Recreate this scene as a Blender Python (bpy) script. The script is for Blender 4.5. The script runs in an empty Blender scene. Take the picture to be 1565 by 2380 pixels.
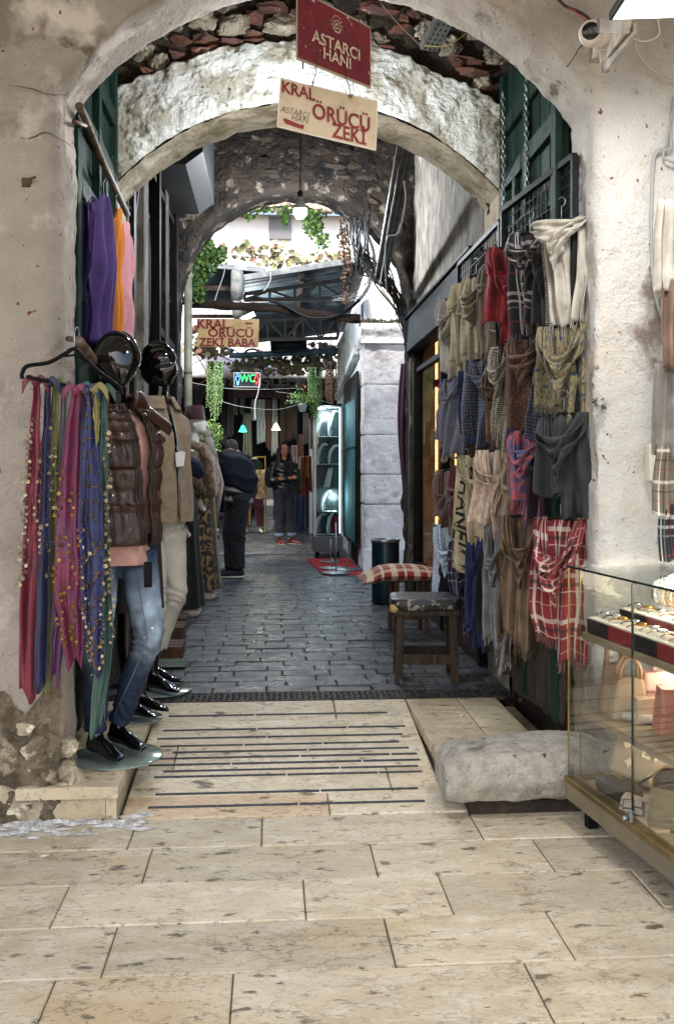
import bpy, bmesh, math, random
from mathutils import Vector, Matrix, noise, Euler
R = math.radians
rnd = random.Random(7)
S = bpy.context.scene
COL = S.collection
# ---------------------------------------------------------------- camera
YAW = R(4.0); CH = 1.40; FP = 2200.0; HY = 1091.0; CX = 782.5
FWD = Vector((math.sin(YAW), math.cos(YAW), 0)); RGT = Vector((math.cos(YAW), -math.sin(YAW), 0)); UP = Vector((0, 0, 1))
cd = bpy.data.cameras.new('camera'); cam = bpy.data.objects.new('camera', cd); COL.objects.link(cam)
cam.location = (0, 0, CH); cam.rotation_euler = (R(90), 0, -YAW)
cd.sensor_fit = 'VERTICAL'; cd.sensor_height = 36; cd.lens = FP / 2380 * 36
cd.shift_y = -(1190 - HY) / 2380; cd.clip_start = .05; cd.clip_end = 500
S.camera = cam
# ---------------------------------------------------------------- world, sun, exposure
w = bpy.data.worlds.new('World'); S.world = w; w.use_nodes = True
nt = w.node_tree; bg = nt.nodes['Background']
sk = nt.nodes.new('ShaderNodeTexSky'); sk.sky_type = 'NISHITA'; sk.sun_disc = False
sk.sun_elevation = R(48); sk.sun_rotation = R(205); sk.air_density = 1.0; sk.dust_density = 3.0; sk.ozone_density = .6
nt.links.new(sk.outputs[0], bg.inputs[0]); bg.inputs[1].default_value = .15
sl = bpy.data.lights.new('sun', 'SUN'); sl.energy = 3.0; sl.angle = R(12); sl.color = (1, .95, .89)
so = bpy.data.objects.new('sun', sl); COL.objects.link(so)
# light travels from behind-right of the camera, down into the gateway
so.rotation_euler = Vector((.30, 1.0, -1.25)).to_track_quat('-Z', 'Y').to_euler()
S.view_settings.view_transform = 'Standard'; S.view_settings.look = 'None'
S.view_settings.gamma = 1; S.view_settings.use_curve_mapping = False; S.view_settings.exposure = 1.46
S.render.engine = 'CYCLES'

def ray(x, y): return RGT * ((x - CX) / FP) + FWD + UP * ((HY - y) / FP)
O = Vector((0, 0, CH))
def PZ(x, y, Z): return O + ray(x, y) * Z
def PY(x, y, Y): d = ray(x, y); return O + d * (Y / d.y)
def PG(x, y, z=.14): d = ray(x, y); return O + d * ((z - CH) / d.z)
def PX(x, y, X): d = ray(x, y); return O + d * (X / d.x)

# ---------------------------------------------------------------- materials
def srgb(h):
    if isinstance(h, str):
        c = [int(h[i:i + 2], 16) / 255 for i in (0, 2, 4)]
        return tuple((v / 12.92 if v < .04045 else ((v + .055) / 1.055) ** 2.4) for v in c)
    return tuple(h[:3])
MC = {}
LOWSPEC = ('black_metal', 'dark_blue_metal', 'peeling_blue_sheet', 'green_painted_wood')
def mat(name, col, rough=.7, col2=None, scale=4, lo=.42, hi=.6, spots=(), bump=.25, bscale=60, bump2=0, b2scale=8, metal=0, coat=0,
        sheen=0, emit=None, es=1, trans=0, alpha=1, tint=0, uv=False, stretch=None, rvar=0, spec=.5, ior=1.45, bdist=.01):
    if name in MC: return MC[name]
    m = bpy.data.materials.new(name); m.use_nodes = True; n = m.node_tree.nodes; l = m.node_tree.links
    b = n['Principled BSDF']; c1 = srgb(col) + (1,)
    b.inputs['Roughness'].default_value = rough; b.inputs['Metallic'].default_value = metal
    b.inputs['Coat Weight'].default_value = coat; b.inputs['Sheen Weight'].default_value = sheen
    b.inputs['Transmission Weight'].default_value = trans; b.inputs['Alpha'].default_value = alpha
    b.inputs['Specular IOR Level'].default_value = .15 if name in LOWSPEC else spec; b.inputs['IOR'].default_value = ior
    tc = n.new('ShaderNodeTexCoord'); src = tc.outputs['UV' if uv else 'Object']
    if stretch:
        mp = n.new('ShaderNodeMapping'); mp.inputs['Scale'].default_value = stretch; l.new(src, mp.inputs[0]); src = mp.outputs[0]
    def nz(sc, det=6, ro=.6):
        t = n.new('ShaderNodeTexNoise'); t.inputs['Scale'].default_value = sc; t.inputs['Detail'].default_value = det
        t.inputs['Roughness'].default_value = ro; l.new(src, t.inputs['Vector']); return t.outputs[0]
    def mixc(f, a, bb):
        x = n.new('ShaderNodeMix'); x.data_type = 'RGBA'
        l.new(f, x.inputs[0])
        if isinstance(a, tuple): x.inputs[6].default_value = a
        else: l.new(a, x.inputs[6])
        if isinstance(bb, tuple): x.inputs[7].default_value = bb
        else: l.new(bb, x.inputs[7])
        return x.outputs[2]
    def mr(f, a, c, e=0, g=1):
        x = n.new('ShaderNodeMapRange'); x.inputs[1].default_value = a; x.inputs[2].default_value = c
        x.inputs[3].default_value = e; x.inputs[4].default_value = g; l.new(f, x.inputs[0]); return x.outputs[0]
    cur = c1
    if col2 is not None: cur = mixc(mr(nz(scale), lo, hi), c1, srgb(col2) + (1,))
    for sp in spots:
        if sp[0] == 'side':   # a second limewash coat covering one side of the wall, ragged edge
            sx_ = n.new('ShaderNodeSeparateXYZ'); l.new(src, sx_.inputs[0]); ad_ = n.new('ShaderNodeMath'); ad_.operation = 'MULTIPLY_ADD'; ad_.inputs[1].default_value = .5; l.new(nz(3, 8), ad_.inputs[0]); l.new(sx_.outputs[0], ad_.inputs[2])
            az_ = n.new('ShaderNodeMath'); az_.operation = 'MULTIPLY_ADD'; az_.inputs[1].default_value = .9; l.new(nz(2.3, 8), az_.inputs[0]); l.new(sx_.outputs[2], az_.inputs[2])
            mm_ = n.new('ShaderNodeMath'); mm_.operation = 'MULTIPLY'; l.new(mr(ad_.outputs[0], 1.2, 1.4), mm_.inputs[0]); l.new(mr(az_.outputs[0], 3.75, 3.2), mm_.inputs[1]); cur = mixc(mm_.outputs[0], cur, srgb(sp[1]) + (1,)); continue
        if sp[0] == 'v':   # thin wandering veins or cracks: ('v', colour, scale, width)
            a_ = n.new('ShaderNodeMath'); a_.operation = 'ABSOLUTE'; s2_ = n.new('ShaderNodeMath'); s2_.operation = 'SUBTRACT'; s2_.inputs[1].default_value = .5; l.new(nz(sp[2], 8, .62), s2_.inputs[0]); l.new(s2_.outputs[0], a_.inputs[0])
            mk_ = n.new('ShaderNodeMath'); mk_.operation = 'MULTIPLY'; l.new(mr(a_.outputs[0], 0, sp[3], 1, 0), mk_.inputs[0]); l.new(mr(nz(sp[2] * .6, 3), .45, .6), mk_.inputs[1]); cur = mixc(mk_.outputs[0], cur, srgb(sp[1]) + (1,)); continue
        sc_, a, c = sp[1:4]; cur = mixc(mr(nz(sc_, sp[4] if len(sp) > 4 else 4), a, c), cur, srgb(sp[0]) + (1,))
    if tint:
        at = n.new('ShaderNodeAttribute'); at.attribute_name = 'tint'
        mm = n.new('ShaderNodeMix'); mm.data_type = 'RGBA'; mm.blend_type = 'MULTIPLY'; mm.inputs[0].default_value = tint
        if isinstance(cur, tuple): mm.inputs[6].default_value = cur
        else: l.new(cur, mm.inputs[6])
        l.new(at.outputs[0], mm.inputs[7]); cur = mm.outputs[2]
    if isinstance(cur, tuple): b.inputs['Base Color'].default_value = cur
    else: l.new(cur, b.inputs['Base Color'])
    if rvar: l.new(mr(nz(scale * 1.7), .35, .65, max(.02, rough - rvar), min(1, rough + rvar)), b.inputs['Roughness'])
    if bump:
        bp = n.new('ShaderNodeBump'); bp.inputs['Strength'].default_value = bump; bp.inputs['Distance'].default_value = bdist
        l.new(nz(bscale, 5), bp.inputs['Height']); last = bp
        if bump2:
            b2 = n.new('ShaderNodeBump'); b2.inputs['Strength'].default_value = bump2; b2.inputs['Distance'].default_value = bdist * 3
            l.new(nz(b2scale, 8, .65), b2.inputs['Height']); l.new(b2.outputs[0], bp.inputs['Normal'])
        l.new(bp.outputs[0], b.inputs['Normal'])
    if emit is not None:
        b.inputs['Emission Color'].default_value = srgb(emit) + (1,); b.inputs['Emission Strength'].default_value = es
    MC[name] = m; return m

def glass(name='clear_glass', col=(.93, .97, .95), rough=.0, a=.10, refl=1.0):
    if name in MC: return MC[name]
    m = bpy.data.materials.new(name); m.use_nodes = True; n = m.node_tree.nodes; l = m.node_tree.links
    n.remove(n['Principled BSDF']); o = n['Material Output']
    t = n.new('ShaderNodeBsdfTransparent'); t.inputs[0].default_value = col + (1,)
    g = n.new('ShaderNodeBsdfGlossy'); g.inputs['Roughness'].default_value = rough
    f = n.new('ShaderNodeFresnel'); f.inputs[0].default_value = 1.5
    mth = n.new('ShaderNodeMath'); mth.operation = 'MULTIPLY_ADD'; mth.inputs[1].default_value = refl; mth.inputs[2].default_value = a
    l.new(f.outputs[0], mth.inputs[0])
    x = n.new('ShaderNodeMixShader'); l.new(mth.outputs[0], x.inputs[0]); l.new(t.outputs[0], x.inputs[1]); l.new(g.outputs[0], x.inputs[2])
    l.new(x.outputs[0], o.inputs[0]); MC[name] = m; return m

def plaid(name, base, bands, period=.22, rough=.85, alt=None, dots=None):
    """woven check cloth in UV metres; bands: (offset, width, colour) repeated along both directions"""
    if name in MC: return MC[name]
    m = bpy.data.materials.new(name); m.use_nodes = True; n = m.node_tree.nodes; l = m.node_tree.links; b = n['Principled BSDF']
    b.inputs['Roughness'].default_value = rough; b.inputs['Sheen Weight'].default_value = .06
    tc = n.new('ShaderNodeTexCoord'); sx = n.new('ShaderNodeSeparateXYZ'); l.new(tc.outputs['UV'], sx.inputs[0])
    def mth(op, a, bb=None):
        x = n.new('ShaderNodeMath'); x.operation = op
        for i, v in enumerate((a, bb)):
            if v is None: continue
            if hasattr(v, 'links'): l.new(v, x.inputs[i])
            else: x.inputs[i].default_value = v
        return x.outputs[0]
    cur = None
    rgb = n.new('ShaderNodeRGB'); rgb.outputs[0].default_value = srgb(base) + (1,); cur = rgb.outputs[0]
    for ax in (0, 1):
        fr = mth('FRACT', mth('DIVIDE', sx.outputs[ax], period))
        for (o_, w_, c_) in bands:
            d = mth('LESS_THAN', mth('ABSOLUTE', mth('SUBTRACT', fr, o_)), w_ / 2)
            x = n.new('ShaderNodeMix'); x.data_type = 'RGBA'
            l.new(mth('MULTIPLY', d, .92 if ax == 0 else .62), x.inputs[0]); l.new(cur, x.inputs[6]); x.inputs[7].default_value = srgb(c_) + (1,); cur = x.outputs[2]
    l.new(cur, b.inputs['Base Color'])
    t = n.new('ShaderNodeTexNoise'); t.inputs['Scale'].default_value = 300; l.new(tc.outputs['UV'], t.inputs[0])
    bp = n.new('ShaderNodeBump'); bp.inputs['Strength'].default_value = .25; bp.inputs['Distance'].default_value = .003
    l.new(t.outputs[0], bp.inputs['Height']); l.new(bp.outputs[0], b.inputs['Normal'])
    MC[name] = m; return m

def weave(name, base, fig, scale=30, th=.5, rough=.8, kind='VORONOI', st=(1, 1, 1), metal=0, bump=.2):
    """cloth with a repeating woven figure (UV metres)"""
    if name in MC: return MC[name]
    m = bpy.data.materials.new(name); m.use_nodes = True; n = m.node_tree.nodes; l = m.node_tree.links; b = n['Principled BSDF']
    b.inputs['Roughness'].default_value = rough; b.inputs['Sheen Weight'].default_value = .06; b.inputs['Metallic'].default_value = metal
    tc = n.new('ShaderNodeTexCoord'); mp = n.new('ShaderNodeMapping'); mp.inputs['Scale'].default_value = st; l.new(tc.outputs['UV'], mp.inputs[0])
    x = n.new('ShaderNodeMix'); x.data_type = 'RGBA'; x.inputs[6].default_value = srgb(base) + (1,); x.inputs[7].default_value = srgb(fig) + (1,)
    mr = n.new('ShaderNodeMapRange'); mr.inputs[1].default_value = th - .03; mr.inputs[2].default_value = th + .03
    if kind == 'VORONOI':
        t = n.new('ShaderNodeTexVoronoi'); t.feature = 'F1'; t.distance = 'CHEBYCHEV'; t.inputs['Scale'].default_value = scale; t.inputs['Randomness'].default_value = .25; src = t.outputs['Distance']
    elif kind == 'BRICK':
        t = n.new('ShaderNodeTexBrick'); t.inputs['Scale'].default_value = scale; t.inputs['Mortar Size'].default_value = .06
        t.inputs['Color1'].default_value = (1, 1, 1, 1); t.inputs['Color2'].default_value = (.8, .8, .8, 1); t.inputs['Mortar'].default_value = (0, 0, 0, 1); src = t.outputs['Color']
    elif kind == 'WAVE':
        t = n.new('ShaderNodeTexWave'); t.inputs['Scale'].default_value = scale; t.inputs['Distortion'].default_value = 1.5; src = t.outputs['Fac']
    else:
        t = n.new('ShaderNodeTexNoise'); t.inputs['Scale'].default_value = scale; t.inputs['Detail'].default_value = 1.5; src = t.outputs[0]
    l.new(mp.outputs[0], t.inputs['Vector']); l.new(src, mr.inputs[0]); l.new(mr.outputs[0], x.inputs[0]); l.new(x.outputs[2], b.inputs['Base Color'])
    t2 = n.new('ShaderNodeTexNoise'); t2.inputs['Scale'].default_value = 250; l.new(tc.outputs['UV'], t2.inputs[0])
    bp = n.new('ShaderNodeBump'); bp.inputs['Strength'].default_value = bump; bp.inputs['Distance'].default_value = .003
    l.new(t2.outputs[0], bp.inputs['Height']); l.new(bp.outputs[0], b.inputs['Normal'])
    MC[name] = m; return m

def cloth(name, col, rough=.85, col2=None, sheen=.06, **k):
    return mat(name, col, rough, col2=col2, scale=9, sheen=sheen, bump=.2, bscale=220, bdist=.003, **k)

# ---------------------------------------------------------------- mesh builder
def fr(p, H=1.0, oc=4): return noise.fractal(p, H, 2.1, oc)
class MB:
    def __init__(s): s.V = []; s.F = []; s.U = []; s.T = []; s.MI = []
    def add(s, vs, fs, uvs=None, tint=None, mi=0):
        o = len(s.V); s.V += [tuple(v) for v in vs]
        for k, f in enumerate(fs):
            s.F.append(tuple(i + o for i in f)); s.U.append([uvs[i] for i in f] if uvs else None); s.T.append(tint); s.MI.append(mi)
        return s
    def box(s, c, d, rot=None, tint=None, mi=0, jit=0):
        vs = []
        for x in (-.5, .5):
            for y in (-.5, .5):
                for z in (-.5, .5):
                    v = Vector((x * d[0], y * d[1], z * d[2]))
                    if jit: v += Vector([rnd.uniform(-jit, jit) for _ in range(3)])
                    if rot is not None: v = rot @ v
                    vs.append(v + Vector(c))
        return s.add(vs, [(0, 1, 3, 2), (4, 6, 7, 5), (0, 4, 5, 1), (2, 3, 7, 6), (0, 2, 6, 4), (1, 5, 7, 3)], None, tint, mi)
    def bx(s, x0, x1, y0, y1, z0, z1, **k): return s.box(((x0 + x1) / 2, (y0 + y1) / 2, (z0 + z1) / 2), (abs(x1 - x0), abs(y1 - y0), abs(z1 - z0)), **k)
    def bar(s, a, b, w_, h_, up=(0, 0, 1), **k):
        a = Vector(a); b = Vector(b); d = b - a; L = d.length; d.normalize(); u = Vector(up)
        if abs(d.dot(u)) > .98: u = Vector((0, 1, 0))
        r_ = d.cross(u).normalized(); u = r_.cross(d).normalized()
        return s.box((a + b) / 2, (w_, L, h_), rot=Matrix((r_, d, u)).transposed(), **k)
    def grid(s, f, nu, nv, cu=False, cv=False, uvf=None, tint=None, mi=0):
        vs = []; uv = []
        for j in range(nv + (0 if cv else 1)):
            for i in range(nu + (0 if cu else 1)):
                vs.append(f(i / nu, j / nv)); uv.append(uvf(i / nu, j / nv) if uvf else (i / nu, j / nv))
        W = nu + (0 if cu else 1); H = nv + (0 if cv else 1); fs = []
        for j in range(nv):
            for i in range(nu):
                a = j * W + i; b = j * W + (i + 1) % W; c = ((j + 1) % H) * W + (i + 1) % W; d = ((j + 1) % H) * W + i
                fs.append((a, b, c, d))
        return s.add(vs, fs, uv, tint, mi)
    def tube(s, pts, r, seg=8, caps=True, tint=None, mi=0, close=False):
        pts = [Vector(p) for p in pts]; n_ = len(pts); rr = r if isinstance(r, (list, tuple)) else [r] * n_
        vs = []; pu = None
        for i, p in enumerate(pts):
            d = (pts[min(i + 1, n_ - 1)] - pts[max(i - 1, 0)])
            if d.length < 1e-9: d = Vector((0, 0, 1))
            d.normalize()
            if pu is None: pu = Vector((0, 0, 1)) if abs(d.z) < .9 else Vector((1, 0, 0))
            x = d.cross(pu).normalized(); y = x.cross(d).normalized(); pu = y
            q = rr[i]; qa, qb = (q if isinstance(q, (list, tuple)) else (q, q))
            for k in range(seg):
                a = 2 * math.pi * k / seg; vs.append(p + x * math.cos(a) * qa + y * math.sin(a) * qb)
        fs = [(i * seg + k, i * seg + (k + 1) % seg, (i + 1) * seg + (k + 1) % seg, (i + 1) * seg + k) for i in range(n_ - 1) for k in range(seg)]
        if caps: fs += [tuple(range(seg))[::-1], tuple((n_ - 1) * seg + k for k in range(seg))]
        uv = [(k % seg / seg, k // seg / max(1, n_)) for k in range(len(vs))]
        return s.add(vs, fs, uv, tint, mi)
    def lathe(s, prof, c=(0, 0, 0), seg=24, sx=1, sy=1, **k):
        c = Vector(c); n_ = len(prof)
        vs = [c + Vector((r_ * math.cos(2 * math.pi * i / seg) * sx, r_ * math.sin(2 * math.pi * i / seg) * sy, z)) for (r_, z) in prof for i in range(seg)]
        fs = [(j * seg + i, j * seg + (i + 1) % seg, (j + 1) * seg + (i + 1) % seg, (j + 1) * seg + i) for j in range(n_ - 1) for i in range(seg)]
        if prof[0][0] > 1e-6: fs.append(tuple(range(seg))[::-1])
        if prof[-1][0] > 1e-6: fs.append(tuple((n_ - 1) * seg + i for i in range(seg)))
        return s.add(vs, fs, None, k.get('tint'), k.get('mi', 0))
    def ell(s, c, r, seg=16, rot=None, nz=0, nsc=3, boxy=0, tint=None, mi=0, seed=0, facet=0):
        """ellipsoid, optionally boxy and noisy (stones, beads, lumps)"""
        c = Vector(c); vs = []; h = max(4, seg // 2); fr_ = random.Random(seed * 7 + 1); pls = [(Vector((fr_.gauss(0, 1), fr_.gauss(0, 1), fr_.gauss(0, 1))).normalized(), fr_.uniform(.55, .92)) for _ in range(facet)]
        for j in range(h + 1):
            th = math.pi * j / h
            for i in range(seg):
                a = 2 * math.pi * i / seg; v = Vector((math.sin(th) * math.cos(a), math.sin(th) * math.sin(a), math.cos(th)))
                if boxy: v = v * (1 - boxy + boxy / max(abs(v.x), abs(v.y), abs(v.z)))
                for pn, ph in pls:
                    dd = v.dot(pn)
                    if dd > ph: v = v - pn * (dd - ph)
                if nz: v = v * (1 + nz * fr(v * nsc + Vector((seed * 7.3, seed, 0)), 1, 3))
                v = Vector((v.x * r[0], v.y * r[1], v.z * r[2]))
                if rot is not None: v = rot @ v
                vs.append(v + c)
        fs = [(j * seg + i, (j + 1) * seg + i, (j + 1) * seg + (i + 1) % seg, j * seg + (i + 1) % seg) for j in range(h) for i in range(seg)]
        return s.add(vs, fs, None, tint, mi)
    def prism(s, pts, d, **k):
        """planar polygon pts extruded by vector d"""
        n_ = len(pts); vs = [Vector(p) for p in pts] + [Vector(p) + Vector(d) for p in pts]
        return s.add(vs, [tuple(range(n_))[::-1], tuple(range(n_, 2 * n_))] + [(i, (i + 1) % n_, n_ + (i + 1) % n_, n_ + i) for i in range(n_)], None, k.get('tint'), k.get('mi', 0))
    def text(s, body, fn, size=1.0, align='CENTER', bold=0, res=3, mi=0, ext=0):
        """fn(x, y) -> point; writes text in a flat or curved surface"""
        cu = bpy.data.curves.new('t', 'FONT'); cu.body = body; cu.size = size; cu.align_x = align; cu.align_y = 'CENTER'
        cu.offset = bold; cu.resolution_u = res; o = bpy.data.objects.new('t', cu); COL.objects.link(o)
        dg = bpy.context.evaluated_depsgraph_get(); me = o.evaluated_get(dg).to_mesh()
        s.add([fn(v.co.x, v.co.y) for v in me.vertices], [tuple(p.vertices) for p in me.polygons], None, None, mi)
        o.evaluated_get(dg).to_mesh_clear(); bpy.data.objects.remove(o); bpy.data.curves.remove(cu); return s
    def mesh(s, name, mats, smooth=True, org=None):
        me = bpy.data.meshes.new(name)
        vs = s.V if org is None else [(v[0] - org[0], v[1] - org[1], v[2] - org[2]) for v in s.V]
        me.from_pydata(vs, [], s.F)
        for m_ in (mats if isinstance(mats, (list, tuple)) else [mats]): me.materials.append(m_)
        me.polygons.foreach_set('use_smooth', [bool(smooth)] * len(s.F)); me.polygons.foreach_set('material_index', s.MI)
        if any(u is not None for u in s.U):
            uvl = me.uv_layers.new(name='UVMap'); k = 0; flat = []
            for f, u in zip(s.F, s.U):
                for q in range(len(f)): flat += list(u[q]) if u else [0, 0]
            uvl.data.foreach_set('uv', flat)
        if any(t is not None for t in s.T):
            ca = me.color_attributes.new('tint', 'FLOAT_COLOR', 'CORNER'); flat = []
            for f, t in zip(s.F, s.T):
                t = t if t is not None else (1, 1, 1)
                for _ in f: flat += [t[0], t[1], t[2], 1]
            ca.data.foreach_set('color', flat)
        me.update(); return me
    def build(s, name, mats, parent=None, smooth=True, world=False, bevel=0, solid=0, auto=0):
        org = tuple(parent.location) if (parent is not None and world) else None
        me = s.mesh(name, mats, smooth, org); o = bpy.data.objects.new(name, me); COL.objects.link(o)
        if parent is not None: o.parent = parent
        if solid: md = o.modifiers.new('solid', 'SOLIDIFY'); md.thickness = solid; md.offset = 0
        if bevel: md = o.modifiers.new('bevel', 'BEVEL'); md.width = bevel; md.segments = 2; md.limit_method = 'ANGLE'; md.angle_limit = R(40)
        return o
def tag(o, label=None, cat=None, group=None, kind=None):
    if label: o['label'] = label
    if cat: o['category'] = cat
    if group: o['group'] = group
    if kind: o['kind'] = kind
    return o
def thing(name, label, cat, loc=(0, 0, 0), rz=0, group=None):
    o = bpy.data.objects.new(name, None); COL.objects.link(o); o.location = loc; o.rotation_euler = (0, 0, rz); o.empty_display_size = .1
    return tag(o, label, cat, group)
def dup(o, loc=None, rz=None, parent=None, label=None, dropmats=None):
    c = o.copy(); COL.objects.link(c)
    if loc is not None: c.location = loc
    if rz is not None: c.rotation_euler = (0, 0, rz)
    if parent is not None: c.parent = parent
    if label: c['label'] = label
    for ch in list(o.children): dup(ch, parent=c)
    return c
def catm(pts, n_=8):
    pts = [Vector(p) for p in pts]; P = [pts[0] * 2 - pts[1]] + pts + [pts[-1] * 2 - pts[-2]]; out = []
    for i in range(1, len(P) - 2):
        a, b, c, d = P[i - 1:i + 3]
        for k in range(n_):
            t = k / n_; out.append(.5 * ((2 * b) + (c - a) * t + (2 * a - 5 * b + 4 * c - d) * t * t + (3 * b - a - 3 * c + d) * t ** 3))
    out.append(pts[-1]); return out
def remesh(mb, voxel=.012, smooth=6, fac=.5):
    """weld overlapping closed shapes into one continuous surface; returns MB"""
    me = mb.mesh('tmp', [], True); o = bpy.data.objects.new('tmp', me); COL.objects.link(o)
    md = o.modifiers.new('r', 'REMESH'); md.mode = 'VOXEL'; md.voxel_size = voxel
    if smooth: ms = o.modifiers.new('s', 'SMOOTH'); ms.iterations = smooth; ms.factor = fac
    dg = bpy.context.evaluated_depsgraph_get(); dg.update(); ev = o.evaluated_get(dg); m2 = ev.to_mesh()
    out = MB(); out.add([v.co.copy() for v in m2.vertices], [tuple(p.vertices) for p in m2.polygons])
    ev.to_mesh_clear(); bpy.data.objects.remove(o); bpy.data.meshes.remove(me); return out
def displace(mb, fn):
    """fn(p, n) -> new point, using vertex normals"""
    me = bpy.data.meshes.new('d'); me.from_pydata(mb.V, [], mb.F); me.update()
    ns = [v.normal.copy() for v in me.vertices]; mb.V = [tuple(fn(Vector(p), n_)) for p, n_ in zip(mb.V, ns)]; bpy.data.meshes.remove(me); return mb
# ================================================================ materials of the setting
M_plaster = mat('pink_white_plaster', 'a69d93', .85, '91877c', 2.2, .42, .62, spots=[('side', 'c4c2be'), ('7d7268', 1.3, .57, .62, 12), ('6f6458', 3.1, .64, .67, 12), ('c6bdb2', 3, .56, .66), ('7d7368', 5, .62, .70, 8), ('6b3a28', 22, .68, .70, 3), ('5d5148', 14, .70, .74, 3)], bump=.8, bscale=95, bump2=1, b2scale=11, bdist=.010)
M_plaster_r = mat('white_roughcast_plaster', 'd6d6d4', .85, 'bab7b2', 1.6, .44, .66, spots=[('877b6c', 1.9, .60, .70), ('9c8c7c', 5, .60, .68, 8), ('6b3a28', 22, .70, .72, 3)], bump=1, bscale=90, bump2=.9, b2scale=16, bdist=.012)
M_flake = mat('flaking_limewash', 'dadcd8', .9, 'b0ab9c', 3.2, .47, .56, spots=[('7d755e', 9, .60, .66), ('eef0ea', 2.5, .52, .58), ('4c4436', 26, .68, .72)], bump=1, bscale=45, bump2=1.0, b2scale=9, bdist=.02)
M_brickold = mat('old_red_brick', '70463a', .9, '5c4840', 9, .4, .6, spots=[('a89a88', 12, .60, .68)], tint=.8, bump=1, bscale=60, bdist=.01)
M_stone = mat('rough_limestone', 'a79f8d', .9, '6b6355', 6, .4, .6, spots=[('d6d0c0', 9, .58, .66), ('3c362d', 18, .64, .7)], tint=.7, bump=1, bscale=40, bump2=.8, b2scale=9, bdist=.015)
M_mortar = mat('dark_mortar', '4b4137', .95, '2f2923', 5, .4, .6, spots=[('7c6c5a', 8, .6, .7)], bump=1, bscale=30, bump2=1, b2scale=8, bdist=.03)
M_dark = mat('soot_stained_stone', '2e251d', .9, '15100c', 3, .42, .58, spots=[('6c6358', 5, .58, .66), ('948a7c', 9, .66, .72)], bump=1, bscale=30, bump2=1, b2scale=6, bdist=.03)
M_greyplast = mat('grey_streaked_plaster', '8b857b', .9, '5f5a53', 5, .42, .62, spots=[('35312c', 12, .64, .72), ('a8a49a', 3, .6, .7)], stretch=(1.4, 1.4, .8), bump=.6, bscale=30, bump2=.5, b2scale=5)
M_slab = mat('travertine_slab', 'cdc3ab', .42, 'b8ad95', 1.6, .35, .65, spots=[('d4cebf', 7, .45, .7), ('bca67a', 1.3, .54, .78), ('v', '6a6050', 2.2, .010), ('v', '8a7f6c', 6, .016), ('ada390', 45, .55, .66, 5), ('5f5546', 9, .60, .66, 14), ('938874', 18, .60, .70, 8), ('5a5145', 4.3, .64, .70, 12), ('4c443a', 24, .65, .70, 6)], tint=1, stretch=(1, 2.1, 1), bump=.6, bscale=120, bump2=.35, b2scale=14, rvar=.16, bdist=.005)
M_joint = mat('dark_joint', '5d5547', .95, '352f27', 12, bump=.6, bscale=80)
M_block = mat('wet_dark_paver', '505257', .38, '3a3c41', 3.5, .4, .62, spots=[('5d6068', 2.2, .58, .70), ('6d6a66', 30, .62, .7)], tint=.9, bump=.5, bscale=90, rvar=.2, bump2=.3, b2scale=14, bdist=.006)
M_white = mat('white_limewash', 'dfe3e4', .8, 'c4c6c6', 3, .42, .62, spots=[('8d8f90', 4, .63, .70)], bump=.6, bscale=30, bump2=.5, b2scale=6)
M_pillar = mat('lilac_grey_ashlar', 'e2e1e2', .85, 'cac8ca', 4, .42, .62, spots=[('6e6a6a', 16, .66, .73), ('b2aeae', 6, .6, .7)], bump=.9, bscale=24, bump2=.6, b2scale=7, bdist=.015)
M_greenwood = mat('green_painted_wood', '1f3831', .6, '13241f', 5, .4, .6, spots=[('55705f', 20, .64, .72), ('16201c', 9, .62, .68)], stretch=(4, 4, .5), bump=.7, bscale=40)
M_oldwood = mat('weathered_dark_wood', '3b342b', .85, '221d18', 4, .4, .6, spots=[('7a7460', 10, .62, .72)], stretch=(5, 5, .6), bump=.8, bscale=40)
M_brownwood = mat('brown_wood', '5a3c28', .6, '3c2718', 5, .4, .6, stretch=(3, 3, 1), bump=.5, bscale=40)
M_black = mat('black_metal', '0a0b0c', .6, '121416', 6, bump=.15, bscale=60)
M_darkmetal = mat('dark_blue_metal', '14191c', .55, '0d1113', 6, bump=.2, bscale=60)
M_steel = mat('galvanised_steel', '9aa0a2', .35, '6f7577', 12, metal=.9, bump=.15)
M_rust = mat('rusty_steel', '5b4536', .6, '2f2620', 16, metal=.4, bump=.5, bscale=90)
M_cable = mat('black_cable', '121315', .5, bump=0)
M_wcable = mat('white_cable', 'b9bcbb', .5, bump=0)
M_gcable = mat('grey_cable', '8a8d8c', .5, bump=0)
M_corr = mat('weathered_sheet_metal', '48545a', .6, '333c41', 4, .4, .6, spots=[('6b7579', 3, .6, .7), ('4a3a30', 9, .68, .74)], spec=.2, bump=.3)

# ================================================================ ground
def slab(mb, x0, x1, y0, y1, z, tint, zf=None, gap=.0022, th=.03):
    x0 += gap; x1 -= gap; y0 += gap; y1 -= gap; b = .004
    zz = lambda x, y: (zf(x, y) if zf else z)
    ring = lambda i, dz: [(x0 + i, y0 + i, zz(x0, y0) + dz), (x1 - i, y0 + i, zz(x1, y0) + dz), (x1 - i, y1 - i, zz(x1, y1) + dz), (x0 + i, y1 - i, zz(x0, y1) + dz)]
    vs = ring(b, 0) + ring(0, -b) + ring(0, -th)
    fs = [(0, 1, 2, 3)] + [(a + k, a + (k + 1) % 4, a - 4 + (k + 1) % 4, a - 4 + k) for a in (4, 8) for k in range(4)]
    mb.add(vs, fs, None, tint)
def beige():
    v = rnd.uniform(.86, 1.08); p = rnd.random()
    return (v, v * (.985 if p < .8 else .95), v * (.97 if p < .8 else .88))
st = MB(); ROW = .295; Y0 = 3.83
joints = {0: [308, 608, 1105], 1: [342, 868, 1262], 2: [140, 707, 1035, 1500], 3: [255, 905, 1300], 4: [100, 537, 1250], 5: [330, 800, 1400]}
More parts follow.
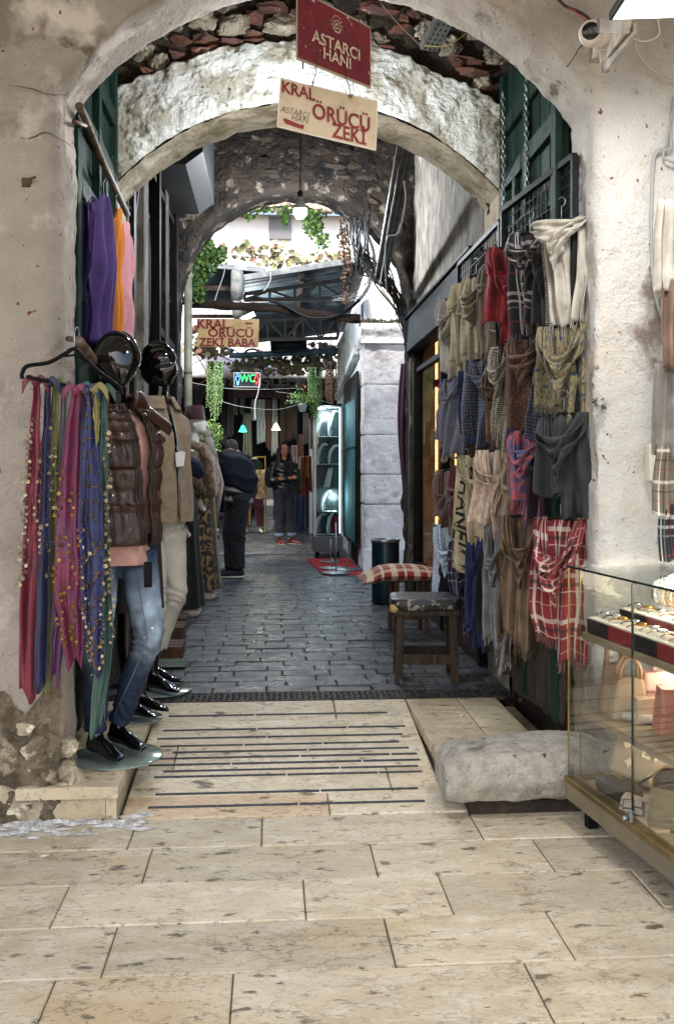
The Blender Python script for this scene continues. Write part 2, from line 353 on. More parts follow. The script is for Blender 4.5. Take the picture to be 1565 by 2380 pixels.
for r_ in range(-14, 34):
    ya = Y0 - (r_ + 1) * ROW; yb = Y0 - r_ * ROW
    if ya < -6: break
    if r_ < 0: continue
    xs = []
    if r_ in joints:
        for jx in joints[r_]:
            p = PY(jx, HY + 2200 * 1.4 / ((ya + yb) / 2), (ya + yb) / 2); xs.append(p.x)
    else: xs = [rnd.uniform(-.3, .3)]
    while xs[0] > -6.5: xs.insert(0, xs[0] - rnd.uniform(.45, .85))
    while xs[-1] < 6.5: xs.append(xs[-1] + rnd.uniform(.45, .85))
    for a, b in zip(xs, xs[1:]): slab(st, a, b, ya, yb, rnd.uniform(-.0025, .0015), beige(), gap=.002)
tag(st.build('street_paving', M_slab, smooth=False), kind='structure')
g = MB(); g.bx(-60, 60, -60, 60, -.30, -.007); tag(g.build('ground', M_joint, smooth=False), kind='structure')
# ramp of grooved slabs between the gate and the drain
RX0, RX1 = -.60, .735; RY1 = 5.16
def rz(x, y): return .002 + (.138) * (y - Y0) / (RY1 - Y0)
rp = MB(); ry = [Y0, 4.03, 4.30, 4.60, 4.88, RY1]
cuts = {0: [.24], 1: [.52], 2: [-.44], 3: [], 4: [.34]}
tn = {0: [(.93, .80, .70), (1.04, 1.02, .98)], 1: [(1.02, 1.0, .95), (1.05, 1, .95)], 2: [(.88, .76, .70), (1.0, .98, .95)], 3: [(1.03, 1.0, .96)], 4: [(.92, .86, .82), (.97, .95, .93)]}
for i in range(5):
    a, b = ry[i], ry[i + 1]; xs = [RX0] + cuts[i] + [RX1 + (.10 if i == 0 else 0)]
    for k in range(len(xs) - 1): slab(rp, xs[k], xs[k + 1], a, b, 0, tuple(c * 1.13 for c in tn[i][k]), zf=rz, gap=.002)
tag(rp.build('ramp', M_slab, smooth=False), kind='structure')
gs = MB()
for gy in (3.925, 4.045, 4.215, 4.275, 4.345, 4.415, 4.485, 4.56, 4.655, 4.76, 4.955):
    xa = RX0 + .04 + rnd.uniform(0, .10); xb = RX1 - .03 - rnd.uniform(0, .09)
    x = xa
    while x < xb:
        x2 = min(xb, x + rnd.uniform(.35, .8)); gs.box(((x + x2) / 2, gy + rnd.uniform(-.001, .001), rz(0, gy) + .0015), (x2 - x - .008, .0145, .004), rot=Matrix.Rotation(math.atan(.105), 3, 'X')); x = x2
tag(gs.build('ramp_grip_strips', mat('grip_strip', '353942', .9, '4a4e57', 40, bump=.5), smooth=False), kind='structure')
bs = MB()
bs.add([(RX0 + .0, Y0, -.02), (RX1 + .1, Y0, -.02), (RX1, RY1, .105), (RX0, RY1, .105)], [(0, 1, 2, 3)]); tag(bs.build('ramp_bed', M_joint, smooth=False), kind='structure')
# right-hand slab landing and its worn edge
ld = MB()
for (x0, x1, y0, y1, t_) in ((.737, 1.02, 4.0, 5.16, (.92, .84, .74)), (1.022, 1.24, 4.05, 5.16, (.98, .94, .84))):
    slab(ld, x0, x1, y0, y1, .14, t_, gap=.001, th=.05)
ld.bx(.75, 1.34, 4.0, 5.16, -.02, .088, tint=(.5, .45, .4))
tag(ld.build('threshold_slab', M_slab, smooth=False, bevel=.006), kind='structure')
# dark block paving of the passage and the courtyard
bk = MB(); y = 5.37; i = 0
while y < 19.6:
    x = -2.3 + (0 if i % 2 else .15) + rnd.uniform(-.02, .02)
    while x < 3.0:
        L = .30 + rnd.uniform(-.012, .012)
        if y > 9.3 or (-1.0 < x < 1.5):
            t_ = rnd.uniform(.6, 1.35); c_ = rnd.uniform(-.05, .08); dz = rnd.uniform(-.004, .004); tl = rnd.uniform(-.003, .003)
            slab(bk, x, x + L, y, y + .145, .138, (t_, t_ * (1 - c_ * .3), t_ * (1 - c_)), zf=lambda a, b, dz=dz, tl=tl, x=x: .138 + dz + tl * (a - x) * 8 * .3, gap=.004, th=.02)
        x += L
    y += .145; i += 1
tag(bk.build('block_paving', M_block, smooth=False), kind='structure')
g = MB(); g.bx(-7, 7, 5.37, 40, -.01, .124); tag(g.build('passage_ground', M_joint, smooth=False), kind='structure')

# ================================================================ arched walls
def arch_curve(xl, xr, zsp, zap, z0, n1=60, n2=90):
    cx = (xl + xr) / 2; h = (xr - xl) / 2; ri = zap - zsp; r_ = (h * h + ri * ri) / (2 * ri); cz = zap - r_
    a0 = math.atan2(zsp - cz, -h); a1 = math.atan2(zsp - cz, h); a0 = a0 + 2 * math.pi if a0 < 0 else a0; pts = []
    for k in range(n1): t = k / n1; pts.append((xl, z0 + (zsp - z0) * t, -1, 0))
    for k in range(n2 + 1): a = a0 + (a1 - a0) * k / n2; pts.append((cx + r_ * math.cos(a), cz + r_ * math.sin(a), math.cos(a), math.sin(a)))
    for k in range(1, n1 + 1): t = k / n1; pts.append((xr, zsp - (zsp - z0) * t, 1, 0))
    return pts, (cx, cz, r_)
def outer_pt(p, c, XL, XR, ZT, zsp, z0):
    x, z, nx, nz_ = p; cx, cz, r_ = c
    def hit(x, z):
        dx, dz = x - cx, z - cz; t = 1e9
        if dx < -1e-6: t = min(t, (XL - cx) / dx)
        if dx > 1e-6: t = min(t, (XR - cx) / dx)
        if dz > 1e-6: t = min(t, (ZT - cz) / dz)
        return cx + dx * t, cz + dz * t
    if nz_ == 0:
        hx, hz = hit(x, zsp); return (hx, z0 + (hz - z0) * (z - z0) / (zsp - z0))
    return hit(x, z)
def arch_wall(mb, xl, xr, zsp, zap, z0, XL, XR, ZT, y0, y1, M_=34, pw=1.7, rough=.012, edge=.035, eseed=0, depth_n=8, back=True, splay=0, n1=70, n2=100):
    pts, c = arch_curve(xl, xr, zsp, zap, z0, n1, n2); N = len(pts)
    prof = []  # (kind, value)
    for k in range(M_, 0, -1): prof.append(('f', (k / M_) ** pw))
    for k in range(5): prof.append(('e', k / 4))
    for k in range(1, depth_n): prof.append(('s', k / depth_n))
    prof.append(('s', 1.0))
    if back: prof += [('b', .15), ('b', 1)]
    vs = []
    for (kd, v) in prof:
        for p in pts:
            x, z, nx, nz_ = p; ox, oz = outer_pt(p, c, XL, XR, ZT, zsp, z0)
            en = edge * (1 + .7 * fr(Vector((x * 3 + eseed, z * 3, 3.3)), .8, 4)); en = max(.006, en)
            if kd == 'f':
                a = (x + nx * en, z + nz_ * en); q = Vector((a[0] + (ox - a[0]) * v, y0, a[1] + (oz - a[1]) * v))
            elif kd == 'e':
                an = v * math.pi / 2; q = Vector((x + nx * en * (1 - math.sin(an)), y0 + en * (1 - math.cos(an)), z + nz_ * en * (1 - math.sin(an))))
            elif kd == 's':
                q = Vector((x - nx * splay * v, y0 + en + (y1 - y0 - en) * v, z - nz_ * splay * v))
            else:
                q = Vector((x + (ox - x) * v, y1, z + (oz - z) * v))
            if kd != 'b':
                d = rough * (.7 * fr(q * 2.2 + Vector((eseed, 0, 0)), .9, 5) + .35 * fr(q * 11, .7, 3) + .16 * abs(noise.noise(q * 38)))
                if kd == 'f': q.y += d
                elif kd == 'e': q += Vector((nx * d * v, d * (1 - v), nz_ * d * v))
                else: q += Vector((nx * d, 0, nz_ * d))
            vs.append(q)
    K = len(prof)
    fs = [(j * N + i, j * N + i + 1, (j + 1) * N + i + 1, (j + 1) * N + i) for j in range(K - 1) for i in range(N - 1)]
    mb.add(vs, fs); return c
# front gate wall -------------------------------------------------
YF, YB = 3.85, 4.17
gw = thing('gate_wall', 'pinkish white plastered wall with the large front arch of the passage', 'wall', (0, YF, 0))
mb = MB(); arch_wall(mb, -.84, 1.35, 2.93, 3.50, -.02, -5, 5.5, 7.5, YF, YB, M_=64, pw=2.6, rough=.022, edge=.05, depth_n=14, n1=120, n2=120)
# the right half is whiter roughcast, the left half pinker limewash
half_ = [Vector(mb.V[f[0]]).x > .9 for f in mb.F]; mb.build('plaster', [M_plaster, M_plaster_r], gw, world=True)
# pilaster on the far left and the rounded impost
mb = MB(); mb.grid(lambda u, v: Vector((-5 + (u * 3.72) + .02 * fr(Vector((0, v * 5, 1)), 1, 4), YF - .10 + .09 * max(0, (u - .93) / .07) ** 2 + .008 * fr(Vector((u * 9, v * 9, 0)), 1, 4), v * 7.5)), 60, 140)
mb.build('pilaster', M_plaster, gw, world=True)
# exposed rubble at the foot of the left pier and below the plaster
rb = MB()
for k, (vx, vy, sx_, sz_) in enumerate(((40, 1850, .15, .105), (-70, 1820, .12, .12), (120, 1842, .075, .06), (28, 1752, .09, .055), (92, 1738, .065, .06), (150, 1792, .05, .05), (10, 1692, .05, .045), (72, 1690, .05, .03), (150, 1735, .05, .05), (-60, 1730, .09, .07), (178, 1810, .03, .05), (95, 1785, .05, .035))):
    p = PY(vx, vy, YF + .012); rb.ell(p, (sx_, .05, sz_), 36, facet=10, rot=Matrix.Rotation(rnd.uniform(-.5, .5), 3, 'Y'), nz=.22, nsc=1.3, boxy=.62, seed=k + 3, tint=(lambda v: (v, v * .97, v * .90))(rnd.uniform(1.1, 1.6)))
rb.build('exposed_rubble', M_stone, gw, world=True, smooth=False)
mb = MB()
def mort(u, v):
    x = -1.35 + u * .52; z = v * (.60 + .16 * math.sin(u * 7) + .08 * fr(Vector((u * 6, 0, 0)), 1, 3)); 
    return Vector((x, YF - .028 + .03 * (v ** 4) + .03 * fr(Vector((x * 9, z * 9, 2)), .8, 5), z))
mb.grid(mort, 50, 50); mb.build('bare_mortar', mat('earthy_mortar', '8a7d68', .95, '5a5040', 7, .4, .6, spots=[('b9ad97', 12, .58, .68), ('4c4d2e', 4, .62, .7)], bump=1, bscale=40, bump2=1, b2scale=12, bdist=.02), gw, world=True)
# hairline cracks and the small square plate scar on the left pier
cr = MB()
for pl in ([(0, 313), (60, 322), (110, 312), (172, 345)], [(20, 196), (60, 205), (100, 218), (150, 224)], [(170, 1160), (150, 1230), (158, 1320)]):
    q = catm([PY(a, b, YF - .004) for a, b in pl], 8); q = [p + Vector((0, .012 * fr(p * 2, 1, 3) - .004, .012 * noise.noise(p * 25))) for p in q]; cr.tube(q, [.002 * (1 - abs(2 * i / len(q) - 1)) + .0006 for i in range(len(q))], 5)
cr.build('crack', mat('crack_shadow', '40372f', .95, bump=0), gw, world=True)
# ---------------- vestibule side walls and roof behind the gate (z high, dark masonry)
vs_ = thing('vestibule_vault', 'dark stone and brick vault between the front arch and the second arch', 'vault', (0, 4.17, 3.2))
mb = MB()
def vault(u, v):
    a = math.pi * u; x = .23 - 1.25 * math.cos(a); z = 3.30 + .92 * math.sin(a); y = 4.16 + v * 1.2
    return Vector((x, y, z + .05 * fr(Vector((x * 4, y * 4, 1)), .8, 5)))
mb.grid(vault, 80, 40)
for (xa, sgn) in ((-.97, 1), (1.43, -1)):
    mb.grid(lambda u, v, xa=xa: Vector((xa + .02 * fr(Vector((u * 5, v * 8, xa)), .9, 4), 4.10 + u * 1.26, .0 + v * 3.45)), 30, 60)
mb.build('masonry', M_mortar, vs_, world=True)
bb = MB()
for k in range(80):
    a = rnd.uniform(.25, math.pi - .25); yy = rnd.uniform(4.3, 5.2); x = .23 - 1.23 * math.cos(a); z = 3.30 + .90 * math.sin(a)
    bb.ell((x, yy, z), (.10, .035, .028), 12, rot=Matrix.Rotation(math.pi / 2 - a, 3, 'Y'), nz=.2, boxy=.75, seed=k, tint=(rnd.uniform(.6, 1.2),) * 3)
bb.build('brick_course', M_brickold, vs_, world=True)
# ---------------- second arch: flaking limewash ring below bare brick and stone
Y2, Y2B = 5.30, 5.62
aw = thing('inner_arch_wall', 'second arch with flaking yellowish white limewash under bare red bricks and stones', 'arch', (0, Y2, 0))
mb = MB(); c2 = arch_wall(mb, -.86, 1.30, 2.97, 3.46, 2.3, -1.15, 1.6, 4.6, Y2 + .05, Y2B, M_=16, rough=.03, edge=.03, eseed=5, n1=16, n2=110)
mb.MI = [0] * len(mb.F); mb.build('masonry', M_mortar, aw, world=True)
rg = MB()
pts, cc = arch_curve(-.86, 1.30, 2.97, 3.46, 2.3, 30, 300)
def ringf(u, v):
    i = min(len(pts) - 1, int(round(u * (len(pts) - 1)))); x, z, nx, nz_ = pts[i]
    wd = .36 + .035 * fr(Vector((x * 3, 2, 0)), 1, 2) + (.12 * max(0, abs(x - .22) - .6))
    if nz_ == 0: nx, nz_ = (-.75, .66) if x < 0 else (.75, .66)
    ed = max(.0, 1 - abs(v - 0) / .08) ; q = Vector((x + nx * wd * v, 0, z + nz_ * wd * v))
    y = Y2 - .028 + .03 * fr(Vector((q.x * 4, q.z * 4, 1)), .8, 6) * .8 + .010 * fr(Vector((q.x * 16, q.z * 16, 4)), .7, 4)
    q += Vector((nx, 0, nz_)) * .03 * noise.noise(Vector((x * 22, 0, 0))) * v ** 8
    y += .06 * max(0, v - .93) / .07 + .02 * ed * ed
    return Vector((q.x, y, q.z))
rg.grid(ringf, len(pts) - 1, 60)
rg.build('limewash_ring', M_flake, aw, world=True)
so_ = MB(); so_.grid(lambda u, v: (lambda p: Vector((p[0] + p[2] * (-.012 + .006 * fr(Vector((p[0] * 8, v * 3, 0)), .8, 4)), Y2 - .02 + .36 * v, p[1] + p[3] * (-.012 + .01 * fr(Vector((p[0] * 8, v * 3, 0)), .8, 4)))))(pts[min(len(pts) - 1, int(round(u * (len(pts) - 1))))]), len(pts) - 1, 12)
so_.build('soffit', mat('soffit_plaster', 'b0a58f', .9, '7b7158', 4, .45, .6, spots=[('d2cbb8', 3, .58, .66)], bump=1, bscale=40, bump2=.6), aw, world=True)
def brickblk(mb_, vx, vy, wpx, hpx, rot=0, seed=0, t=None, Y=Y2 + .03, d=.05, nz=.18, bx=.8):
    p = PY(vx, vy, Y); k = FP / Y; mb_.ell(p, (wpx / k / 1.9, d, hpx / k / 1.9), 30, facet=9, rot=Matrix.Rotation(-rot, 3, 'Y'), nz=nz, nsc=2, boxy=bx, seed=seed, tint=t)
bb = MB(); k = 0
for (x, y, w_, h_, r_) in ((422, 98, 45, 22, -.1), (480, 94, 62, 24, .03), (540, 100, 50, 16, 0), (588, 98, 62, 16, .04), (480, 123, 80, 17, .02), (410, 130, 44, 16, .05), (345, 172, 40, 16, -.3), (590, 80, 48, 18, 0), (420, 150, 30, 16, .1), (640, 22, 80, 26, .02), (585, 40, 48, 30, 0), (880, 20, 90, 28, .05), (960, 30, 40, 26, .1), (1080, 142, 80, 14, -.06), (1092, 168, 86, 20, .0), (1064, 148, 30, 18, -.4), (925, 72, 60, 14, .1), (890, 118, 54, 14, .08), (1010, 100, 60, 18, .3), (940, 50, 30, 30, .3), (690, 40, 50, 20, 0), (330, 190, 34, 14, -.5), (1140, 205, 50, 12, .3), (1190, 230, 40, 14, .4), (300, 215, 30, 14, -.6)):
    k += 1; v = rnd.uniform(.7, 1.25); brickblk(bb, x, y, w_, h_, r_, k, (v, v * rnd.uniform(.9, 1.05), v * rnd.uniform(.9, 1.1)))
bb.build('bare_brick', M_brickold, aw, world=True, smooth=False)
bb = MB()
for (x, y, w_, h_, r_) in ((540, 65, 80, 54, 0), (660, 62, 90, 50, .05), (370, 150, 60, 60, -.5), (820, 60, 60, 60, .2), (1000, 60, 70, 40, .4), (860, 100, 70, 44, .1), (470, 50, 60, 40, 0), (1120, 196, 60, 30, .3), (1050, 110, 60, 44, .4), (755, 90, 40, 40, 0), (450, 20, 60, 40, 0), (520, 10, 60, 40, 0), (740, 20, 60, 40, 0), (1150, 120, 70, 50, .5), (1200, 180, 50, 40, .5), (1110, 60, 80, 60, .3), (385, 60, 60, 50, -.3), (330, 120, 50, 50, -.5), (1010, 10, 80, 40, .2)):
    k += 1; v = rnd.uniform(.6, 1.2) if y > 30 else .7; brickblk(bb, x, y, w_, h_, r_, k, (v * (1.35 if (x, y) in ((540, 65), (660, 62)) else 1),) * 3, nz=.35, bx=.45)
bb.build('bare_stone', M_stone, aw, world=True, smooth=False)
# ---------------- passage: side walls, roof, rear arch
def wallgrid(name, label, cat, f, nu, nv, m, part_='surface'):
    mb = MB(); mb.grid(f, nu, nv); o = mb.build(name, m, smooth=True); return tag(o, label, cat)
pw = thing('passage_wall', 'tall grey streaked plaster wall above the black shop canopy', 'wall', (1.36, 5.6, 0))
mb = MB(); mb.grid(lambda u, v: Vector((1.36 + .018 * fr(Vector((u * 7, v * 6, 0)), .8, 5), 5.33 + 3.66 * u, 2.5 + 2.9 * v)), 80, 60); mb.grid(lambda u, v: Vector((1.36 + .018 * fr(Vector((u * 7, v * 6, 0)), .8, 5), 5.33 + .6 * u, 2.5 * v)), 20, 40); mb.build('plaster', M_greyplast, pw, world=True)
mb = MB(); mb.bx(1.40, 1.9, 5.3, 5.92, 0, 2.5); mb.bx(1.40, 2.3, 5.3, 8.99, 2.6, 5.5); mb.build('core', M_dark, pw, world=True)
pl_ = thing('passage_wall', 'sooty dark wall behind the wooden shop posts on the passage left', 'wall', (-.9, 5.6, 0))
mb = MB(); mb.grid(lambda u, v: Vector((-.98 + .03 * fr(Vector((u * 7, v * 6, 9)), .8, 5), 5.33 + 3.66 * u, 0 + 5.4 * v)), 60, 70); mb.bx(-1.5, -1.03, 5.3, 8.99, 0, 5.5); mb.build('plaster', M_dark, pl_, world=True)
rf = MB(); rf.grid(lambda u, v: Vector((-1.0 + 2.4 * u, 5.5 + 3.6 * v, 4.75 + .45 * math.sin(math.pi * u) + .05 * fr(Vector((u * 9, v * 9, 0)), .8, 5))), 50, 60); rf.bx(-1.6, 2.0, 5.3, 9.2, 5.35, 5.6)
tag(rf.build('passage_ceiling', M_dark), 'sooty vaulted stone ceiling of the dark passage', 'ceiling')
ra = thing('rear_arch_wall', 'sooty rubble stone arch at the far end of the passage', 'arch', (0, 8.95, 0))
mb = MB(); arch_wall(mb, -.88, 1.335, 2.95, 4.06, .1, -1.6, 2.0, 5.5, 8.95, 9.5, M_=30, pw=1.2, rough=.05, edge=.05, eseed=11, n1=50, n2=90)
mb.build('masonry', mat('sooty_rubble', '3a2f25', .9, '1a1410', 4, .42, .58, spots=[('807567', 7, .57, .66), ('14110f', 3, .6, .68)], bump=1, bscale=26, bump2=1, b2scale=9, bdist=.04), ra, world=True)
# bricks/stones relief over the dark face
bb = MB(); zz = 3.95; row = 0
while zz < 5.0:
    x = -.85 + (row % 2) * .11
    while x < 1.3:
        if (x - .23) ** 2 + (zz - 2.92) ** 2 > 1.22 ** 2 and rnd.random() < .8: bb.ell((x, 8.965, zz + rnd.uniform(-.02, .02)), (rnd.uniform(.06, .12), .022, rnd.uniform(.03, .06)), 14, facet=8, nz=.3, boxy=.7, seed=int(x * 100 + zz * 50), tint=(rnd.uniform(.5, 1.3),) * 3)
        x += rnd.uniform(.19, .26)
    zz += .12; row += 1
bb.build('stone_course', mat('sooty_block', '352b22', .9, '28231f', 9, tint=1, bump=1, bscale=30), ra, world=True, smooth=False)
# stone spur at the right pier foot
sp = MB()
def spur(u, v):
    a = 2 * math.pi * u; t = v; x = .70 + t * .95
    ca, sa = math.cos(a), math.sin(a); bx_ = .5; q = 1 - bx_ + bx_ / max(abs(ca), abs(sa))
    hh = .165 * (.78 + .22 * math.sin(t * 3.0)) * min(1, .8 + t * 4) ; dd = .17 * min(1, .8 + t * 3)
    p = Vector((x, 3.88 + ca * q * dd + .03 * t, .085 + .5 * hh + sa * q * hh * .68))
    return p + Vector((.008, .008, .008)) * fr(p * 5, .9, 5) + Vector((0, 0, .004)) * noise.noise(p * 26)
sp.grid(spur, 64, 90, cu=True); n0 = 64
sp.add([spur(i / 64, 0) for i in range(64)] + [Vector((.685, 3.88, .16))], [(i, 64, (i + 1) % 64) for i in range(64)])
tag(sp.build('stone_block', mat('pitted_grey_stone', 'cdc8bd', .9, 'aaa397', 14, .4, .62, spots=[('d0cbc0', 26, .56, .66), ('4e473d', 34, .62, .70), ('7c7468', 5, .58, .70, 8)], bump=1, bscale=90, bump2=1, b2scale=22, bdist=.014)), 'rounded pitted grey stone block lying at the foot of the right pier', 'stone')
ft = MB(); ft.bx(.80, 1.7, 3.80, 4.05, -.01, .05, jit=.01); ft.bx(1.28, 5, 3.80, 3.9, -.01, .10)
tag(ft.build('stone_footing', M_mortar, smooth=False), 'crumbling mortar footing under the pitted stone block', 'footing')
# left step of the mannequins
sp_ = thing('stone_step', 'low travertine step in front of the left pier under the mannequins', 'step', (-.72, Y0, 0))
mb = MB()
for (y0, y1, t_) in ((3.79, 4.28, (.9, .86, .80)), (4.28, 4.78, (.96, .92, .84)), (4.78, 5.2, (.85, .8, .74))): slab(mb, -1.0, -.60 , y0, y1, .145, t_, gap=.002, th=.045)
mb.build('tread', M_slab, sp_, smooth=False, world=True)
mb = MB(); mb.bx(-.86, -.655, 3.822, 3.86, -.01, .098, tint=(.82, .76, .68)); mb.bx(-.653, -.612, 3.822, 3.86, -.01, .098, tint=(.9, .84, .76)); mb.bx(-1, -.612, 3.861, 5.2, -.01, .098, tint=(.8, .78, .7)); mb.build('riser', M_slab, sp_, smooth=False, world=True)

# covered street: plastered vault over the bazaar street, open at the back
sv = MB(); sv.grid(lambda u, v: Vector((-5.2 + 10.8 * u, -3.5 + 7.4 * v, 4.9 + .9 * math.sin(math.pi * u))), 30, 12); sv.bx(-5.3, 5.7, -3.5, 3.8, 5.9, 6.0)
tag(sv.build('street_vault', M_plaster), 'plastered vault covering the bazaar street above the gate', 'vault')

# small fixtures of the left pier
mb = MB(); p = PY(62, 425, YF); mb.box(p + Vector((0, -.006, 0)), (.035, .012, .035), jit=.002); mb.bar(p + Vector((.01, -.012, .01)), p + Vector((.045, -.04, .012)), .008, .008)
tag(mb.build('rusty_plate', M_rust, smooth=False, bevel=.002), 'small rusty metal plate with a hook stub on the left pier', 'plate')
mb = MB(); p = PY(72, 660, YF); mb.grid(lambda u, v: p + Vector(((u - .5) * .11, -.007 - .004 * noise.noise(Vector((u * 9, v * 9, 0))) + .012 * max(abs(u - .5), abs(v - .5)) ** 4 * 16, (v - .5) * .11)), 16, 16)
tag(mb.build('mortar_patch', mat('rust_spotted_mortar', 'a89e92', .9, '8f857a', 30, spots=[('4a2c20', 60, .58, .62, 3)], bump=1, bscale=90)), 'square rust spotted mortar patch on the left pier', 'patch')
# ================================================================ doors, shop fronts, courtyard
def pf(o, rx, up): o = Vector(o); rx = Vector(rx); up = Vector(up); return lambda x, y: o + rx * x + up * y
# green door leaves folded back against the side walls
def door(x, y0, y1, label, sgn, z0=.26):
    t = thing('door_leaf', label, 'door', (x, y0, .14), 0, None)
    mb = MB(); n_ = 6; ys = [y0 + (y1 - y0) * k / n_ for k in range(n_ + 1)]
    for a, b in zip(ys, ys[1:]): mb.bx(x - .02, x + .02, a + .004, b - .004, z0 + .15 * rnd.random() * .2, 3.62, jit=.002)
    mb.build('boards', M_greenwood if sgn < 0 else M_greenwood, t, smooth=False, world=True, bevel=.004)
    fx = x + (.035 if sgn > 0 else -.035)
    mb = MB()
    for z in (.95, 1.55, 2.15, 2.62, 2.95, 3.25): mb.bx(fx - .014, fx + .014, y0, y1, z, z + .09, jit=.003)
    for yy in (y0 + .02, (y0 + y1) / 2, y1 - .02): mb.bx(fx - .018, fx + .018, yy - .04, yy + .04, z0, 3.6, jit=.003)
    for yy, za, zb in ((y0 + .3, 2.24, 2.62), (y0 + .78, 1.64, 2.15), (y0 + .3, 1.04, 1.55), (y0 + .75, 2.71, 2.95)): mb.bx(fx - .012, fx + .012, yy - .03, yy + .03, za, zb)
    mb.build('battens', M_greenwood, t, smooth=False, world=True, bevel=.004)
    mb = MB(); mb.bx(fx - .012, fx + .012, y0 + .0, y1, z0 + .02, .95, jit=.004); mb.build('kick_board', M_oldwood, t, smooth=False, world=True, bevel=.004)
    return t
door(-.885, 4.20, 5.24, 'green painted plank door leaf folded open behind the hanging T-shirts', 1)
door(1.335, 4.22, 5.24, 'green painted plank door leaf folded open behind the wire mesh and scarves', -1)
mb = MB()   # leaning bottom board
mb.bar(PG(1193, 1602, .20), PG(1307, 1682, .26), .03, .02); a = PG(1193, 1602, .22); b = PG(1310, 1684, .26)
mb = MB(); mb.grid(lambda u, v: a.lerp(b, u) + Vector((.006 * fr(Vector((u * 9, v * 9, 0)), 1, 4) + .03 * v, 0, (.62 if True else 0) * v + (.02 * fr(Vector((u * 8, 3, 0)), .7, 5) if v < .02 else 0))), 50, 30)
tag(mb.build('wooden_board', M_oldwood, solid=.025), 'weathered streaky board standing below the hanging scarves', 'board')

# passage left: wooden shop posts
t = thing('shop_front', 'dark wooden shop front with upright posts on the passage left', 'shop front', (-.92, 5.6, .14))
for (yy, x0, wd, m_, nm) in ((5.72, -.86, .025, M_greyplast, 'pale_post'), (6.15, -.88, .08, M_black, 'post'), (6.75, -.89, .22, M_greyplast, 'plaster_strip'), (7.35, -.86, .10, M_black, 'post'), (7.95, -.87, .2, M_oldwood, 'plank'), (8.75, -.86, .12, M_black, 'post')):
    mb = MB(); mb.bx(x0 - .05, x0 + .015, yy - wd / 2, yy + wd / 2, .14, 4.2 if nm != 'pale_post' else 3.4, jit=.004); mb.build(nm, m_, t, smooth=False, world=True, bevel=.004)
mb = MB(); mb.bar((-.90, 5.9, 2.5), (-.90, 6.7, 3.6), .03, .03); mb.build('brace', M_black, t, smooth=False, world=True); mb = MB(); mb.bar((-.88, 7.0, 3.6), (-.88, 8.6, 3.62), .03, .05); mb.build('rail', M_black, t, smooth=False, world=True); mb = MB(); mb.bar((-.88, 7.4, 2.5), (-.88, 8.7, 2.5), .03, .06); mb.build('rail', M_black, t, smooth=False, world=True)
mb = MB(); mb.prism([(-.93, 7.2, 3.70), (-.64, 7.2, 3.70), (-.51, 7.2, 3.80), (-.51, 7.2, 4.5), (-.93, 7.2, 4.5)], (0, 1.4, 0))
tag(mb.build('fascia_box', mat('grey_painted_sheet', '24282b', .6, '1c1f22', 3, bump=.05), smooth=False, bevel=.004), 'grey sheet metal fascia box fixed high in the passage', 'sign box')

# right shop: canopy, posts, lit vitrine
t = thing('shop_front', 'black framed shop window with warm lit shelves under a dark canopy', 'shop front', (1.3, 7.4, .14))
mb = MB(); mb.bx(1.20, 1.36, 5.95, 8.88, 2.50, 2.80); mb.build('canopy_fascia', mat('peeling_blue_sheet', '161d22', .6, '0f1417', 5, spots=[('3c4a50', 9, .62, .68)], bump=.4, stretch=(1, .6, 3)), t, smooth=False, world=True, bevel=.006)
mb = MB(); mb.bx(1.18, 1.36, 5.95, 8.9, 2.805, 2.825); mb.build('canopy_lip', M_black, t, smooth=False, world=True)
for yy, d in ((6.0, .07), (7.35, .06), (8.75, .06)): mb = MB(); mb.bx(1.255, 1.335, yy - d / 2, yy + d / 2, .14, 2.50); mb.build('window_post', M_black, t, smooth=False, world=True, bevel=.004)
mb = MB(); mb.bx(1.26, 1.335, 6, 8.78, .46, .54); mb.bx(1.275, 1.33, 6, 8.78, 2.30, 2.34); mb.build('sill', M_black, t, smooth=False, world=True)
mb = MB(); mb.bx(1.27, 1.36, 6, 8.78, .13, .46); mb.build('stall_riser', mat('wine_panel', '3a2624', .5), t, smooth=False, world=True)
mb = MB(); mb.bx(1.296, 1.300, 6.04, 8.72, .54, 2.50); mb.build('pane', glass('shop_glass', a=.03, refl=.25), t, smooth=False, world=True)
mb = MB(); mb.add([(2.1, 5.95, .46), (2.1, 8.8, .46), (2.1, 8.8, 2.6), (2.1, 5.95, 2.6)], [(0, 1, 2, 3)]); mb.bx(1.36, 2.1, 8.8, 8.84, .46, 2.6); mb.bx(1.41, 2.1, 5.93, 5.97, .46, 2.6); mb.bx(1.36, 2.1, 5.95, 8.84, .42, .459); mb.bx(1.37, 2.1, 5.95, 8.84, 2.56, 2.6); mb.build('interior', mat('warm_shop_interior', 'b9946a', .5, '8d6a48', 5), t, smooth=False, world=True)
for z in (.95, 1.35, 1.75, 2.1): mb = MB(); mb.bx(1.42, 1.72, 6.1, 8.7, z, z + .02); mb.build('shelf', mat('light_wood_shelf', 'a5835c', .4), t, smooth=False, world=True)
for yy in (6.6, 7.5, 8.4): mb = MB(); mb.bx(1.40, 1.42, yy - .006, yy + .006, .5, 2.55); mb.build('light_strip', mat('warm_led', 'ffffff', emit='ffb870', es=1.6), t, smooth=False, world=True)
for k in range(26):
    z = rnd.choice((.54, .97, 1.37, 1.77, 2.12)); yy = rnd.uniform(6.2, 8.6); c_ = rnd.choice(('5a2a22', '7a1f24', 'c9b89c', '2a221e', 'a56b3c', 'd9d0c4'))
    mb = MB(); h_ = rnd.uniform(.1, .2); mb.ell((1.52, yy, z + h_ / 2), (.06, .09, h_ / 2), 12, boxy=.7); o = mb.build('handbag', mat('bag_' + c_, c_, .4))
    tag(o, 'small blurred bag on the lit shelves of the black framed shop window', 'bag', 'bags on the shelves of the passage shop window')
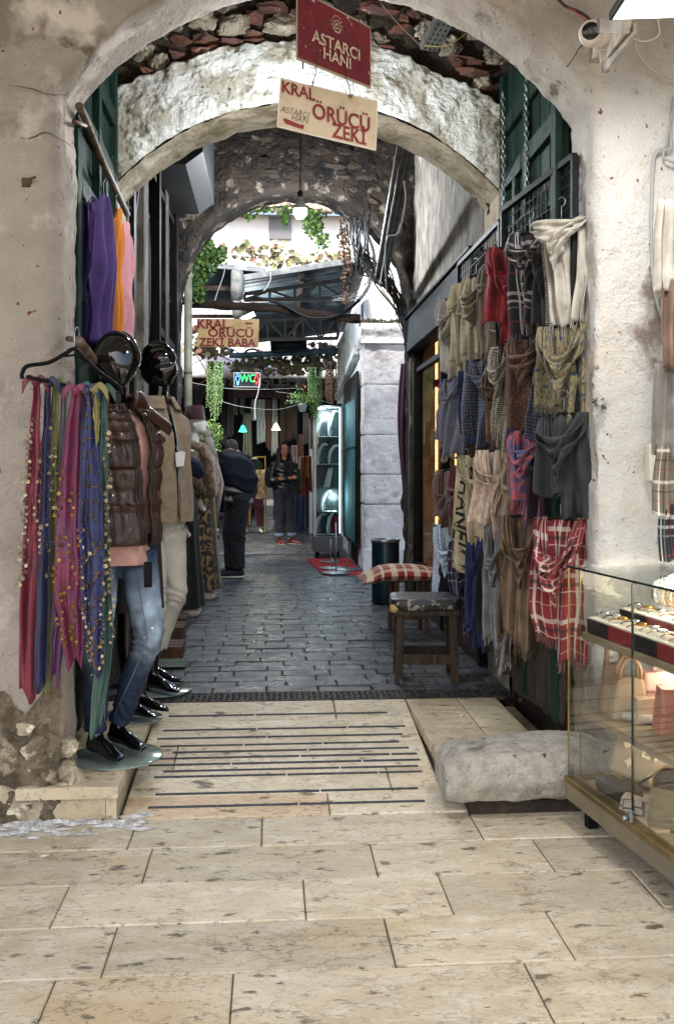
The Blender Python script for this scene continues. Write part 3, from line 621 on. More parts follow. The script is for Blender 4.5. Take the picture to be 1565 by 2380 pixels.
t.location.x += .07
mb = MB(); mb.bx(1.30, 1.39, 8.86, 8.94, .12, 3.0, jit=.01); tag(mb.build('wooden_post', mat('mossy_post', '5d5a48', .9, '33322a', 6, spots=[('8c8a76', 9, .58, .66)], stretch=(3, 3, .7), bump=1, bscale=40), smooth=False, bevel=.008), 'tall mossy grey wooden post between the shop window and the courtyard', 'post')
# dark red patterned cloth hanging by the post
mb = MB(); mb.grid(lambda u, v: PZ(932 + 24 * u * (1 + .3 * math.sin(v * 7)) - 8 * math.sin(v * 5), 845 + 400 * v, 9.4 + .04 * math.sin(u * 14)), 12, 40)
tag(mb.build('hanging_cloth', weave('kilim_cloth', '4a1420', '26283f', 18, .5, kind='WAVE'), solid=.01), 'dark red and blue woven cloth hanging beside the mossy wooden post', 'cloth')

# courtyard pillar and white side wall
t = thing('stone_pillar', 'lilac grey plastered stone pillar with a cornice and moss at the courtyard corner', 'pillar', (1.4, 11.7, .14))
mb = MB()
zs = [.12, .97, 1.34, 1.83, 2.45, 2.98]
for a, b in zip(zs, zs[1:]):
    def blk(u, v, a=a, b=b):
        # three visible faces wrapped
        per = u * 1.62; z = a + .008 + (b - a - .016) * v
        if per < .55: p = Vector((1.15, 12.15 - per, z)); n_ = Vector((-1, 0, 0))
        elif per < 1.07: p = Vector((1.15 + per - .55, 11.6, z)); n_ = Vector((0, -1, 0))
        else: p = Vector((1.67, 11.6 + per - 1.07, z)); n_ = Vector((1, 0, 0))
        e = min(v, 1 - v) * (b - a); return p + n_ * (.012 * fr(p * 5, .8, 5) - (.005 if e < .010 else 0))
    mb.grid(blk, 108, 26)
mb.bx(1.17, 1.65, 11.62, 12.13, .1, 2.98); mb.build('shaft', M_pillar, t, world=True)
mb = MB(); mb.grid(lambda u, v: Vector((1.10 + .62 * u, 11.54 + .02 * math.sin(v * 6) + .01 * fr(Vector((u * 6, v * 3, 0)), .8, 4) - .02 * v, 2.95 + .24 * v)), 40, 16); mb.bx(1.105, 1.72, 11.56, 12.2, 2.95, 3.18); mb.build('cornice', M_pillar, t, world=True)
mb = MB()
for k in range(420): p = Vector((rnd.uniform(1.1, 1.72), rnd.uniform(11.53, 11.8), 3.18 + rnd.random() ** 2 * .07)); mb.box(p, (.02, .01, .03), rot=Euler((rnd.random() * 3, rnd.random() * 3, rnd.random() * 3)).to_matrix(), tint=(rnd.uniform(.5, 1.4),) * 3)
mb.build('moss', mat('dry_moss', '3f4430', .95, '5e5640', 20, tint=1), t, smooth=False, world=True)
mb = MB(); mb.bx(1.13, 1.69, 11.57, 11.62, .1, .42); mb.build('plinth', M_pillar, t, smooth=False, world=True, bevel=.006)
t = thing('side_wall', 'whitewashed courtyard wall running back behind the teal shutter', 'wall', (1.15, 14, .14))
mb = MB(); mb.grid(lambda u, v: Vector((1.16 + .02 * fr(Vector((u * 9, v * 9, 0)), .8, 5), 12.1 + 4.4 * u, .1 + 3.5 * v)), 70, 60); mb.grid(lambda u, v: Vector((1.16 + 1.5 * u, 16.5, .1 + 3.5 * v)), 4, 4); mb.bx(1.2, 2.6, 12.2, 16.45, .1, 3.58); mb.build('plaster', M_white, t, world=True)
mb = MB(); mb.bar((1.12, 12.2, 2.95), (1.12, 15.9, 2.62), .10, .12); mb.build('ledge', M_white, t, smooth=False, world=True, bevel=.01)
t = thing('parapet', 'off-white stained parapet wall sloping above the mossy pillar cornice', 'wall', (1.4, 12.4, 3.2))
mb = MB(); mb.prism([PY(843, 748, 12.3), PY(1010, 748, 12.3), PY(1010, 560, 12.3), PY(965, 600, 12.3), PY(905, 662, 12.3), PY(843, 700, 12.3)], (0, .3, 0)); mb.build('plaster', mat('stained_offwhite', 'b9b2aa', .9, '6c665f', 3, .5, .64, bump=.6, bscale=30), t, smooth=False, world=True)
# teal shutter leaning on that wall
t = thing('shutter', 'tall teal shutter cloth on a dark grey board against the white side wall', 'shutter', (1.1, 13, .14))
mb = MB(); mb.bx(1.095, 1.125, 12.05, 14.25, .40, 2.66); mb.build('board', M_darkmetal, t, smooth=False, world=True, bevel=.004)
mb = MB(); mb.grid(lambda u, v: Vector((1.078 + .012 * math.sin(u * 22 + v) * (1 - v * .5), 12.12 + 2.03 * u, .45 + (1.86 + .05 * u) * v)), 50, 30); mb.build('teal_cloth', mat('teal_canvas', '24626a', .8, '184a52', 8, stretch=(1, 5, .6), bump=.4), t, world=True)
mb = MB(); mb.bx(1.068, 1.076, 12.1, 14.2, 1.68, 1.70); mb.build('batten', M_darkmetal, t, smooth=False, world=True)
# low white door area under it
mb = MB(); mb.bx(1.135, 1.15, 12.5, 13.4, .14, .40); tag(mb.build('vent_panel', M_black, smooth=False), 'small dark opening at the foot of the white side wall', 'vent')
# courtyard left wall
t = wallgrid('side_wall', 'shadowy grey courtyard wall behind the costume racks', 'wall', lambda u, v: Vector((-1.85 + .02 * fr(Vector((u * 9, v * 5, 0)), .8, 4), 9.4 + 9.5 * u, .1 + 4.2 * v)), 50, 30, M_greyplast)
# drain gratings
def grate(name, label, x0, x1, y0, y1, z, dx, rows):
    t = thing(name, label, 'grating', ((x0 + x1) / 2, (y0 + y1) / 2, z))
    mb = MB(); n_ = int((x1 - x0) / dx); rh = (y1 - y0) / rows
    for r_ in range(rows + 1): mb.bx(x0, x1, y0 + rh * r_ - .005, y0 + rh * r_ + .005, z - .02, z)
    for k in range(n_ + 1):
        for r_ in range(rows): s_ = .006 * (1 if r_ % 2 else -1); mb.bar((x0 + k * dx - s_, y0 + rh * r_ + .004, z - .01), (x0 + k * dx + s_, y0 + rh * (r_ + 1) - .004, z - .01), dx * .32, .018)
    mb.build('bars', mat('cast_iron', '4f4b47', .6, '2c2a28', 20, metal=.5, bump=.6, spots=[('8a8479', 30, .64, .7)]), t, smooth=False, world=True)
    mb = MB(); mb.bx(x0, x1, y0, y1, z - .09, z - .05); mb.build('channel', mat('channel_dark', '0b0a0a', .9), t, smooth=False, world=True)
grate('drain_grating', 'black iron drain grating between the ramp and the dark pavers', -.83, 1.30, 5.175, 5.355, .142, .032, 4)
grate('drain_grating', 'narrow drain grating crossing the courtyard pavers far behind', -1.7, .95, 13.9, 14.04, .146, .06, 2)
# red mat
mb = MB(); mb.grid(lambda u, v: Vector((.50 + .60 * u + .12 * v * (1 - u), 11.25 + 2.0 * (1 - v), .147 + .004 * math.sin(u * 9 + v * 4))), 20, 20)
tag(mb.build('door_mat', mat('red_felt', '9c1c28', .95, '7a141e', 30, bump=.6, bscale=200), solid=.008), 'red felt mat on the pavers in front of the jewellery cabinet', 'mat')

# ---------------- back shop
bs_ = thing('back_shop', 'dark textile shop across the courtyard under a white awning', 'shop', (0, 18.8, .14))
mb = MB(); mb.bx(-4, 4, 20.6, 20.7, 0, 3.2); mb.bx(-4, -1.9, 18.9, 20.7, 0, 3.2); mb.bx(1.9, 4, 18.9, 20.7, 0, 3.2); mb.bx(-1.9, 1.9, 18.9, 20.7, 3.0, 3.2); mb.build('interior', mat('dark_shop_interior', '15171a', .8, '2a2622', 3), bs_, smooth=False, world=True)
mb = MB(); mb.bx(-3, 3, 18.82, 18.88, 2.82, 3.28); mb.build('fascia', mat('wine_red_fascia', '471a20', .6, '2f1216', 3), bs_, smooth=False, world=True)
mb = MB(); P0 = PY(642, 876, 18.80)
for body, vx, vy, sz, bd in (('İŞLEME', 650, 887, .28, .008), ('KIYAFETLERİ & TURİSTİK GİYİM', 633, 898, .098, .001), ('17', 529, 889, .2, .004), ('17', 700, 889, .2, .004)): 
    p = PY(vx, vy, 18.80); mb.text(body, pf(p, (1.12, 0, 0), (0, 0, 1)), sz, bold=bd)
for vx in (529, 700):
    p = PY(vx, 889, 18.81); mb.add([p + Vector((math.cos(a) * r_ * .8, 0, math.sin(a) * r_)) for r_ in (.15, .135) for a in [2 * math.pi * k / 24 for k in range(24)]], [(k, (k + 1) % 24, 24 + (k + 1) % 24, 24 + k) for k in range(24)])
mb.build('lettering', mat('silver_lettering', '9b9a9c', .5), bs_, smooth=False, world=True)
mb = MB(); mb.grid(lambda u, v: Vector((-3.2 + 6.4 * u, 17.9 + 1.0 * v, 3.22 + .55 * v + .012 * math.sin(u * 60))), 80, 6); mb.bx(-3.2, 3.2, 17.86, 17.90, 3.12, 3.24); mb.build('awning', mat('white_awning', 'cfcdce', .7, 'b6b4b6', 3), bs_, world=True, solid=.01)
mb = MB(); mb.bx(-4, 4, 18.95, 19.1, 3.2, 4.4); mb.build('upper_wall', mat('pale_upper_wall', 'd4cfd3', .8), bs_, smooth=False, world=True)
for vx, w_ in ((722, .07), (735, .06)): p = PY(vx, 1100, 18.7); mb = MB(); mb.bx(p.x - w_ / 2, p.x + w_ / 2, 18.66, 18.72, .14, 2.4); mb.build('door_frame', mat('white_aluminium', 'aeb2b6', .4), bs_, smooth=False, world=True)
mb = MB(); mb.bx(-1.9, .3, 18.95, 18.96, .14, 1.15); mb.build('low_window', glass('back_glass', (.6, .65, .68), a=.12), bs_, smooth=False, world=True)
# bright white house behind
wh = thing('white_house', 'bright white house with a tiled eave seen above the sheet roofs', 'house', (0, 24, 0))
mb = MB(); mb.bx(-7, 7, 24, 30, 0, 7.85); mb.build('wall', mat('bright_white_wall', 'f2f1ef', .8, 'e9e7e4', 2), wh, smooth=False, world=True)
rf_ = MB()
for k in range(90):
    x = -7 + .16 * k; rf_.tube([(x, 23.6, 7.85), (x, 26, 8.8)], .085, 8)
rf_.build('roof', mat('pale_roof_tile', '9b8c80', .9), wh, world=True)
mb = MB(); p = PY(650, 530, 23.95); mb.bx(p.x - .28, p.x + .28, 23.93, 24.02, p.z - .28, p.z + .28); mb.build('window', mat('shaded_window', '6c6d70', .4), wh, smooth=False, world=True)
# ---------------- sheet metal roofs and trusses
def sheet_roof(label, A, B, C, D, nwave, edge=True):
    A, B, C, D = map(Vector, (A, B, C, D))
    t = thing('sheet_roof', label, 'roof', A.lerp(C, .5))
    def f(u, v): p = A.lerp(B, u).lerp(D.lerp(C, u), v); return p + Vector((0, 0, .018 * math.sin(v * nwave * 2 * math.pi)))
    mb = MB(); mb.grid(f, 12, nwave * 8); mb.build('corrugated_sheet', M_corr, t, world=True, solid=.003)
    mb = MB(); mb.bar(A + Vector((0, -.02, .0)), B + Vector((0, -.02, 0)), .03, .07); mb.build('edge_flashing', mat('pale_flashing', '8f9699', .5, '6a6f72', 6), t, smooth=False, world=True, bevel=.004)
    return t, f
tr, fA = sheet_roof('corrugated sheet metal roof rising to the right on dark steel trusses', PY(545, 650, 11.4), PY(858, 600, 11.4), PY(800, 770, 17), PY(560, 800, 17), 26)
def truss(Yt, pa, pb, qa, qb, n_):
    mb = MB(); A, B, C, D = [PY(*p, Yt) for p in (pa, pb, qa, qb)]
    mb.bar(A, B, .05, .05); mb.bar(C, D, .05, .05)
    for k in range(n_ + 1):
        u = k / n_; mb.bar(A.lerp(B, u), C.lerp(D, u), .03, .03)
        if k < n_: mb.bar(A.lerp(B, u) if k % 2 else C.lerp(D, u), C.lerp(D, u + 1 / n_) if k % 2 else A.lerp(B, u + 1 / n_), .03, .03)
    mb.build('truss', mat('dark_truss_steel', '2b2826', .7, '1c1a19', 8), tr, smooth=False, world=True)
truss(11.7, (568, 684), (800, 650), (568, 698), (800, 694), 4); truss(14.4, (580, 748), (785, 735), (580, 790), (785, 786), 5)
for u in (.05, .5, .93): mb = MB(); mb.bar(fA(u, .02) - Vector((0, 0, .06)), fA(u, .98) - Vector((0, 0, .06)), .05, .07); mb.build('rafter', M_rust, tr, smooth=False, world=True)
mb = MB(); p = PY(551, 665, 11.3); mb.ell(p, (.075, .10, .19), 14, boxy=.8); mb.ell(p + Vector((.0, 0, -.28)), (.06, .09, .11), 14, boxy=.7); mb.build('gutter_end', mat('dirty_plastic', '8e9290', .6, '5d605e', 8, bump=.3), tr, world=True)
trB, fB = sheet_roof('smaller dark sheet metal roof behind the green creeper on the left', PY(425, 612, 13), PY(616, 628, 13), PY(640, 720, 18), PY(430, 715, 18), 20)
mb = MB(); mb.bar(PY(430, 668, 13.3), PY(600, 672, 13.3), .05, .06); mb.bar(PY(430, 735, 16), PY(560, 735, 16), .05, .06); mb.build('rafter', M_rust, trB, smooth=False, world=True)
mb = MB(); mb.tube([PZ(425 + 412 * t_, 698 + 42 * t_ + 3 * math.sin(t_ * 9), 10.4) for t_ in [k / 20 for k in range(21)]], [.048 + .008 * math.sin(k * 1.7) for k in range(21)], 12)
tag(mb.build('wooden_beam', mat('dark_log', '3a2a1e', .9, '211812', 9, stretch=(.6, 3, 3), bump=1, bscale=40)), 'rough brown log beam spanning under the sheet roof', 'beam')
mb = MB(); mb.tube([PY(538, 812, 15.5), PY(537, 826, 15.5), PY(560, 826, 15.5), PY(660, 821, 15.5), PY(784, 815, 15.5)], .05, 12)
for vx in (652, 690): mb.tube([PY(vx, 822, 15.5) + Vector((-.02, 0, 0)), PY(vx, 822, 15.5) + Vector((.02, 0, 0))], .058, 12)
tag(mb.build('drain_pipe', mat('blue_grey_pipe', '33525e', .5, '243b44', 8)), 'blue grey pipe crossing below the sheet roof', 'pipe')
mb = MB(); p = PZ(437, 1000, 9.9); mb.tube([(p.x, p.y, .14), (p.x, p.y, 4.1)], .042, 12)
for z in (1.2, 2.4, 3.4): mb.tube([(p.x, p.y, z), (p.x, p.y, z + .04)], .048, 12)
tag(mb.build('down_pipe', mat('cream_pipe', '9a9a86', .5, '7c7c6a', 5)), 'cream upright drain pipe at the left jamb of the far arch', 'pipe')
# black speaker/awning roll under the roof, and coil of cable
mb = MB(); mb.tube([PY(628, 802, 15), PY(712, 798, 15)], .10, 10); tag(mb.build('awning_roll', M_black), 'black rolled awning above the blue grey pipe', 'awning')
mb = MB()
for k in range(4): mb.tube([PY(586, 822, 14.6) + Vector((math.cos(a) * (.13 + .008 * k), .01 * k, -.06 + math.sin(a) * (.12 + .008 * k))) for a in [2 * math.pi * q / 24 for q in range(25)]], .007, 5)
tag(mb.build('cable_coil', M_cable), 'coil of black cable hanging under the blue grey pipe', 'cable')
# ================================================================ signs, lamps, cables
def planefn(A, B, C):   # plane through three points; returns V-pixel -> point and unit axes
    n_ = (B - A).cross(C - A).normalized(); rx = (B - A).normalized(); up = (C - A); up = (up - rx * up.dot(rx)).normalized()
    def at(x, y, off=0): d = ray(x, y); t_ = (A - O).dot(n_) / d.dot(n_); return O + d * t_ + n_ * (off if n_.dot(FWD) < 0 else -off)
    return at, rx, up, n_
def signboard(name, label, BL, BR, TL, TR, m, th=.012, edge=None):
    t = thing(name, label, 'sign', (BL + BR) / 2)
    n_ = (BR - BL).cross(TL - BL).normalized(); n_ = n_ if n_.dot(FWD) > 0 else -n_
    mb = MB(); mb.prism([BL, BR, TR, TL], n_ * th); mb.build('board', m, t, smooth=False, world=True, bevel=.003)
    mb = MB()
    for a, b in ((BL, BR), (BR, TR), (TR, TL), (TL, BL)): mb.bar(a - n_ * .001 + n_ * th / 2, b - n_ * .001 + n_ * th / 2, .004, th + .003)
    if edge: mb.build('edging', edge, t, smooth=False, world=True)
    return t
# red sign
BL, BR = PZ(692, 132, 3.60), PZ(862, 200, 3.88); TL = BL + Vector((0, 0, .257)); TR = BR + Vector((0, 0, .235))
M_redsign = mat('chipped_dark_red_paint', '6e1620', .5, '5a1019', 6, spots=[('b98f7c', 30, .66, .68, 6), ('cbb9a4', 8, .66, .68, 10), ('v', '8a5a50', 5, .006)], bump=.3)
t = signboard('hanging_sign', 'dark red tilted sign lettered ASTARCI HANI hanging at the top of the arch', BL, BR, TL, TR, M_redsign, .014, mat('beige_edge', 'a08c78', .7, bump=.1))
at, rx, up, n_ = planefn(BL, BR, TL); rxx = (BR - BL).normalized()
upv = Vector((0, 0, 1))
def signtext(mb, at, rx, body, vx, vy, size, bold=0, off=.004, slant=0, wx=1):
    p = at(vx, vy, off); mb.text(body, lambda x, y: p + rx * (x * wx + y * slant) + upv * y, size, bold=bold)
mb = MB(); signtext(mb, at, rxx, 'ASTARCI', 781, 108, .064, .0012, wx=1.05); signtext(mb, at, rxx, 'HANI', 782, 138, .062, .0012, wx=1.05)
c0 = at(781, 62, .004)
for k in range(13):
    a = math.pi * 2 * k / 13; mb.text('*', lambda x, y, a=a: c0 + rxx * (x + .028 * math.cos(a)) + upv * (y + .033 * math.sin(a) + .004), .022)
for r0, r1, h_ in ((.020, .017, 1.25), (.010, .006, 1.2)): mb.add([c0 + rxx * math.cos(a) * r_ + upv * math.sin(a) * r_ * h_ for r_ in (r0, r1) for a in [2 * math.pi * k / 18 for k in range(18)]], [(k, (k + 1) % 18, 18 + (k + 1) % 18, 18 + k) for k in range(18)])
mb.build('lettering', mat('worn_cream_paint', 'c9b79f', .7, 'a58a78', 60, .5, .6), t, smooth=False, world=True)
# cream sign
BL, BR = PZ(645, 292, 3.66), PZ(873, 347, 3.92); TL, TR = PZ(653, 183, 3.66), PZ(877, 237, 3.92)
M_cream = mat('yellowed_cream_paint', 'bfae94', .6, 'a8957a', 5, spots=[('6e5a45', 24, .68, .71, 6), ('d6c8b0', 3, .6, .7), ('8a745a', 6, .62, .7, 8)], bump=.15)
t2 = signboard('hanging_sign', 'cream sign lettered KRAL ÖRÜCÜ ZEKİ in red, hanging by wires below the red sign', BL, BR, TL, TR, M_cream, .008, mat('worn_white_edge', 'c9c2b4', .7, bump=.1))
at2, rx2, up2, n2 = planefn(BL, BR, TL); rx2 = (BR - BL).normalized()
M_redp = mat('faded_red_paint', '7e1c20', .6, '6a1516', 20, bump=.05)
mb = MB(); signtext(mb, at2, rx2, 'KRAL', 692, 213, .064, .0012, wx=1.0); signtext(mb, at2, rx2, 'ÖRÜCÜ', 793, 276, .086, .0014, wx=.93); signtext(mb, at2, rx2, 'ZEKİ', 811, 314, .080, .0014, wx=.95)
p = at2(680, 288, .004); mb.prism([p + rx2 * a + upv * b for a, b in ((-.045, .012), (-.03, .012), (.03, .003), (.05, .006), (.045, -.012), (-.035, -.006))], n2 * -.0005 if n2.dot(FWD) > 0 else n2 * .0005)
mb.build('red_lettering', M_redp, t2, smooth=False, world=True)
mb = MB(); signtext(mb, at2, rx2, 'ASTARCI', 685, 262, .036, -.0006, slant=.25, wx=.9); signtext(mb, at2, rx2, 'HAN', 696, 278, .036, -.0006, slant=.25)
mb.build('handwriting', mat('marker_ink', '2b2a2c', .6, bump=0), t2, smooth=False, world=True)
M_wire = mat('twisted_wire', '3a342e', .6, metal=.5, bump=0)
for a, b in (((733, 150), (722, 200)), ((800, 178), (812, 228))):
    mb = MB(); A = at(a[0], a[1], .006); B = at2(b[0], b[1], .006); pts_ = catm([A + Vector((0, 0, .05)), A, A.lerp(B, .5) + Vector((.004, 0, 0)), B, B + Vector((.008, -.004, .012)), B + Vector((-.008, -.004, .004))], 8); mb.tube(pts_, .0018, 6)
    tag(mb.build('sign_wire', M_wire), 'twisted wire tying the cream sign to the red sign above, ' + ('on the left' if a[0] < 760 else 'on the right'), 'wire')
# support hook for the signs
mb = MB(); A = TL.lerp(TR, .5); mb.tube([PZ(745, -10, 3.68), PZ(742, -140, 3.72), PZ(742, -260, 3.85)], .003, 6); mb.tube([PZ(835, 60, 3.84), PZ(832, -140, 3.84), PZ(832, -260, 3.86)], .003, 6)
tag(mb.build('sign_chain', M_wire), 'thin chain holding the red sign from the crown of the arch', 'chain')
# courtyard signs
Yq = 10.6; BL, BR, TL, TR = PY(458, 806, Yq), PY(600, 808, Yq), PY(460, 741, Yq), PY(602, 741, Yq)
t3 = signboard('hanging_sign', 'small cream sign lettered KRAL ÖRÜCÜ ZEKİ BABA in red at the courtyard entrance', BL, BR, TL, TR, mat('ochre_sign_paint', 'c2a070', .6, 'ad8c5c', 5, bump=.1), .01)
at3, rx3, up3, n3 = planefn(BL, BR, TL)
mb = MB(); signtext(mb, at3, rx3, 'KRAL', 494, 754, .145, .005); signtext(mb, at3, rx3, 'ÖRÜCÜ', 536, 775, .13, .004, wx=1.1); signtext(mb, at3, rx3, 'ZEKİ BABA', 528, 797, .125, .004)
p = at3(578, 752, .004); mb.prism([p + rx3 * a + upv * b for a, b in ((-.04, .012), (.04, .008), (.04, -.008), (-.04, -.012))], Vector((0, -.0005, 0)))
mb.build('lettering', M_redp, t3, smooth=False, world=True)
mb = MB(); mb.tube([PY(500, 741, 10.6), PY(502, 715, 10.5)], .004, 5); mb.tube([PY(575, 741, 10.6), PY(574, 720, 10.5)], .004, 5); tag(mb.build('sign_wire', M_wire), 'two short wires holding the small cream courtyard sign to the log beam', 'wire')
Yq = 13.0; t4 = thing('neon_sign', 'lit WC sign with a blue man and a red woman hanging in the courtyard', 'sign', PY(574, 898, Yq))
A, B = PY(543, 900, Yq), PY(605, 866, Yq)
mb = MB(); mb.bx(A.x, B.x, Yq, Yq + .05, A.z, B.z); mb.build('panel', mat('black_panel', '0a0b10', .3), t4, smooth=False, world=True)
mb = MB(); fw = .012
mb.bx(A.x, B.x, Yq - .008, Yq + .05, A.z, A.z + fw); mb.bx(A.x, B.x, Yq - .008, Yq + .05, B.z - fw, B.z); mb.bx(A.x, A.x + fw, Yq - .008, Yq + .05, A.z + fw, B.z - fw); mb.bx(B.x - fw, B.x, Yq - .008, Yq + .05, A.z + fw, B.z - fw)
mb.build('frame', mat('silver_frame', '8b8f96', .4, metal=.5), t4, smooth=False, world=True)
mb = MB(); p = PY(575, 880, Yq - .004); mb.text('WC', pf(p, (.8, 0, 0), (0, 0, 1)), .15, bold=-.001); mb.build('green_tubing', mat('neon_green', '000000', emit='2dff66', es=2.2), t4, smooth=False, world=True)
def pict(cx_, m, skirt):
    p = PY(cx_, 883, Yq - .006); mb = MB(); q = lambda x, z: p + Vector((x, 0, z))
    mb.tube([q(.014 * math.cos(a), .075 + .014 * math.sin(a)) for a in [k * math.pi / 6 for k in range(13)]], .0035, 5)
    L = [(-.022, .05), (-.022, -.01), (-.010, -.01), (-.010, -.07), (0, -.07), (0, -.02), (.010, -.02), (.010, -.07), (.022, -.01), (.022, .05), (-.022, .05)] if not skirt else [(-.012, .05), (-.032, -.02), (-.012, -.02), (-.010, -.07), (0, -.02), (.010, -.07), (.012, -.02), (.032, -.02), (.012, .05), (-.012, .05)]
    mb.tube([q(*a) for a in L], .0038, 5); mb.build('figure_tubing', m, t4, world=True)
pict(552, mat('neon_blue', '000000', emit='4f8dff', es=2.5), False); pict(596, mat('neon_red', '000000', emit='ff4038', es=2.2), True)
# bare bulb hanging in the passage
def lamp_light(name, loc, e, r_, col, parent=None):
    L = bpy.data.lights.new(name, 'POINT'); L.energy = e; L.shadow_soft_size = r_; L.color = col; o = bpy.data.objects.new(name, L); COL.objects.link(o); o.location = loc; return o
p = PZ(697, 492, 8.4); t5 = thing('hanging_bulb', 'bare white glowing bulb hanging on a long cord in the passage', 'lamp', p)
mb = MB(); mb.lathe([(0, -.062), (.03, -.056), (.052, -.035), (.060, -.01), (.060, .02)], seg=20); mb.build('bulb', mat('lit_bulb', 'ffffff', emit='f2f8ff', es=6), t5)
mb = MB(); mb.lathe([(.060, .02), (.055, .05), (.03, .09), (.022, .10), (.022, .135), (0, .135)], seg=20); mb.build('bulb_base', mat('white_plastic', 'c4c8c8', .5, bump=0), t5)
mb = MB(); mb.tube([(0, 0, .13), (.004, 0, .5), (0, 0, 1.3)], .006, 6); mb.lathe([(.026, .13), (.026, .17), (.012, .19)], seg=14); mb.build('cord', M_cable, t5)
lamp_light('bulb_light', p + Vector((0, 0, -.12)), 70, .06, (.9, .95, 1))
# bulb hanging between the two arches, behind the signs
p = Vector((.16, 4.72, 3.30)); t6 = thing('hanging_bulb', 'bare bulb hanging between the two arches, hidden behind the red sign', 'lamp', p)
mb = MB(); mb.lathe([(0, -.05), (.025, -.045), (.045, -.02), (.048, .01), (.03, .05), (.015, .06), (.015, .085)], seg=20); mb.build('bulb', MC['lit_bulb'], t6)
mb = MB(); mb.tube([(0, 0, .08), (0, 0, .8)], .005, 6); mb.build('cord', M_cable, t6)
lamp_light('bulb_light', p + Vector((0, 0, -.09)), 20, .05, (.93, .97, 1))
# flood light panel top right
t7 = thing('flood_lamp', 'white glowing LED flood panel in a dark frame at the top right corner', 'lamp', PZ(1500, 20, 3.2))
A, B, C, D = PZ(1412, 48, 3.30), PZ(1600, 42, 3.25), PZ(1620, -60, 2.9), PZ(1476, -52, 2.95)
nn = (B - A).cross(D - A).normalized(); nn = nn if nn.z < 0 else -nn
mb = MB(); mb.prism([A, B, C, D], -nn * .03); mb.build('housing', M_darkmetal, t7, smooth=False, world=True, bevel=.004)
cen = (A + B + C + D) / 4; q = [v.lerp(cen, .10) + nn * .003 for v in (A, B, C, D)]
mb = MB(); mb.add(q, [(0, 1, 2, 3)]); mb.build('lit_panel', mat('lit_panel', 'ffffff', emit='fffaf2', es=1.5), t7, smooth=False, world=True)
AL = bpy.data.lights.new('flood_light', 'AREA'); AL.energy = 10; AL.size = .2; AL.color = (1, .96, .91); ao = bpy.data.objects.new('flood_light', AL); COL.objects.link(ao); ao.location = cen + nn * .02; ao.rotation_euler = nn.to_track_quat('-Z', 'Y').to_euler()
# bracket arm and perforated rail
mb = MB(); mb.bar(PZ(1385, 60, 3.7), PZ(1455, 60, 3.4), .03, .05); mb.bar(PZ(1405, 160, 3.78), PZ(1475, 65, 3.4), .012, .035); mb.bar(PZ(1400, 60, 3.78), PZ(1404, 168, 3.80), .035, .012); mb.bar(PZ(1412, 125, 3.7), PZ(1455, 60, 3.4), .012, .03)
tag(mb.build('wall_bracket', mat('painted_white_steel', 'b5aca2', .5, '8c8278', 9), smooth=False, bevel=.002), 'white steel bracket carrying the flood lamp on the right pier', 'bracket')
# security camera
cp = PY(1372, 78, 3.62); t8 = thing('security_camera', 'white dome security camera beside the flood lamp on the arch', 'camera', cp)
mb = MB(); fwdv = Vector((-.35, -.9, -.12)).normalized(); qm = fwdv.to_track_quat('Z', 'Y').to_matrix()
def orient(prof, c, seg=24, m=qm): b = MB(); b.lathe(prof, (0, 0, 0), seg); b.V = [tuple(m @ Vector(v) + Vector(c)) for v in b.V]; return b
M_campl = mat('white_camera_plastic', 'c9bfb4', .4, bump=0)
orient([(.0, -.05), (.035, -.045), (.046, -.02), (.048, .01), (.043, .03), (.034, .034)], (0, 0, 0)).build('body', M_campl, t8)
orient([(.0, .036), (.030, .036), (.034, .034)], (0, 0, 0)).build('lens_ring', mat('black_lens', '0b0c0e', .15, bump=0), t8)
b = orient([(.0, .0405), (.013, .0395), (.013, .036)], (0, 0, 0)); b.build('lens', mat('grey_lens', '4c5056', .1, bump=0), t8)
mb = MB(); mb.tube([(.015, .012, .004), (.055, .03, .012)], [.046, .054], 20); mb.tube([(.055, .03, .012), (.085, .045, .018)], [.058, .058], 20); mb.bar((.07, .04, .015), (.10, .24, .01), .05, .05); mb.build('mount', M_campl, t8)
# cables on the upper right
def cable(label, pts, r_=.005, m=None, name='cable', cat='cable'):
    mb = MB(); mb.tube(catm(pts, 10), r_, 7); return tag(mb.build(name, m or M_cable), label, cat)
W = lambda x, y, d=.02: PY(x, y, YF - d)
cable('grey conduit cable bending down the right pier', [W(1600, 215), W(1565, 232), W(1556, 300, .03), W(1557, 345, .03), W(1530, 350, .03), W(1517, 380), W(1512, 500), W(1513, 600), W(1520, 680, .03), W(1540, 745, .03), W(1570, 780)], .007, M_gcable)
cable('grey cable dropping beside the bent conduit on the right pier', [W(1562, 250, .035), W(1548, 330, .035), W(1540, 365, .035), W(1568, 380, .035), W(1590, 400)], .005, M_gcable)
cable('off-white cable bundle sagging under the flood lamp', [W(1420, 120, .04), W(1470, 80, .1), W(1475, 110, .06), W(1500, 150, .05), W(1540, 175, .04), W(1600, 190, .05)], .006, mat('dusty_white_cable', 'a1968a', .6))
cable('thin white cable looping beside the flood bracket', [W(1470, 90, .1), W(1500, 96, .08), W(1530, 80, .08), W(1528, 40, .08), W(1540, -20, .1)], .003, M_wcable)
cable('black cable running up from the security camera', [W(1380, 55, .06), W(1350, 30, .05), W(1310, 12, .04), W(1285, -20, .05)], .006)
cable('red cable running beside the camera cable', [W(1372, 60, .06), W(1340, 30, .05), W(1300, 6, .04), W(1280, -20, .05)], .003, mat('red_cable', '9a2424', .5, bump=0))
cable('thin dark wire hanging from the white bracket', [W(1358, 98, .02), W(1345, 112), W(1334, 130), W(1322, 148), W(1314, 156)], .002, M_wire)
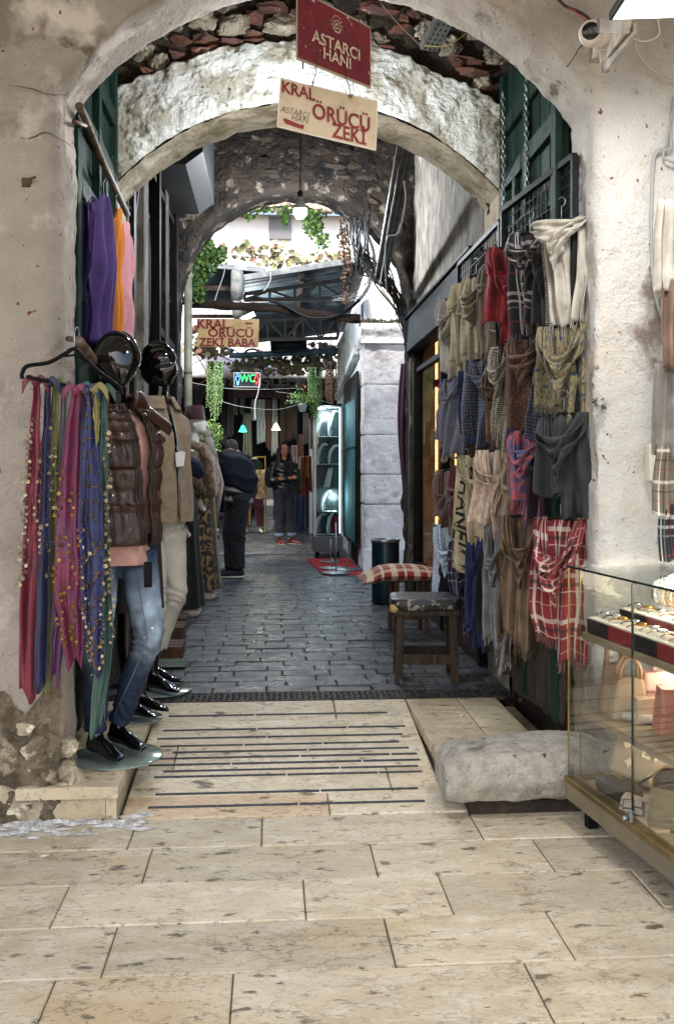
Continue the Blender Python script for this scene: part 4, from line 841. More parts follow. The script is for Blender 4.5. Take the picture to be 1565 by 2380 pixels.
# perforated cable trays
def tray(label, A, B, w_=.09):
    mb = MB(); mb.bar(A, B, w_, .003); d = (B - A).normalized(); s_ = d.cross(Vector((0, 0, 1)) if abs(d.z) < .9 else Vector((0, 1, 0))).normalized(); u_ = s_.cross(d).normalized()
    for sg in (-1, 1): mb.bar(A + s_ * sg * w_ / 2 + u_ * .02, B + s_ * sg * w_ / 2 + u_ * .02, .003, .04)
    L = (B - A).length; k = .02; hb = MB()
    while k < L:
        for q in (-.3, 0, .3): hb.bar(A + d * (k) + s_ * q * w_ - u_ * .0025, A + d * (k + .018) + s_ * q * w_ - u_ * .0025, .009, .001)
        k += .035
    t = thing('cable_tray', label, 'cable tray', A); mb.build('tray', mat('dull_galvanised', '6a6c68', .5, '4c4a45', 8, metal=.5), t, smooth=False, world=True); hb.build('slots', mat('dark_slot', '14110f', .9, bump=0), t, smooth=False, world=True); return t
tray('perforated steel cable tray hanging under the vault near the top of the picture', PZ(1035, 48, 4.75), PZ(995, 118, 4.95))
tray('long brown perforated cable tray running back along the passage ceiling', PZ(945, 330, 5.9), PZ(885, 650, 8.8), .11)
cable('yellow wire hanging across the near cable tray', [PZ(985, 105, 4.9), PZ(1020, 108, 4.9), PZ(1050, 100, 4.9), PZ(1085, 76, 4.9)], .002, mat('yellow_wire', 'b0a04a', .5, bump=0))
cable('thin brown cord stretched up over the second arch', [PZ(885, 8, 5.1), PZ(925, 55, 5.15), PZ(980, 110, 5.2)], .004, mat('brown_cord', '6b5440', .8, bump=0))
cable('white cable following the long perforated tray', [PZ(930, 340, 6), PZ(918, 440, 6.6), PZ(900, 540, 7.2), PZ(893, 600, 7.8), PZ(882, 660, 8.4)], .006, M_wcable)
cable('pale cable looping off the long perforated tray', [PZ(938, 420, 6.5), PZ(941, 470, 6.6), PZ(925, 540, 6.8), PZ(900, 552, 6.9), PZ(895, 600, 7.4), PZ(898, 680, 8.4)], .006, M_wcable)
rr = random.Random(5)
for k in range(22):
    x0 = rr.uniform(818, 850); pts_ = [PZ(x0 + 20 * rr.random(), 500 + rr.uniform(-10, 20), 8.7), PZ(x0 + rr.uniform(-14, 10), 560 + rr.uniform(-20, 20), 8.7), PZ(840 + rr.uniform(-20, 30), 620 + rr.uniform(-20, 20), 8.8), PZ(880 + rr.uniform(-16, 26), 650 + rr.uniform(-30, 20), 8.8), PZ(925 + rr.uniform(-10, 14), 700 + rr.uniform(-10, 40), 8.9), PZ(948 + rr.uniform(-4, 4), 780 + rr.uniform(-10, 60), 8.9)]
    cable('loose black cable in the tangle under the far arch', pts_, rr.uniform(.003, .009)).__setitem__('group', 'black cables tangled at the right springing of the far arch')
for k in range(14):
    pts_ = [PZ(780 + rr.uniform(-10, 10), rr.uniform(690, 700), 10.2), PZ(820 + rr.uniform(-12, 12), 695 + rr.uniform(-14, 14), 9.9), PZ(850 + rr.uniform(-8, 8), 672 + rr.uniform(-20, 20), 9.7), PZ(862 + rr.uniform(-8, 8), 640 + rr.uniform(-20, 20), 9.6), PZ(872 + rr.uniform(-8, 12), 600 + rr.uniform(-10, 40), 9.4)]
    cable('thin pale wire in the tangle beside the mossy pillar', pts_, rr.uniform(.002, .004), rr.choice((M_wcable, M_gcable, M_wire))).__setitem__('group', 'pale wires tangled above the mossy pillar')
for lb, pts_ in zip(('widest thick black cable loop hanging from the far arch', 'narrow thick black cable loop hanging inside the widest loop'), ([(815, 505), (818, 560), (840, 620), (856, 625), (850, 560), (830, 510), (815, 505)], [(826, 520), (836, 600), (860, 640), (868, 590), (846, 530)])):
    cable(lb, [PZ(a, b, 9.2) for a, b in pts_], .016)
cable('heavy black cable sagging from the beam towards the pillar', [PZ(590, 690, 10.3), PZ(650, 705, 10.3), PZ(720, 738, 10.3), PZ(790, 730, 10.3), PZ(840, 690, 10), PZ(868, 640, 9.6)], .018)
for a in ([(438, 888), (520, 902), (600, 905), (700, 902)], [(505, 930), (560, 945), (640, 952), (700, 938), (735, 930)], [(640, 470 + 440), (700, 920), (800, 945)]):
    cable('thin clothes line strung across the courtyard', [PZ(x, y, 13.5) for x, y in a], .004, M_gcable)['group'] = 'thin lines strung across the courtyard'
cable('dangling white cord below the WC sign', [PZ(604, 880, 12.9), PZ(600, 910, 12.9), PZ(593, 935, 12.9), PZ(592, 960, 12.9), PZ(594, 975, 12.9)], .006, M_wcable)
cable('white wire hanging from the sheet roof above the small cream sign', [PZ(524, 615, 10.8), PZ(519, 640, 10.8), PZ(505, 680, 10.8), PZ(497, 705, 10.8)], .006, M_wcable)
cable('white wire dangling from the edge of the sheet roof', [PZ(628, 632, 11.2), PZ(628, 650, 11.2), PZ(618, 670, 11.2), PZ(612, 676, 11.2)], .006, M_wcable)
# tube lamp in courtyard
mb = MB(); mb.bar(PY(562, 742, 12.5), PY(590, 729, 12.5), .05, .05); tag(mb.build('tube_lamp', mat('lit_tube', 'ffffff', emit='eaf4ff', es=5), smooth=False), 'short lit white tube lamp under the sheet roof', 'lamp')
lamp_light('tube_light', PY(576, 742, 12.5) + Vector((.1, 0, -.12)), 34, .08, (.88, .95, 1))
# tulip lamps in the back shop
for vx, vy, c_, nm in ((564, 996, '2fae86', 'small green glass tulip lamp glowing in the back shop'), (641, 992, 'ffe98a', 'small yellow glass tulip lamp glowing in the back shop')):
    p = PZ(vx, vy, 17.6); t = thing('tulip_lamp', nm, 'lamp', p, 0, 'tulip lamps in the back shop')
    mb = MB(); mb.grid(lambda u, v: Vector((math.cos(2 * math.pi * u), math.sin(2 * math.pi * u), 0)) * (.022 + .05 * v ** .8 + .012 * v ** 4 * math.cos(12 * math.pi * u)) + Vector((0, 0, .06 - .12 * v)), 36, 8, cu=True); mb.build('shade', mat('shade_' + c_, c_, .3, emit=c_, es=1.6 if c_[0] == '2' else 3), t)
    mb = MB(); mb.tube([(0, 0, .06), (0, 0, .55)], .006, 5); mb.build('stem', M_cable, t); lamp_light('tulip_light', p + Vector((0, 0, -.1)), 9 if c_[0] == 'f' else 4, .04, (1, .92, .7) if c_[0] == 'f' else (.5, 1, .85))

# ================================================================ chains, wire mesh, hangers, scarves
def chain(label, p0, p1, L=.035):
    mb = MB(); d = p1 - p0; n_ = int(d.length / (L * .72)); u = d.normalized()
    for k in range(n_):
        c = p0 + u * (k + .5) * L * .72; s_ = Vector((1, 0, 0)) if k % 2 else Vector((0, 1, 0))
        mb.tube([c + s_ * math.cos(a) * L * .26 + u * math.sin(a) * L * .5 for a in [2 * math.pi * q / 10 for q in range(11)]], .0032, 5, caps=False)
    return tag(mb.build('chain', M_steel), label, 'chain', 'chains holding up the wire mesh panels')
chain('steel chain at the far corner of the green door, leftmost of the three', PZ(1167, 215, 5.05), PZ(1170, 490, 5.05))
chain('steel chain hanging down the middle of the green door', PZ(1221, 130, 4.75), PZ(1224, 450, 4.75))
chain('steel chain nearest the right pier above the wire mesh', PZ(1287, 215, 4.4), PZ(1291, 395, 4.4))
def meshpanel(label, A, B, zb, n_):
    t = thing('wire_mesh_panel', label, 'mesh panel', (A.x, A.y, zb), 0, 'black wire mesh panels of the scarf stall')
    za = A.z; A = Vector((A.x, A.y, 0)); B = Vector((B.x, B.y, 0)); Z = lambda p, z: Vector((p.x, p.y, z))
    mb = MB(); 
    for p in (A, B): mb.bar(Z(p, zb), Z(p, za), .03, .03)
    mb.bar(Z(A, za), Z(B, za), .03, .03); mb.bar(Z(A, zb), Z(B, zb), .03, .03); mb.build('frame', M_darkmetal, t, smooth=False, world=True, bevel=.003)
    mb = MB(); L = (B - A).length
    for k in range(1, n_): p = A.lerp(B, k / n_); mb.bar(Z(p, zb), Z(p, za), .005, .005)
    z = zb + .055
    while z < za: mb.bar(Z(A, z), Z(B, z), .005, .005); z += L / n_
    mb.build('wire_grid', M_black, t, smooth=False, world=True); return t
MA = PZ(1334, 362, 4.12); MBp = PZ(1169, 492, 4.98); MBp.z = MA.z; MC1 = PZ(1163, 508, 5.05); MD = PZ(1066, 600, 6.12); MD.z = MC1.z = PZ(1163, 515, 5.05).z
meshpanel('near black wire mesh panel chained before the green door', MA, MBp, .75, 17)
meshpanel('far black wire mesh panel beside the shop canopy', MC1, MD, .75, 17)

def Zx(vx):   # depth of the stall front as a function of where a scarf hangs
    return 4.08 + (1340 - vx) * (.86 / 172) if vx > 1165 else 4.95 + (1165 - vx) * .0108
SD = Vector((.80, -.60, 0))     # hangers are turned towards the street
SN = Vector((-.60, -.80, 0))
def hanger(p, w_, hook=.06, label='black plastic hanger', group='black hangers of the scarf stall', d=SD):
    t = thing('hanger', label, 'hanger', p, 0, group)
    mb = MB(); mb.tube([d * (w_ * u) + Vector((0, 0, -.012 * abs(u) * 2)) for u in (-.5, -.25, 0, .25, .5)], .007, 6); mb.build('bar', M_black, t)
    mb = MB(); mb.tube([Vector((0, 0, 0)), Vector((0, 0, hook * .5))] + [Vector((0, 0, hook)) + d * (.018 * math.sin(a)) * 1 + Vector((0, 0, .02 - .02 * math.cos(a))) for a in [k * .45 for k in range(10)]], .002, 6); mb.build('hook', M_steel, t)
    return t
SCN = 0
def scarf(cx_, ty, wpx, by, m, kind='cowl', label='', seed=0, Z=None, d=SD, n_=SN, fringe=None, text=None, name='scarf', drop=.45, group='scarves hanging on the wire mesh stall', hang=True, twist=0, off=.07, tails=(1, .82), bulk=1):
    """cloth folded over a hanger: hanging cowl loop and two gathered tails"""
    r_ = random.Random(seed * 13 + 5); Z = Z or Zx(cx_); p = PZ(cx_, ty, Z) + n_ * off; H = (by - ty) / FP * Z
    rs = ray(cx_, ty).normalized(); proj = abs(d.dot(RGT)); w_ = wpx / FP * Z / proj * (1.36 if wpx < 80 else 1.14); jr = r_.uniform(-.22, .22); d = Matrix.Rotation(jr, 3, 'Z') @ d; n_ = Matrix.Rotation(jr, 3, 'Z') @ n_
    t = thing(name, label, 'scarf', p, 0, group)
    if hang: hanger(p + Vector((0, 0, .012)), w_ * .95, d=d, label='hanger of the ' + ' '.join(label.split(',')[0].split()[:13]))
    mb = MB(); fns = []
    sm = .5 if kind != 'single' else 0
    def tail(sx, L, W0, W1, ph, nf, y0=0, amp=.026):
        bend = r_.uniform(-.15, .15) * w_; amp = amp * (.6 + .6 * r_.random())
        def f(u, v):
            ww = W0 + (W1 - W0) * min(1, v * 1.6) ** .8; s_ = sx + (u - .5) * ww + bend * v * v
            y = y0 + amp * (.7 + .7 * v) * (3.2 * noise.noise(Vector((u * nf * 1.9 + ph, v * L * 1.8 + ph, seed * 1.7))) + .35 * math.sin(2 * math.pi * nf * u + ph + 1.5 * v)) + .012 * noise.noise(Vector((s_ * 9, v * L * 6, seed))) * 2
            topc = .02 * math.cos(min(1, v * 14) * math.pi / 2)
            return d * s_ + n_ * (y - topc) + Vector((0, 0, .012 - L * v + .03 * L * math.sin(2 * math.pi * u * 1.3 + ph) * v * v))
        fns.append((f, W1, L)); mb.grid(f, 30, max(20, int(L * 60)), uvf=lambda u, v: (u * .34 + seed * .07, v * L)); return f
    def cowl(dr, wd, y0=.045, fl=1):
        a = w_ * .33
        def f(u, v):
            th = math.pi * v; s_ = -a * math.cos(th) * (1 - .25 * math.sin(th)); z = -dr * math.sin(th) ** .85 if 0 < v < 1 else 0
            lat = (u - .5); spread = wd * (.55 + .65 * math.sin(th))
            nx = Vector((math.cos(th), 0, 0)); off_z = lat * spread * math.sin(th) * .9; off_s = lat * spread * .75 * (-math.cos(th))
            y = y0 * math.sin(th) ** .7 * bulk * 1.2 + .085 * noise.noise(Vector((u * 4 + seed, v * 1.8, seed * .7))) * (.4 + .8 * math.sin(th)) + .006 * math.sin(2 * math.pi * 3 * u + seed + 3 * v) + .012 * noise.noise(Vector((u * 5, v * 7, seed * 3)))
            if 0 < v < 1: y += .02 * (1 - (2 * lat) ** 2) * math.sin(th)
            return d * (s_ + off_s + twist * math.sin(th) * w_) + n_ * y + Vector((0, 0, .012 + z + off_z))
        fns.append((f, wd, dr * 2)); mb.grid(f, 22, 48, uvf=lambda u, v: (u * .30 + .5, v * dr * 2.6)); return f
    if kind == 'cowl':
        t1 = tail(-w_ * .2, H * tails[1], w_ * .42, w_ * .62, seed, 1.6); t2_ = tail(w_ * .2, H * tails[0], w_ * .42, w_ * .62, seed + 2, 1.9, amp=.03); cowl(H * drop, w_ * .62, .06); cowl(H * drop * .72, w_ * .4, .085)
    elif kind == 'knot':
        t1 = tail(-w_ * .10, H * .95, w_ * .3, w_ * .48, seed, 2.3); t2_ = tail(w_ * .22, H * tails[0], w_ * .3, w_ * .5, seed + 3, 2.2); cowl(H * .30, w_ * .6, .07); cowl(H * .2, w_ * .5, .09); mb.ell(d * 0 + n_ * .06 + Vector((0, 0, -H * .26)), (.035, .035, .03), 14, nz=.3)
    elif kind == 'long':
        t1 = tail(-w_ * .18, H * tails[1], w_ * .5, w_ * .7, seed, 2, amp=.028); t2_ = tail(w_ * .2, H * tails[0], w_ * .45, w_ * .66, seed + 1, 1.8, .03, amp=.028); cowl(H * .3, w_ * .4, .05)
    else:
        t1 = t2_ = tail(0, H, w_ * .8, w_ * 1.0, seed, 3.3, amp=.018)
    mb.build('cloth', m, t, solid=.003)
    if fringe:
        fb = MB()
        for f, W1, L in fns[:2] if kind != 'single' else fns[:1]:
            for k in range(26):
                u = (k + .5) / 26; q = f(u, 1.0); e = q + Vector((r_.uniform(-.006, .006), r_.uniform(-.006, .006), -.03 - .012 * r_.random())); fb.tube([q, q.lerp(e, .5) + Vector((.002, 0, 0)), e], .0016, 4, caps=False)
            if fringe == 'side':
                for k in range(60):
                    q = f(0.0, k / 60); fb.tube([q, q + d * -.018 + Vector((0, 0, -.004 * r_.random()))], .0015, 4, caps=False)
        fb.build('fringe', fringe if not isinstance(fringe, str) else m, t)
    if text:
        for (body, which, u0, v0, size, ang, mt) in text:
            f, W1, L = fns[which]; tb = MB(); ca, sa = math.cos(ang), math.sin(ang)
            def fn(x, y, f=f, W1=W1, L=L):
                X = x * ca - y * sa; Yv = x * sa + y * ca; u = u0 + X / max(W1, .05); v = min(.999, max(.001, v0 - Yv / L)); u = min(.99, max(.01, u))
                a = f(u, v); n1 = (f(min(1, u + .02), v) - f(u - .02 if u > .02 else 0, v)).cross(f(u, min(1, v + .01)) - f(u, v - .01 if v > .01 else 0)).normalized()
                if n1.dot(n_) < 0: n1 = -n1
                return a + n1 * .0035
            tb.text(body, fn, size, bold=size * .02, res=2); tb.build('lettering', mt, t, smooth=False)
    return t
c_ = cloth
B_ = mat('black_print', '1f1f22', .8, bump=0); Gp = mat('grey_print', '8c8a86', .8, bump=0); Wp = mat('white_print', 'c8c8c8', .8, bump=0); Op = mat('ochre_print', 'a08a55', .8, bump=0)
m_white = c_('white_cotton', 'aaa69f', col2='8f8a80'); m_cream = c_('cream_wool', 'b3a98f', col2='978c70')
m_taupe = c_('taupe_wool', '6f695c', col2='575147'); m_red = c_('deep_red_wool', '7c1a24', col2='5a121a'); m_brown = c_('brown_satin', '6b5342', .5, col2='4a382c'); m_black = c_('charcoal_cloth', '1f2124', col2='2c2f33')
p_navy = plaid('navy_check', '14161d', [(.2, .07, 'a9a9ac'), (.36, .05, 'a9a9ac'), (.50, .03, '7a7a82'), (.8, .02, '8a1f2a')], .24)
p_red = plaid('red_check', '741a24', [(.25, .10, 'b8aca2'), (.45, .09, '17181c'), (.60, .03, 'b8aca2'), (.9, .02, 'b09a80')], .20)
p_blue = plaid('blue_check', '16224e', [(.25, .06, 'a9abb2'), (.42, .08, '10131f'), (.58, .04, 'b8bac2'), (.9, .03, 'a02030')], .15)
w_olive = weave('olive_blue_figure', '8c8360', '2e3c5c', 60, .22); w_gold = weave('gold_blue_figure', '736949', '2b3550', 44, .56, kind='NOISE'); w_bw = weave('white_black_key', 'b4ae9f', '1d1b1b', 90, .36)
w_brown = weave('brown_figure', '5a3d2e', '3a2820', 60, .5, kind='NOISE'); w_orange = weave('orange_grey_figure', '8c4a2c', '5f666c', 46, .32); w_pink = weave('rose_blue_figure', 'a0525c', '4b5e86', 20, .52, kind='NOISE'); w_lblue = weave('pale_blue_figure', '9db0c8', 'c9d3df', 60, .5, kind='NOISE')
w_taupe2 = weave('taupe_tonal', '877f6e', '98907c', 30, .35); w_blue = weave('royal_blue_tonal', '0f1a3c', '182a58', 30, .34); w_burg = weave('burgundy_tonal', '4f1c26', '632a34', 36, .34); w_beigep = weave('beige_rose_tonal', 'a48f80', 'bba898', 26, .5, kind='NOISE')
scarf(1085, 668, 34, 880, m_cream, 'long', 'cream frayed scarf behind the white one at the far end of the top row', 2, fringe='side', hang=False)
scarf(1062, 700, 48, 893, m_white, 'cowl', 'plain white scarf at the far end of the top row', 1, tails=(.98, .9))
scarf(1117, 650, 46, 868, w_taupe2, 'cowl', 'taupe scarf with woven marks next to the white one in the top row', 3, fringe='end')
scarf(1152, 630, 48, 838, m_taupe, 'long', 'grey taupe scarf with large pale letters in the top row', 4, fringe='end', text=[('CHANEL', 1, .5, .45, .085, -math.pi / 2, Gp)], tails=(1, .9))
scarf(1196, 584, 74, 815, m_red, 'cowl', 'plain deep red scarf in the top row', 5, drop=.55, tails=(1, .75))
scarf(1243, 552, 70, 788, p_navy, 'cowl', 'black and white checked scarf in the top row beside the white drape', 6, tails=(.9, 1), fringe='end')
scarf(1316, 526, 104, 782, m_white, 'knot', 'large white scarf with a deep loop, nearest the pier in the top row', 7, fringe='side', tails=(.92, .9))
scarf(1062, 886, 46, 1062, weave('navy_monogram', '161d30', '6a6c7c', 40, .09), 'long', 'navy scarf with pale monograms at the far end of the second row', 8, fringe=m_cream, text=[('LV', 0, .35, .2, .035, 0, Gp), ('LV', 0, .65, .4, .035, 0, Gp), ('LV', 1, .4, .3, .035, 0, Gp), ('LV', 1, .6, .6, .035, 0, Gp), ('LOUIS VUITTON', 1, .75, .55, .03, math.pi / 2, Gp)])
scarf(1098, 868, 34, 1040, w_blue, 'long', 'blue scarf with tonal figures between the navy and the olive ones', 9)
scarf(1136, 842, 60, 1052, w_olive, 'long', 'olive and blue figured scarf in the second row', 10, fringe='end')
scarf(1185, 815, 46, 1050, w_bw, 'cowl', 'white and black key patterned scarf in the second row', 11, fringe=m_white, drop=.42)
scarf(1236, 794, 84, 1056, w_brown, 'cowl', 'brown figured scarf with blue fringe in the second row', 12, fringe=c_('blue_fringe', '1b2a66'), drop=.36)
scarf(1317, 768, 90, 995, w_gold, 'cowl', 'gold and blue chain patterned scarf nearest the pier in the second row', 13, drop=.6, fringe='end')
scarf(1322, 968, 98, 1205, m_black, 'cowl', 'charcoal black scarf below the gold and blue one', 14, tails=(1, .8), drop=.5)
scarf(1057, 1096, 52, 1226, w_orange, 'cowl', 'orange and grey figured scarf at the far end of the third row', 15, drop=.8)
scarf(1093, 1086, 50, 1228, w_burg, 'cowl', 'burgundy scarf in the third row', 16, drop=.7)
scarf(1205, 1015, 16, 1180, c_('coral_fringed', 'a04a50'), 'single', 'coral frayed edge of a scarf between the beige and the rose ones', 17, hang=False, fringe='side')
scarf(1244, 1008, 72, 1208, w_pink, 'cowl', 'rose and blue marbled scarf in the third row', 18, fringe='side', drop=.5)
scarf(1171, 1052, 72, 1262, w_beigep, 'cowl', 'beige and rose scarf with a green and red edge stripe in the third row', 19, fringe='end', drop=.55)
scarf(1124, 1064, 74, 1332, m_cream, 'long', 'cream scarf with very large black letters in the third row', 20, tails=(.84, 1), text=[('CHANEL', 0, .30, .45, .13, -math.pi / 2 - .1, B_), ('CC', 0, .40, .90, .16, 0, B_), ('CC', 1, .5, .5, .04, .3, B_), ('CHANEL', 1, .5, .2, .035, .4, B_)])
scarf(1055, 1222, 50, 1432, w_lblue, 'cowl', 'pale blue figured scarf at the far end of the bottom row', 21, fringe='end', drop=.5)
scarf(1091, 1262, 52, 1478, p_blue, 'cowl', 'blue checked scarf in the bottom row', 22, fringe='end')
scarf(1126, 1250, 46, 1505, w_blue, 'long', 'dark royal blue scarf in the bottom row', 23)
scarf(1172, 1226, 50, 1540, c_('silver_grey', '7f8185', col2='646569'), 'cowl', 'silver grey scarf with white letters in the bottom row', 24, fringe=m_white, drop=.36, text=[('CHANEL', 0, .5, .25, .05, -math.pi / 2, Wp), ('CHANEL', 1, .5, .4, .05, -math.pi / 2, Wp)])
scarf(1226, 1202, 84, 1520, w_taupe2 if 0 else c_('bronze_satin', '6f5b47', .45, col2='50402f'), 'cowl', 'wide brown satin scarf in the bottom row', 25, fringe='end', drop=.42, tails=(.95, .85))
scarf(1314, 1208, 104, 1532, p_red, 'cowl', 'red checked scarf nearest the pier in the bottom row', 26, fringe='end', drop=.50, tails=(1, .86))
for k, (cx_, ty, wd, by, m_, lb) in enumerate(((1180, 640, 44, 840, m_black, 'black scarf behind the deep red one in the top row'), (1276, 590, 44, 800, c_('slate_wool', '3a3d42', col2='2c2e33'), 'slate grey scarf squeezed beside the large white one'), (1098, 690, 40, 890, c_('stone_wool', '8f897c', col2='77715f'), 'stone coloured scarf behind the top row at the far end'), (1160, 860, 40, 1060, m_brown, 'brown satin scarf behind the key patterned one'), (1275, 860, 44, 1070, w_olive, 'olive scarf squeezed behind the brown figured one'), (1070, 1130, 40, 1270, m_taupe, 'taupe scarf behind the orange and grey one'), (1262, 1050, 44, 1240, c_('dark_plum_wool', '2c1c28'), 'dark plum scarf behind the rose and blue one'), (1205, 1080, 44, 1290, c_('sand_wool', '9a8d78', col2='80735f'), 'sand coloured scarf behind the beige and rose one'), (1150, 1290, 46, 1520, c_('ink_wool', '12161f'), 'ink black scarf behind the royal blue one'), (1196, 1270, 46, 1530, c_('umber_wool', '4a3a2e', col2='3a2c22'), 'umber scarf behind the wide brown satin one'), (1268, 1260, 46, 1500, c_('rust_brown_wool', '5a2f28', col2='43221d'), 'rusty brown scarf beside the red checked one'), (1062, 1300, 40, 1450, c_('dark_navy_wool', '141a2c'), 'dark navy scarf behind the pale blue one'))):
    scarf(cx_, ty, wd, by, m_, ('long', 'cowl')[k % 2], lb, 60 + k, off=.025, fringe='end' if k % 3 == 0 else None, hang=False)
# goods hanging at the far right edge of the picture, on the pier
RD = Vector((.9, -.2, 0)).normalized(); RN = Vector((-.2, -.95, 0)).normalized()
kw = dict(Z=3.62, d=RD, n_=RN, hang=False, group='cloths hanging at the right edge of the pier', off=0)
scarf(1570, 470, 90, 690, m_white, 'single', 'white cloth hanging at the right edge high on the pier', 31, **kw)
scarf(1575, 640, 80, 872, c_('brown_grey', '7d6558', col2='5f4b41'), 'single', 'brown cloth hanging below the white one at the right edge', 32, **kw)
scarf(1568, 850, 95, 1070, c_('grey_shawl', '88857f', col2='6b6863'), 'single', 'grey cloth hanging at the right edge above the switch box', 33, **kw)
scarf(1570, 1040, 76, 1205, plaid('grey_check', '6b6257', [(.2, .1, 'c9c5bd'), (.5, .05, '20222a'), (.8, .03, '8a1f2a')], .12), 'single', 'grey and white checked cloth beside the switch box', 34, **kw)
scarf(1562, 1180, 50, 1310, p_navy, 'single', 'dark checked cloth end hanging lowest at the right edge', 35, **kw)
# switch box
p = PY(1519, 1075, YF - .03); t = thing('switch_box', 'white electrical switch box with a black breaker on the pier', 'switch box', p)
mb = MB(); mb.box((0, 0, 0), (.062, .05, .155)); mb.build('case', M_campl if 0 else mat('ivory_plastic', 'c6c2b6', .45, bump=0), t, smooth=False, bevel=.006)
mb = MB(); mb.box((.004, -.028, 0), (.036, .008, .075)); mb.build('breaker', mat('white_breaker', 'dcdad4', .4, bump=0), t, smooth=False, bevel=.003)
mb = MB(); mb.box((.004, -.035, .005), (.012, .010, .018)); mb.box((.004, -.0335, -.018), (.014, .004, .006)); mb.build('toggle', M_black, t, smooth=False)
cable('grey cable entering the switch box from above', [W(1570, 800), W(1560, 900, .03), W(1535, 1000, .03), W(1524, 1040, .03)], .009, M_gcable)
# broken metal bracket stub sticking out of the pier
p = PY(1392, 942, YF - .01); mb = MB()
for k in range(7): a = rr.uniform(0, 6.3); mb.add([p + Vector((rr.uniform(-.05, .04), -.015 - .03 * rr.random(), rr.uniform(-.03, .035))) for _ in range(3)] + [p + Vector((rr.uniform(-.02, .03), 0, rr.uniform(-.02, .02)))], [(0, 1, 2), (0, 1, 3), (1, 2, 3), (0, 2, 3)])
tag(mb.build('metal_scrap', mat('bright_tin', 'bdbab4', .35, '55504a', 30, metal=.7), smooth=False), 'torn bright metal scrap wedged into the white pier beside the scarves', 'scrap')
# ================================================================ figures
M_gloss = mat('glossy_black_lacquer', '08080a', .09, bump=0, coat=.5, spec=.6)
M_wman = mat('white_mannequin_plastic', 'c8c4be', .4, bump=0)
M_skin = mat('skin', 'a8765c', .55, '9a6650', 12, bump=.1, bscale=120)
def foot_shapes(mb, a, dr, L=.25, toes=True, sc=1):
    """a: ankle point, dr: unit direction of the toes (horizontal)"""
    a = Vector(a); dr = Vector(dr).normalized(); sd = Vector((-dr.y, dr.x, 0)); g = a.z - .085 * sc
    P = lambda f, s_, z: Vector((a.x, a.y, 0)) + dr * f * sc + sd * s_ * sc + Vector((0, 0, g + z * sc))
    mb.tube([P(-.055, 0, .030), P(-.03, 0, .034), P(.03, 0, .045), P(.08, 0, .034), P(.125, 0, .022), P(.15, 0, .018)], [(.020 * sc, .022 * sc), (.031 * sc, .032 * sc), (.034 * sc, .040 * sc), (.038 * sc, .030 * sc), (.043 * sc, .020 * sc), (.034 * sc, .014 * sc)], 14)
    mb.tube([P(-.01, 0, .03), P(.0, 0, .09)], [.038 * sc, .034 * sc], 12)
    if toes:
        for k, (s_, l_, r_) in enumerate(((-.030, .205, .0125), (-.010, .198, .0095), (.006, .190, .009), (.020, .180, .0085), (.033, .168, .008))): mb.tube([P(.13, s_ * .95, .018), P(l_ - .02, s_, .018), P(l_, s_, .010)], [r_ * sc, r_ * sc, r_ * .75 * sc], 8)
    else: mb.tube([P(.12, 0, .02), P(.19, 0, .016), P(.205, 0, .014)], [(.04, .018), (.03, .014), (.015, .008)], 12)
def legs_shapes(mb, J, rad=(.088, .062, .052, .034)):
    for (hip, knee, ank) in J:
        hip, knee, ank = map(Vector, (hip, knee, ank)); calf = knee.lerp(ank, .30) + Vector((0, .012, 0))
        mb.tube([hip + Vector((0, 0, .05)), hip, hip.lerp(knee, .5), knee, calf, knee.lerp(ank, .75), ank], [rad[0] * .9, rad[0], (rad[0] + rad[1]) / 2, rad[1] * .92, rad[2] * 1.12, rad[3] * 1.15, rad[3]], 16)
def ring_surface(mb, prof, n_=72, a0=0, a1=360, extra=None, seg=80, cu=False):
    """prof: list (z, rx, ry, cx, cy) bottom to top; angle 0 = front (-Y)"""
    zs = [p[0] for p in prof]
    def f(u, v):
        t_ = v * (len(prof) - 1); i = min(int(t_), len(prof) - 2); k = t_ - i; k = k * k * (3 - 2 * k)
        p = [prof[i][q] + (prof[i + 1][q] - prof[i][q]) * k for q in range(5)]
        _a0 = a0(v) if callable(a0) else a0; _a1 = a1(v) if callable(a1) else a1; a = R(_a0 + (_a1 - _a0) * u); e = extra(u, v, a, p) if extra else 0
        return Vector((p[3] + math.sin(a) * (p[1] + e), p[4] - math.cos(a) * (p[2] + e), p[0]))
    mb.grid(f, n_, seg, cu=cu, uvf=lambda u, v: (u * 1.2, v * (zs[-1] - zs[0]))); return f
def disc_base(t, r_, c=(0, 0), z=0):
    mb = MB(); mb.lathe([(r_ - .004, -.006), (r_, -.003), (r_, .002), (r_ - .004, .004)], (c[0], c[1], z), 48); mb.build('glass_base', mat('frosted_green_glass', '7e8d86', .12, '6c7a74', 6, bump=0, coat=.3), t)
# ---------- mannequin 1: egg head, brown quilted vest over pink tee, faded jeans
b0 = PG(271, 1756, .148); m1 = thing('mannequin', 'black egg-headed mannequin in a brown quilted vest, pink tee and faded jeans on the step', 'mannequin', b0, R(24))
mb = MB(); disc_base(m1, .20)
HIP = .93; JL = [((-.075, 0, HIP), (-.095, -.02, .50), (-.09, .0, .105)), ((.085, .03, HIP), (.135, -.05, .52), (.03, .10, .105))]
legs_shapes(mb, JL, (.07, .05, .045, .030)); foot_shapes(mb, JL[0][2], (.35, -1, 0)); foot_shapes(mb, JL[1][2], (.45, -1, 0))
mb.tube([(0, .01, .9), (0, .01, 1.1), (0, .0, 1.3), (0, .02, 1.47)], [(.09, .13), (.08, .12), (.10, .14), (.07, .14)], 20)
mb.tube([(0, .02, 1.44), (0, .015, 1.52), (0, 0, 1.64)], [(.055, .06), .048, .046], 16)
b = MB(); 
body = remesh(mb, .0085, 8); body.build('body', M_gloss, m1)
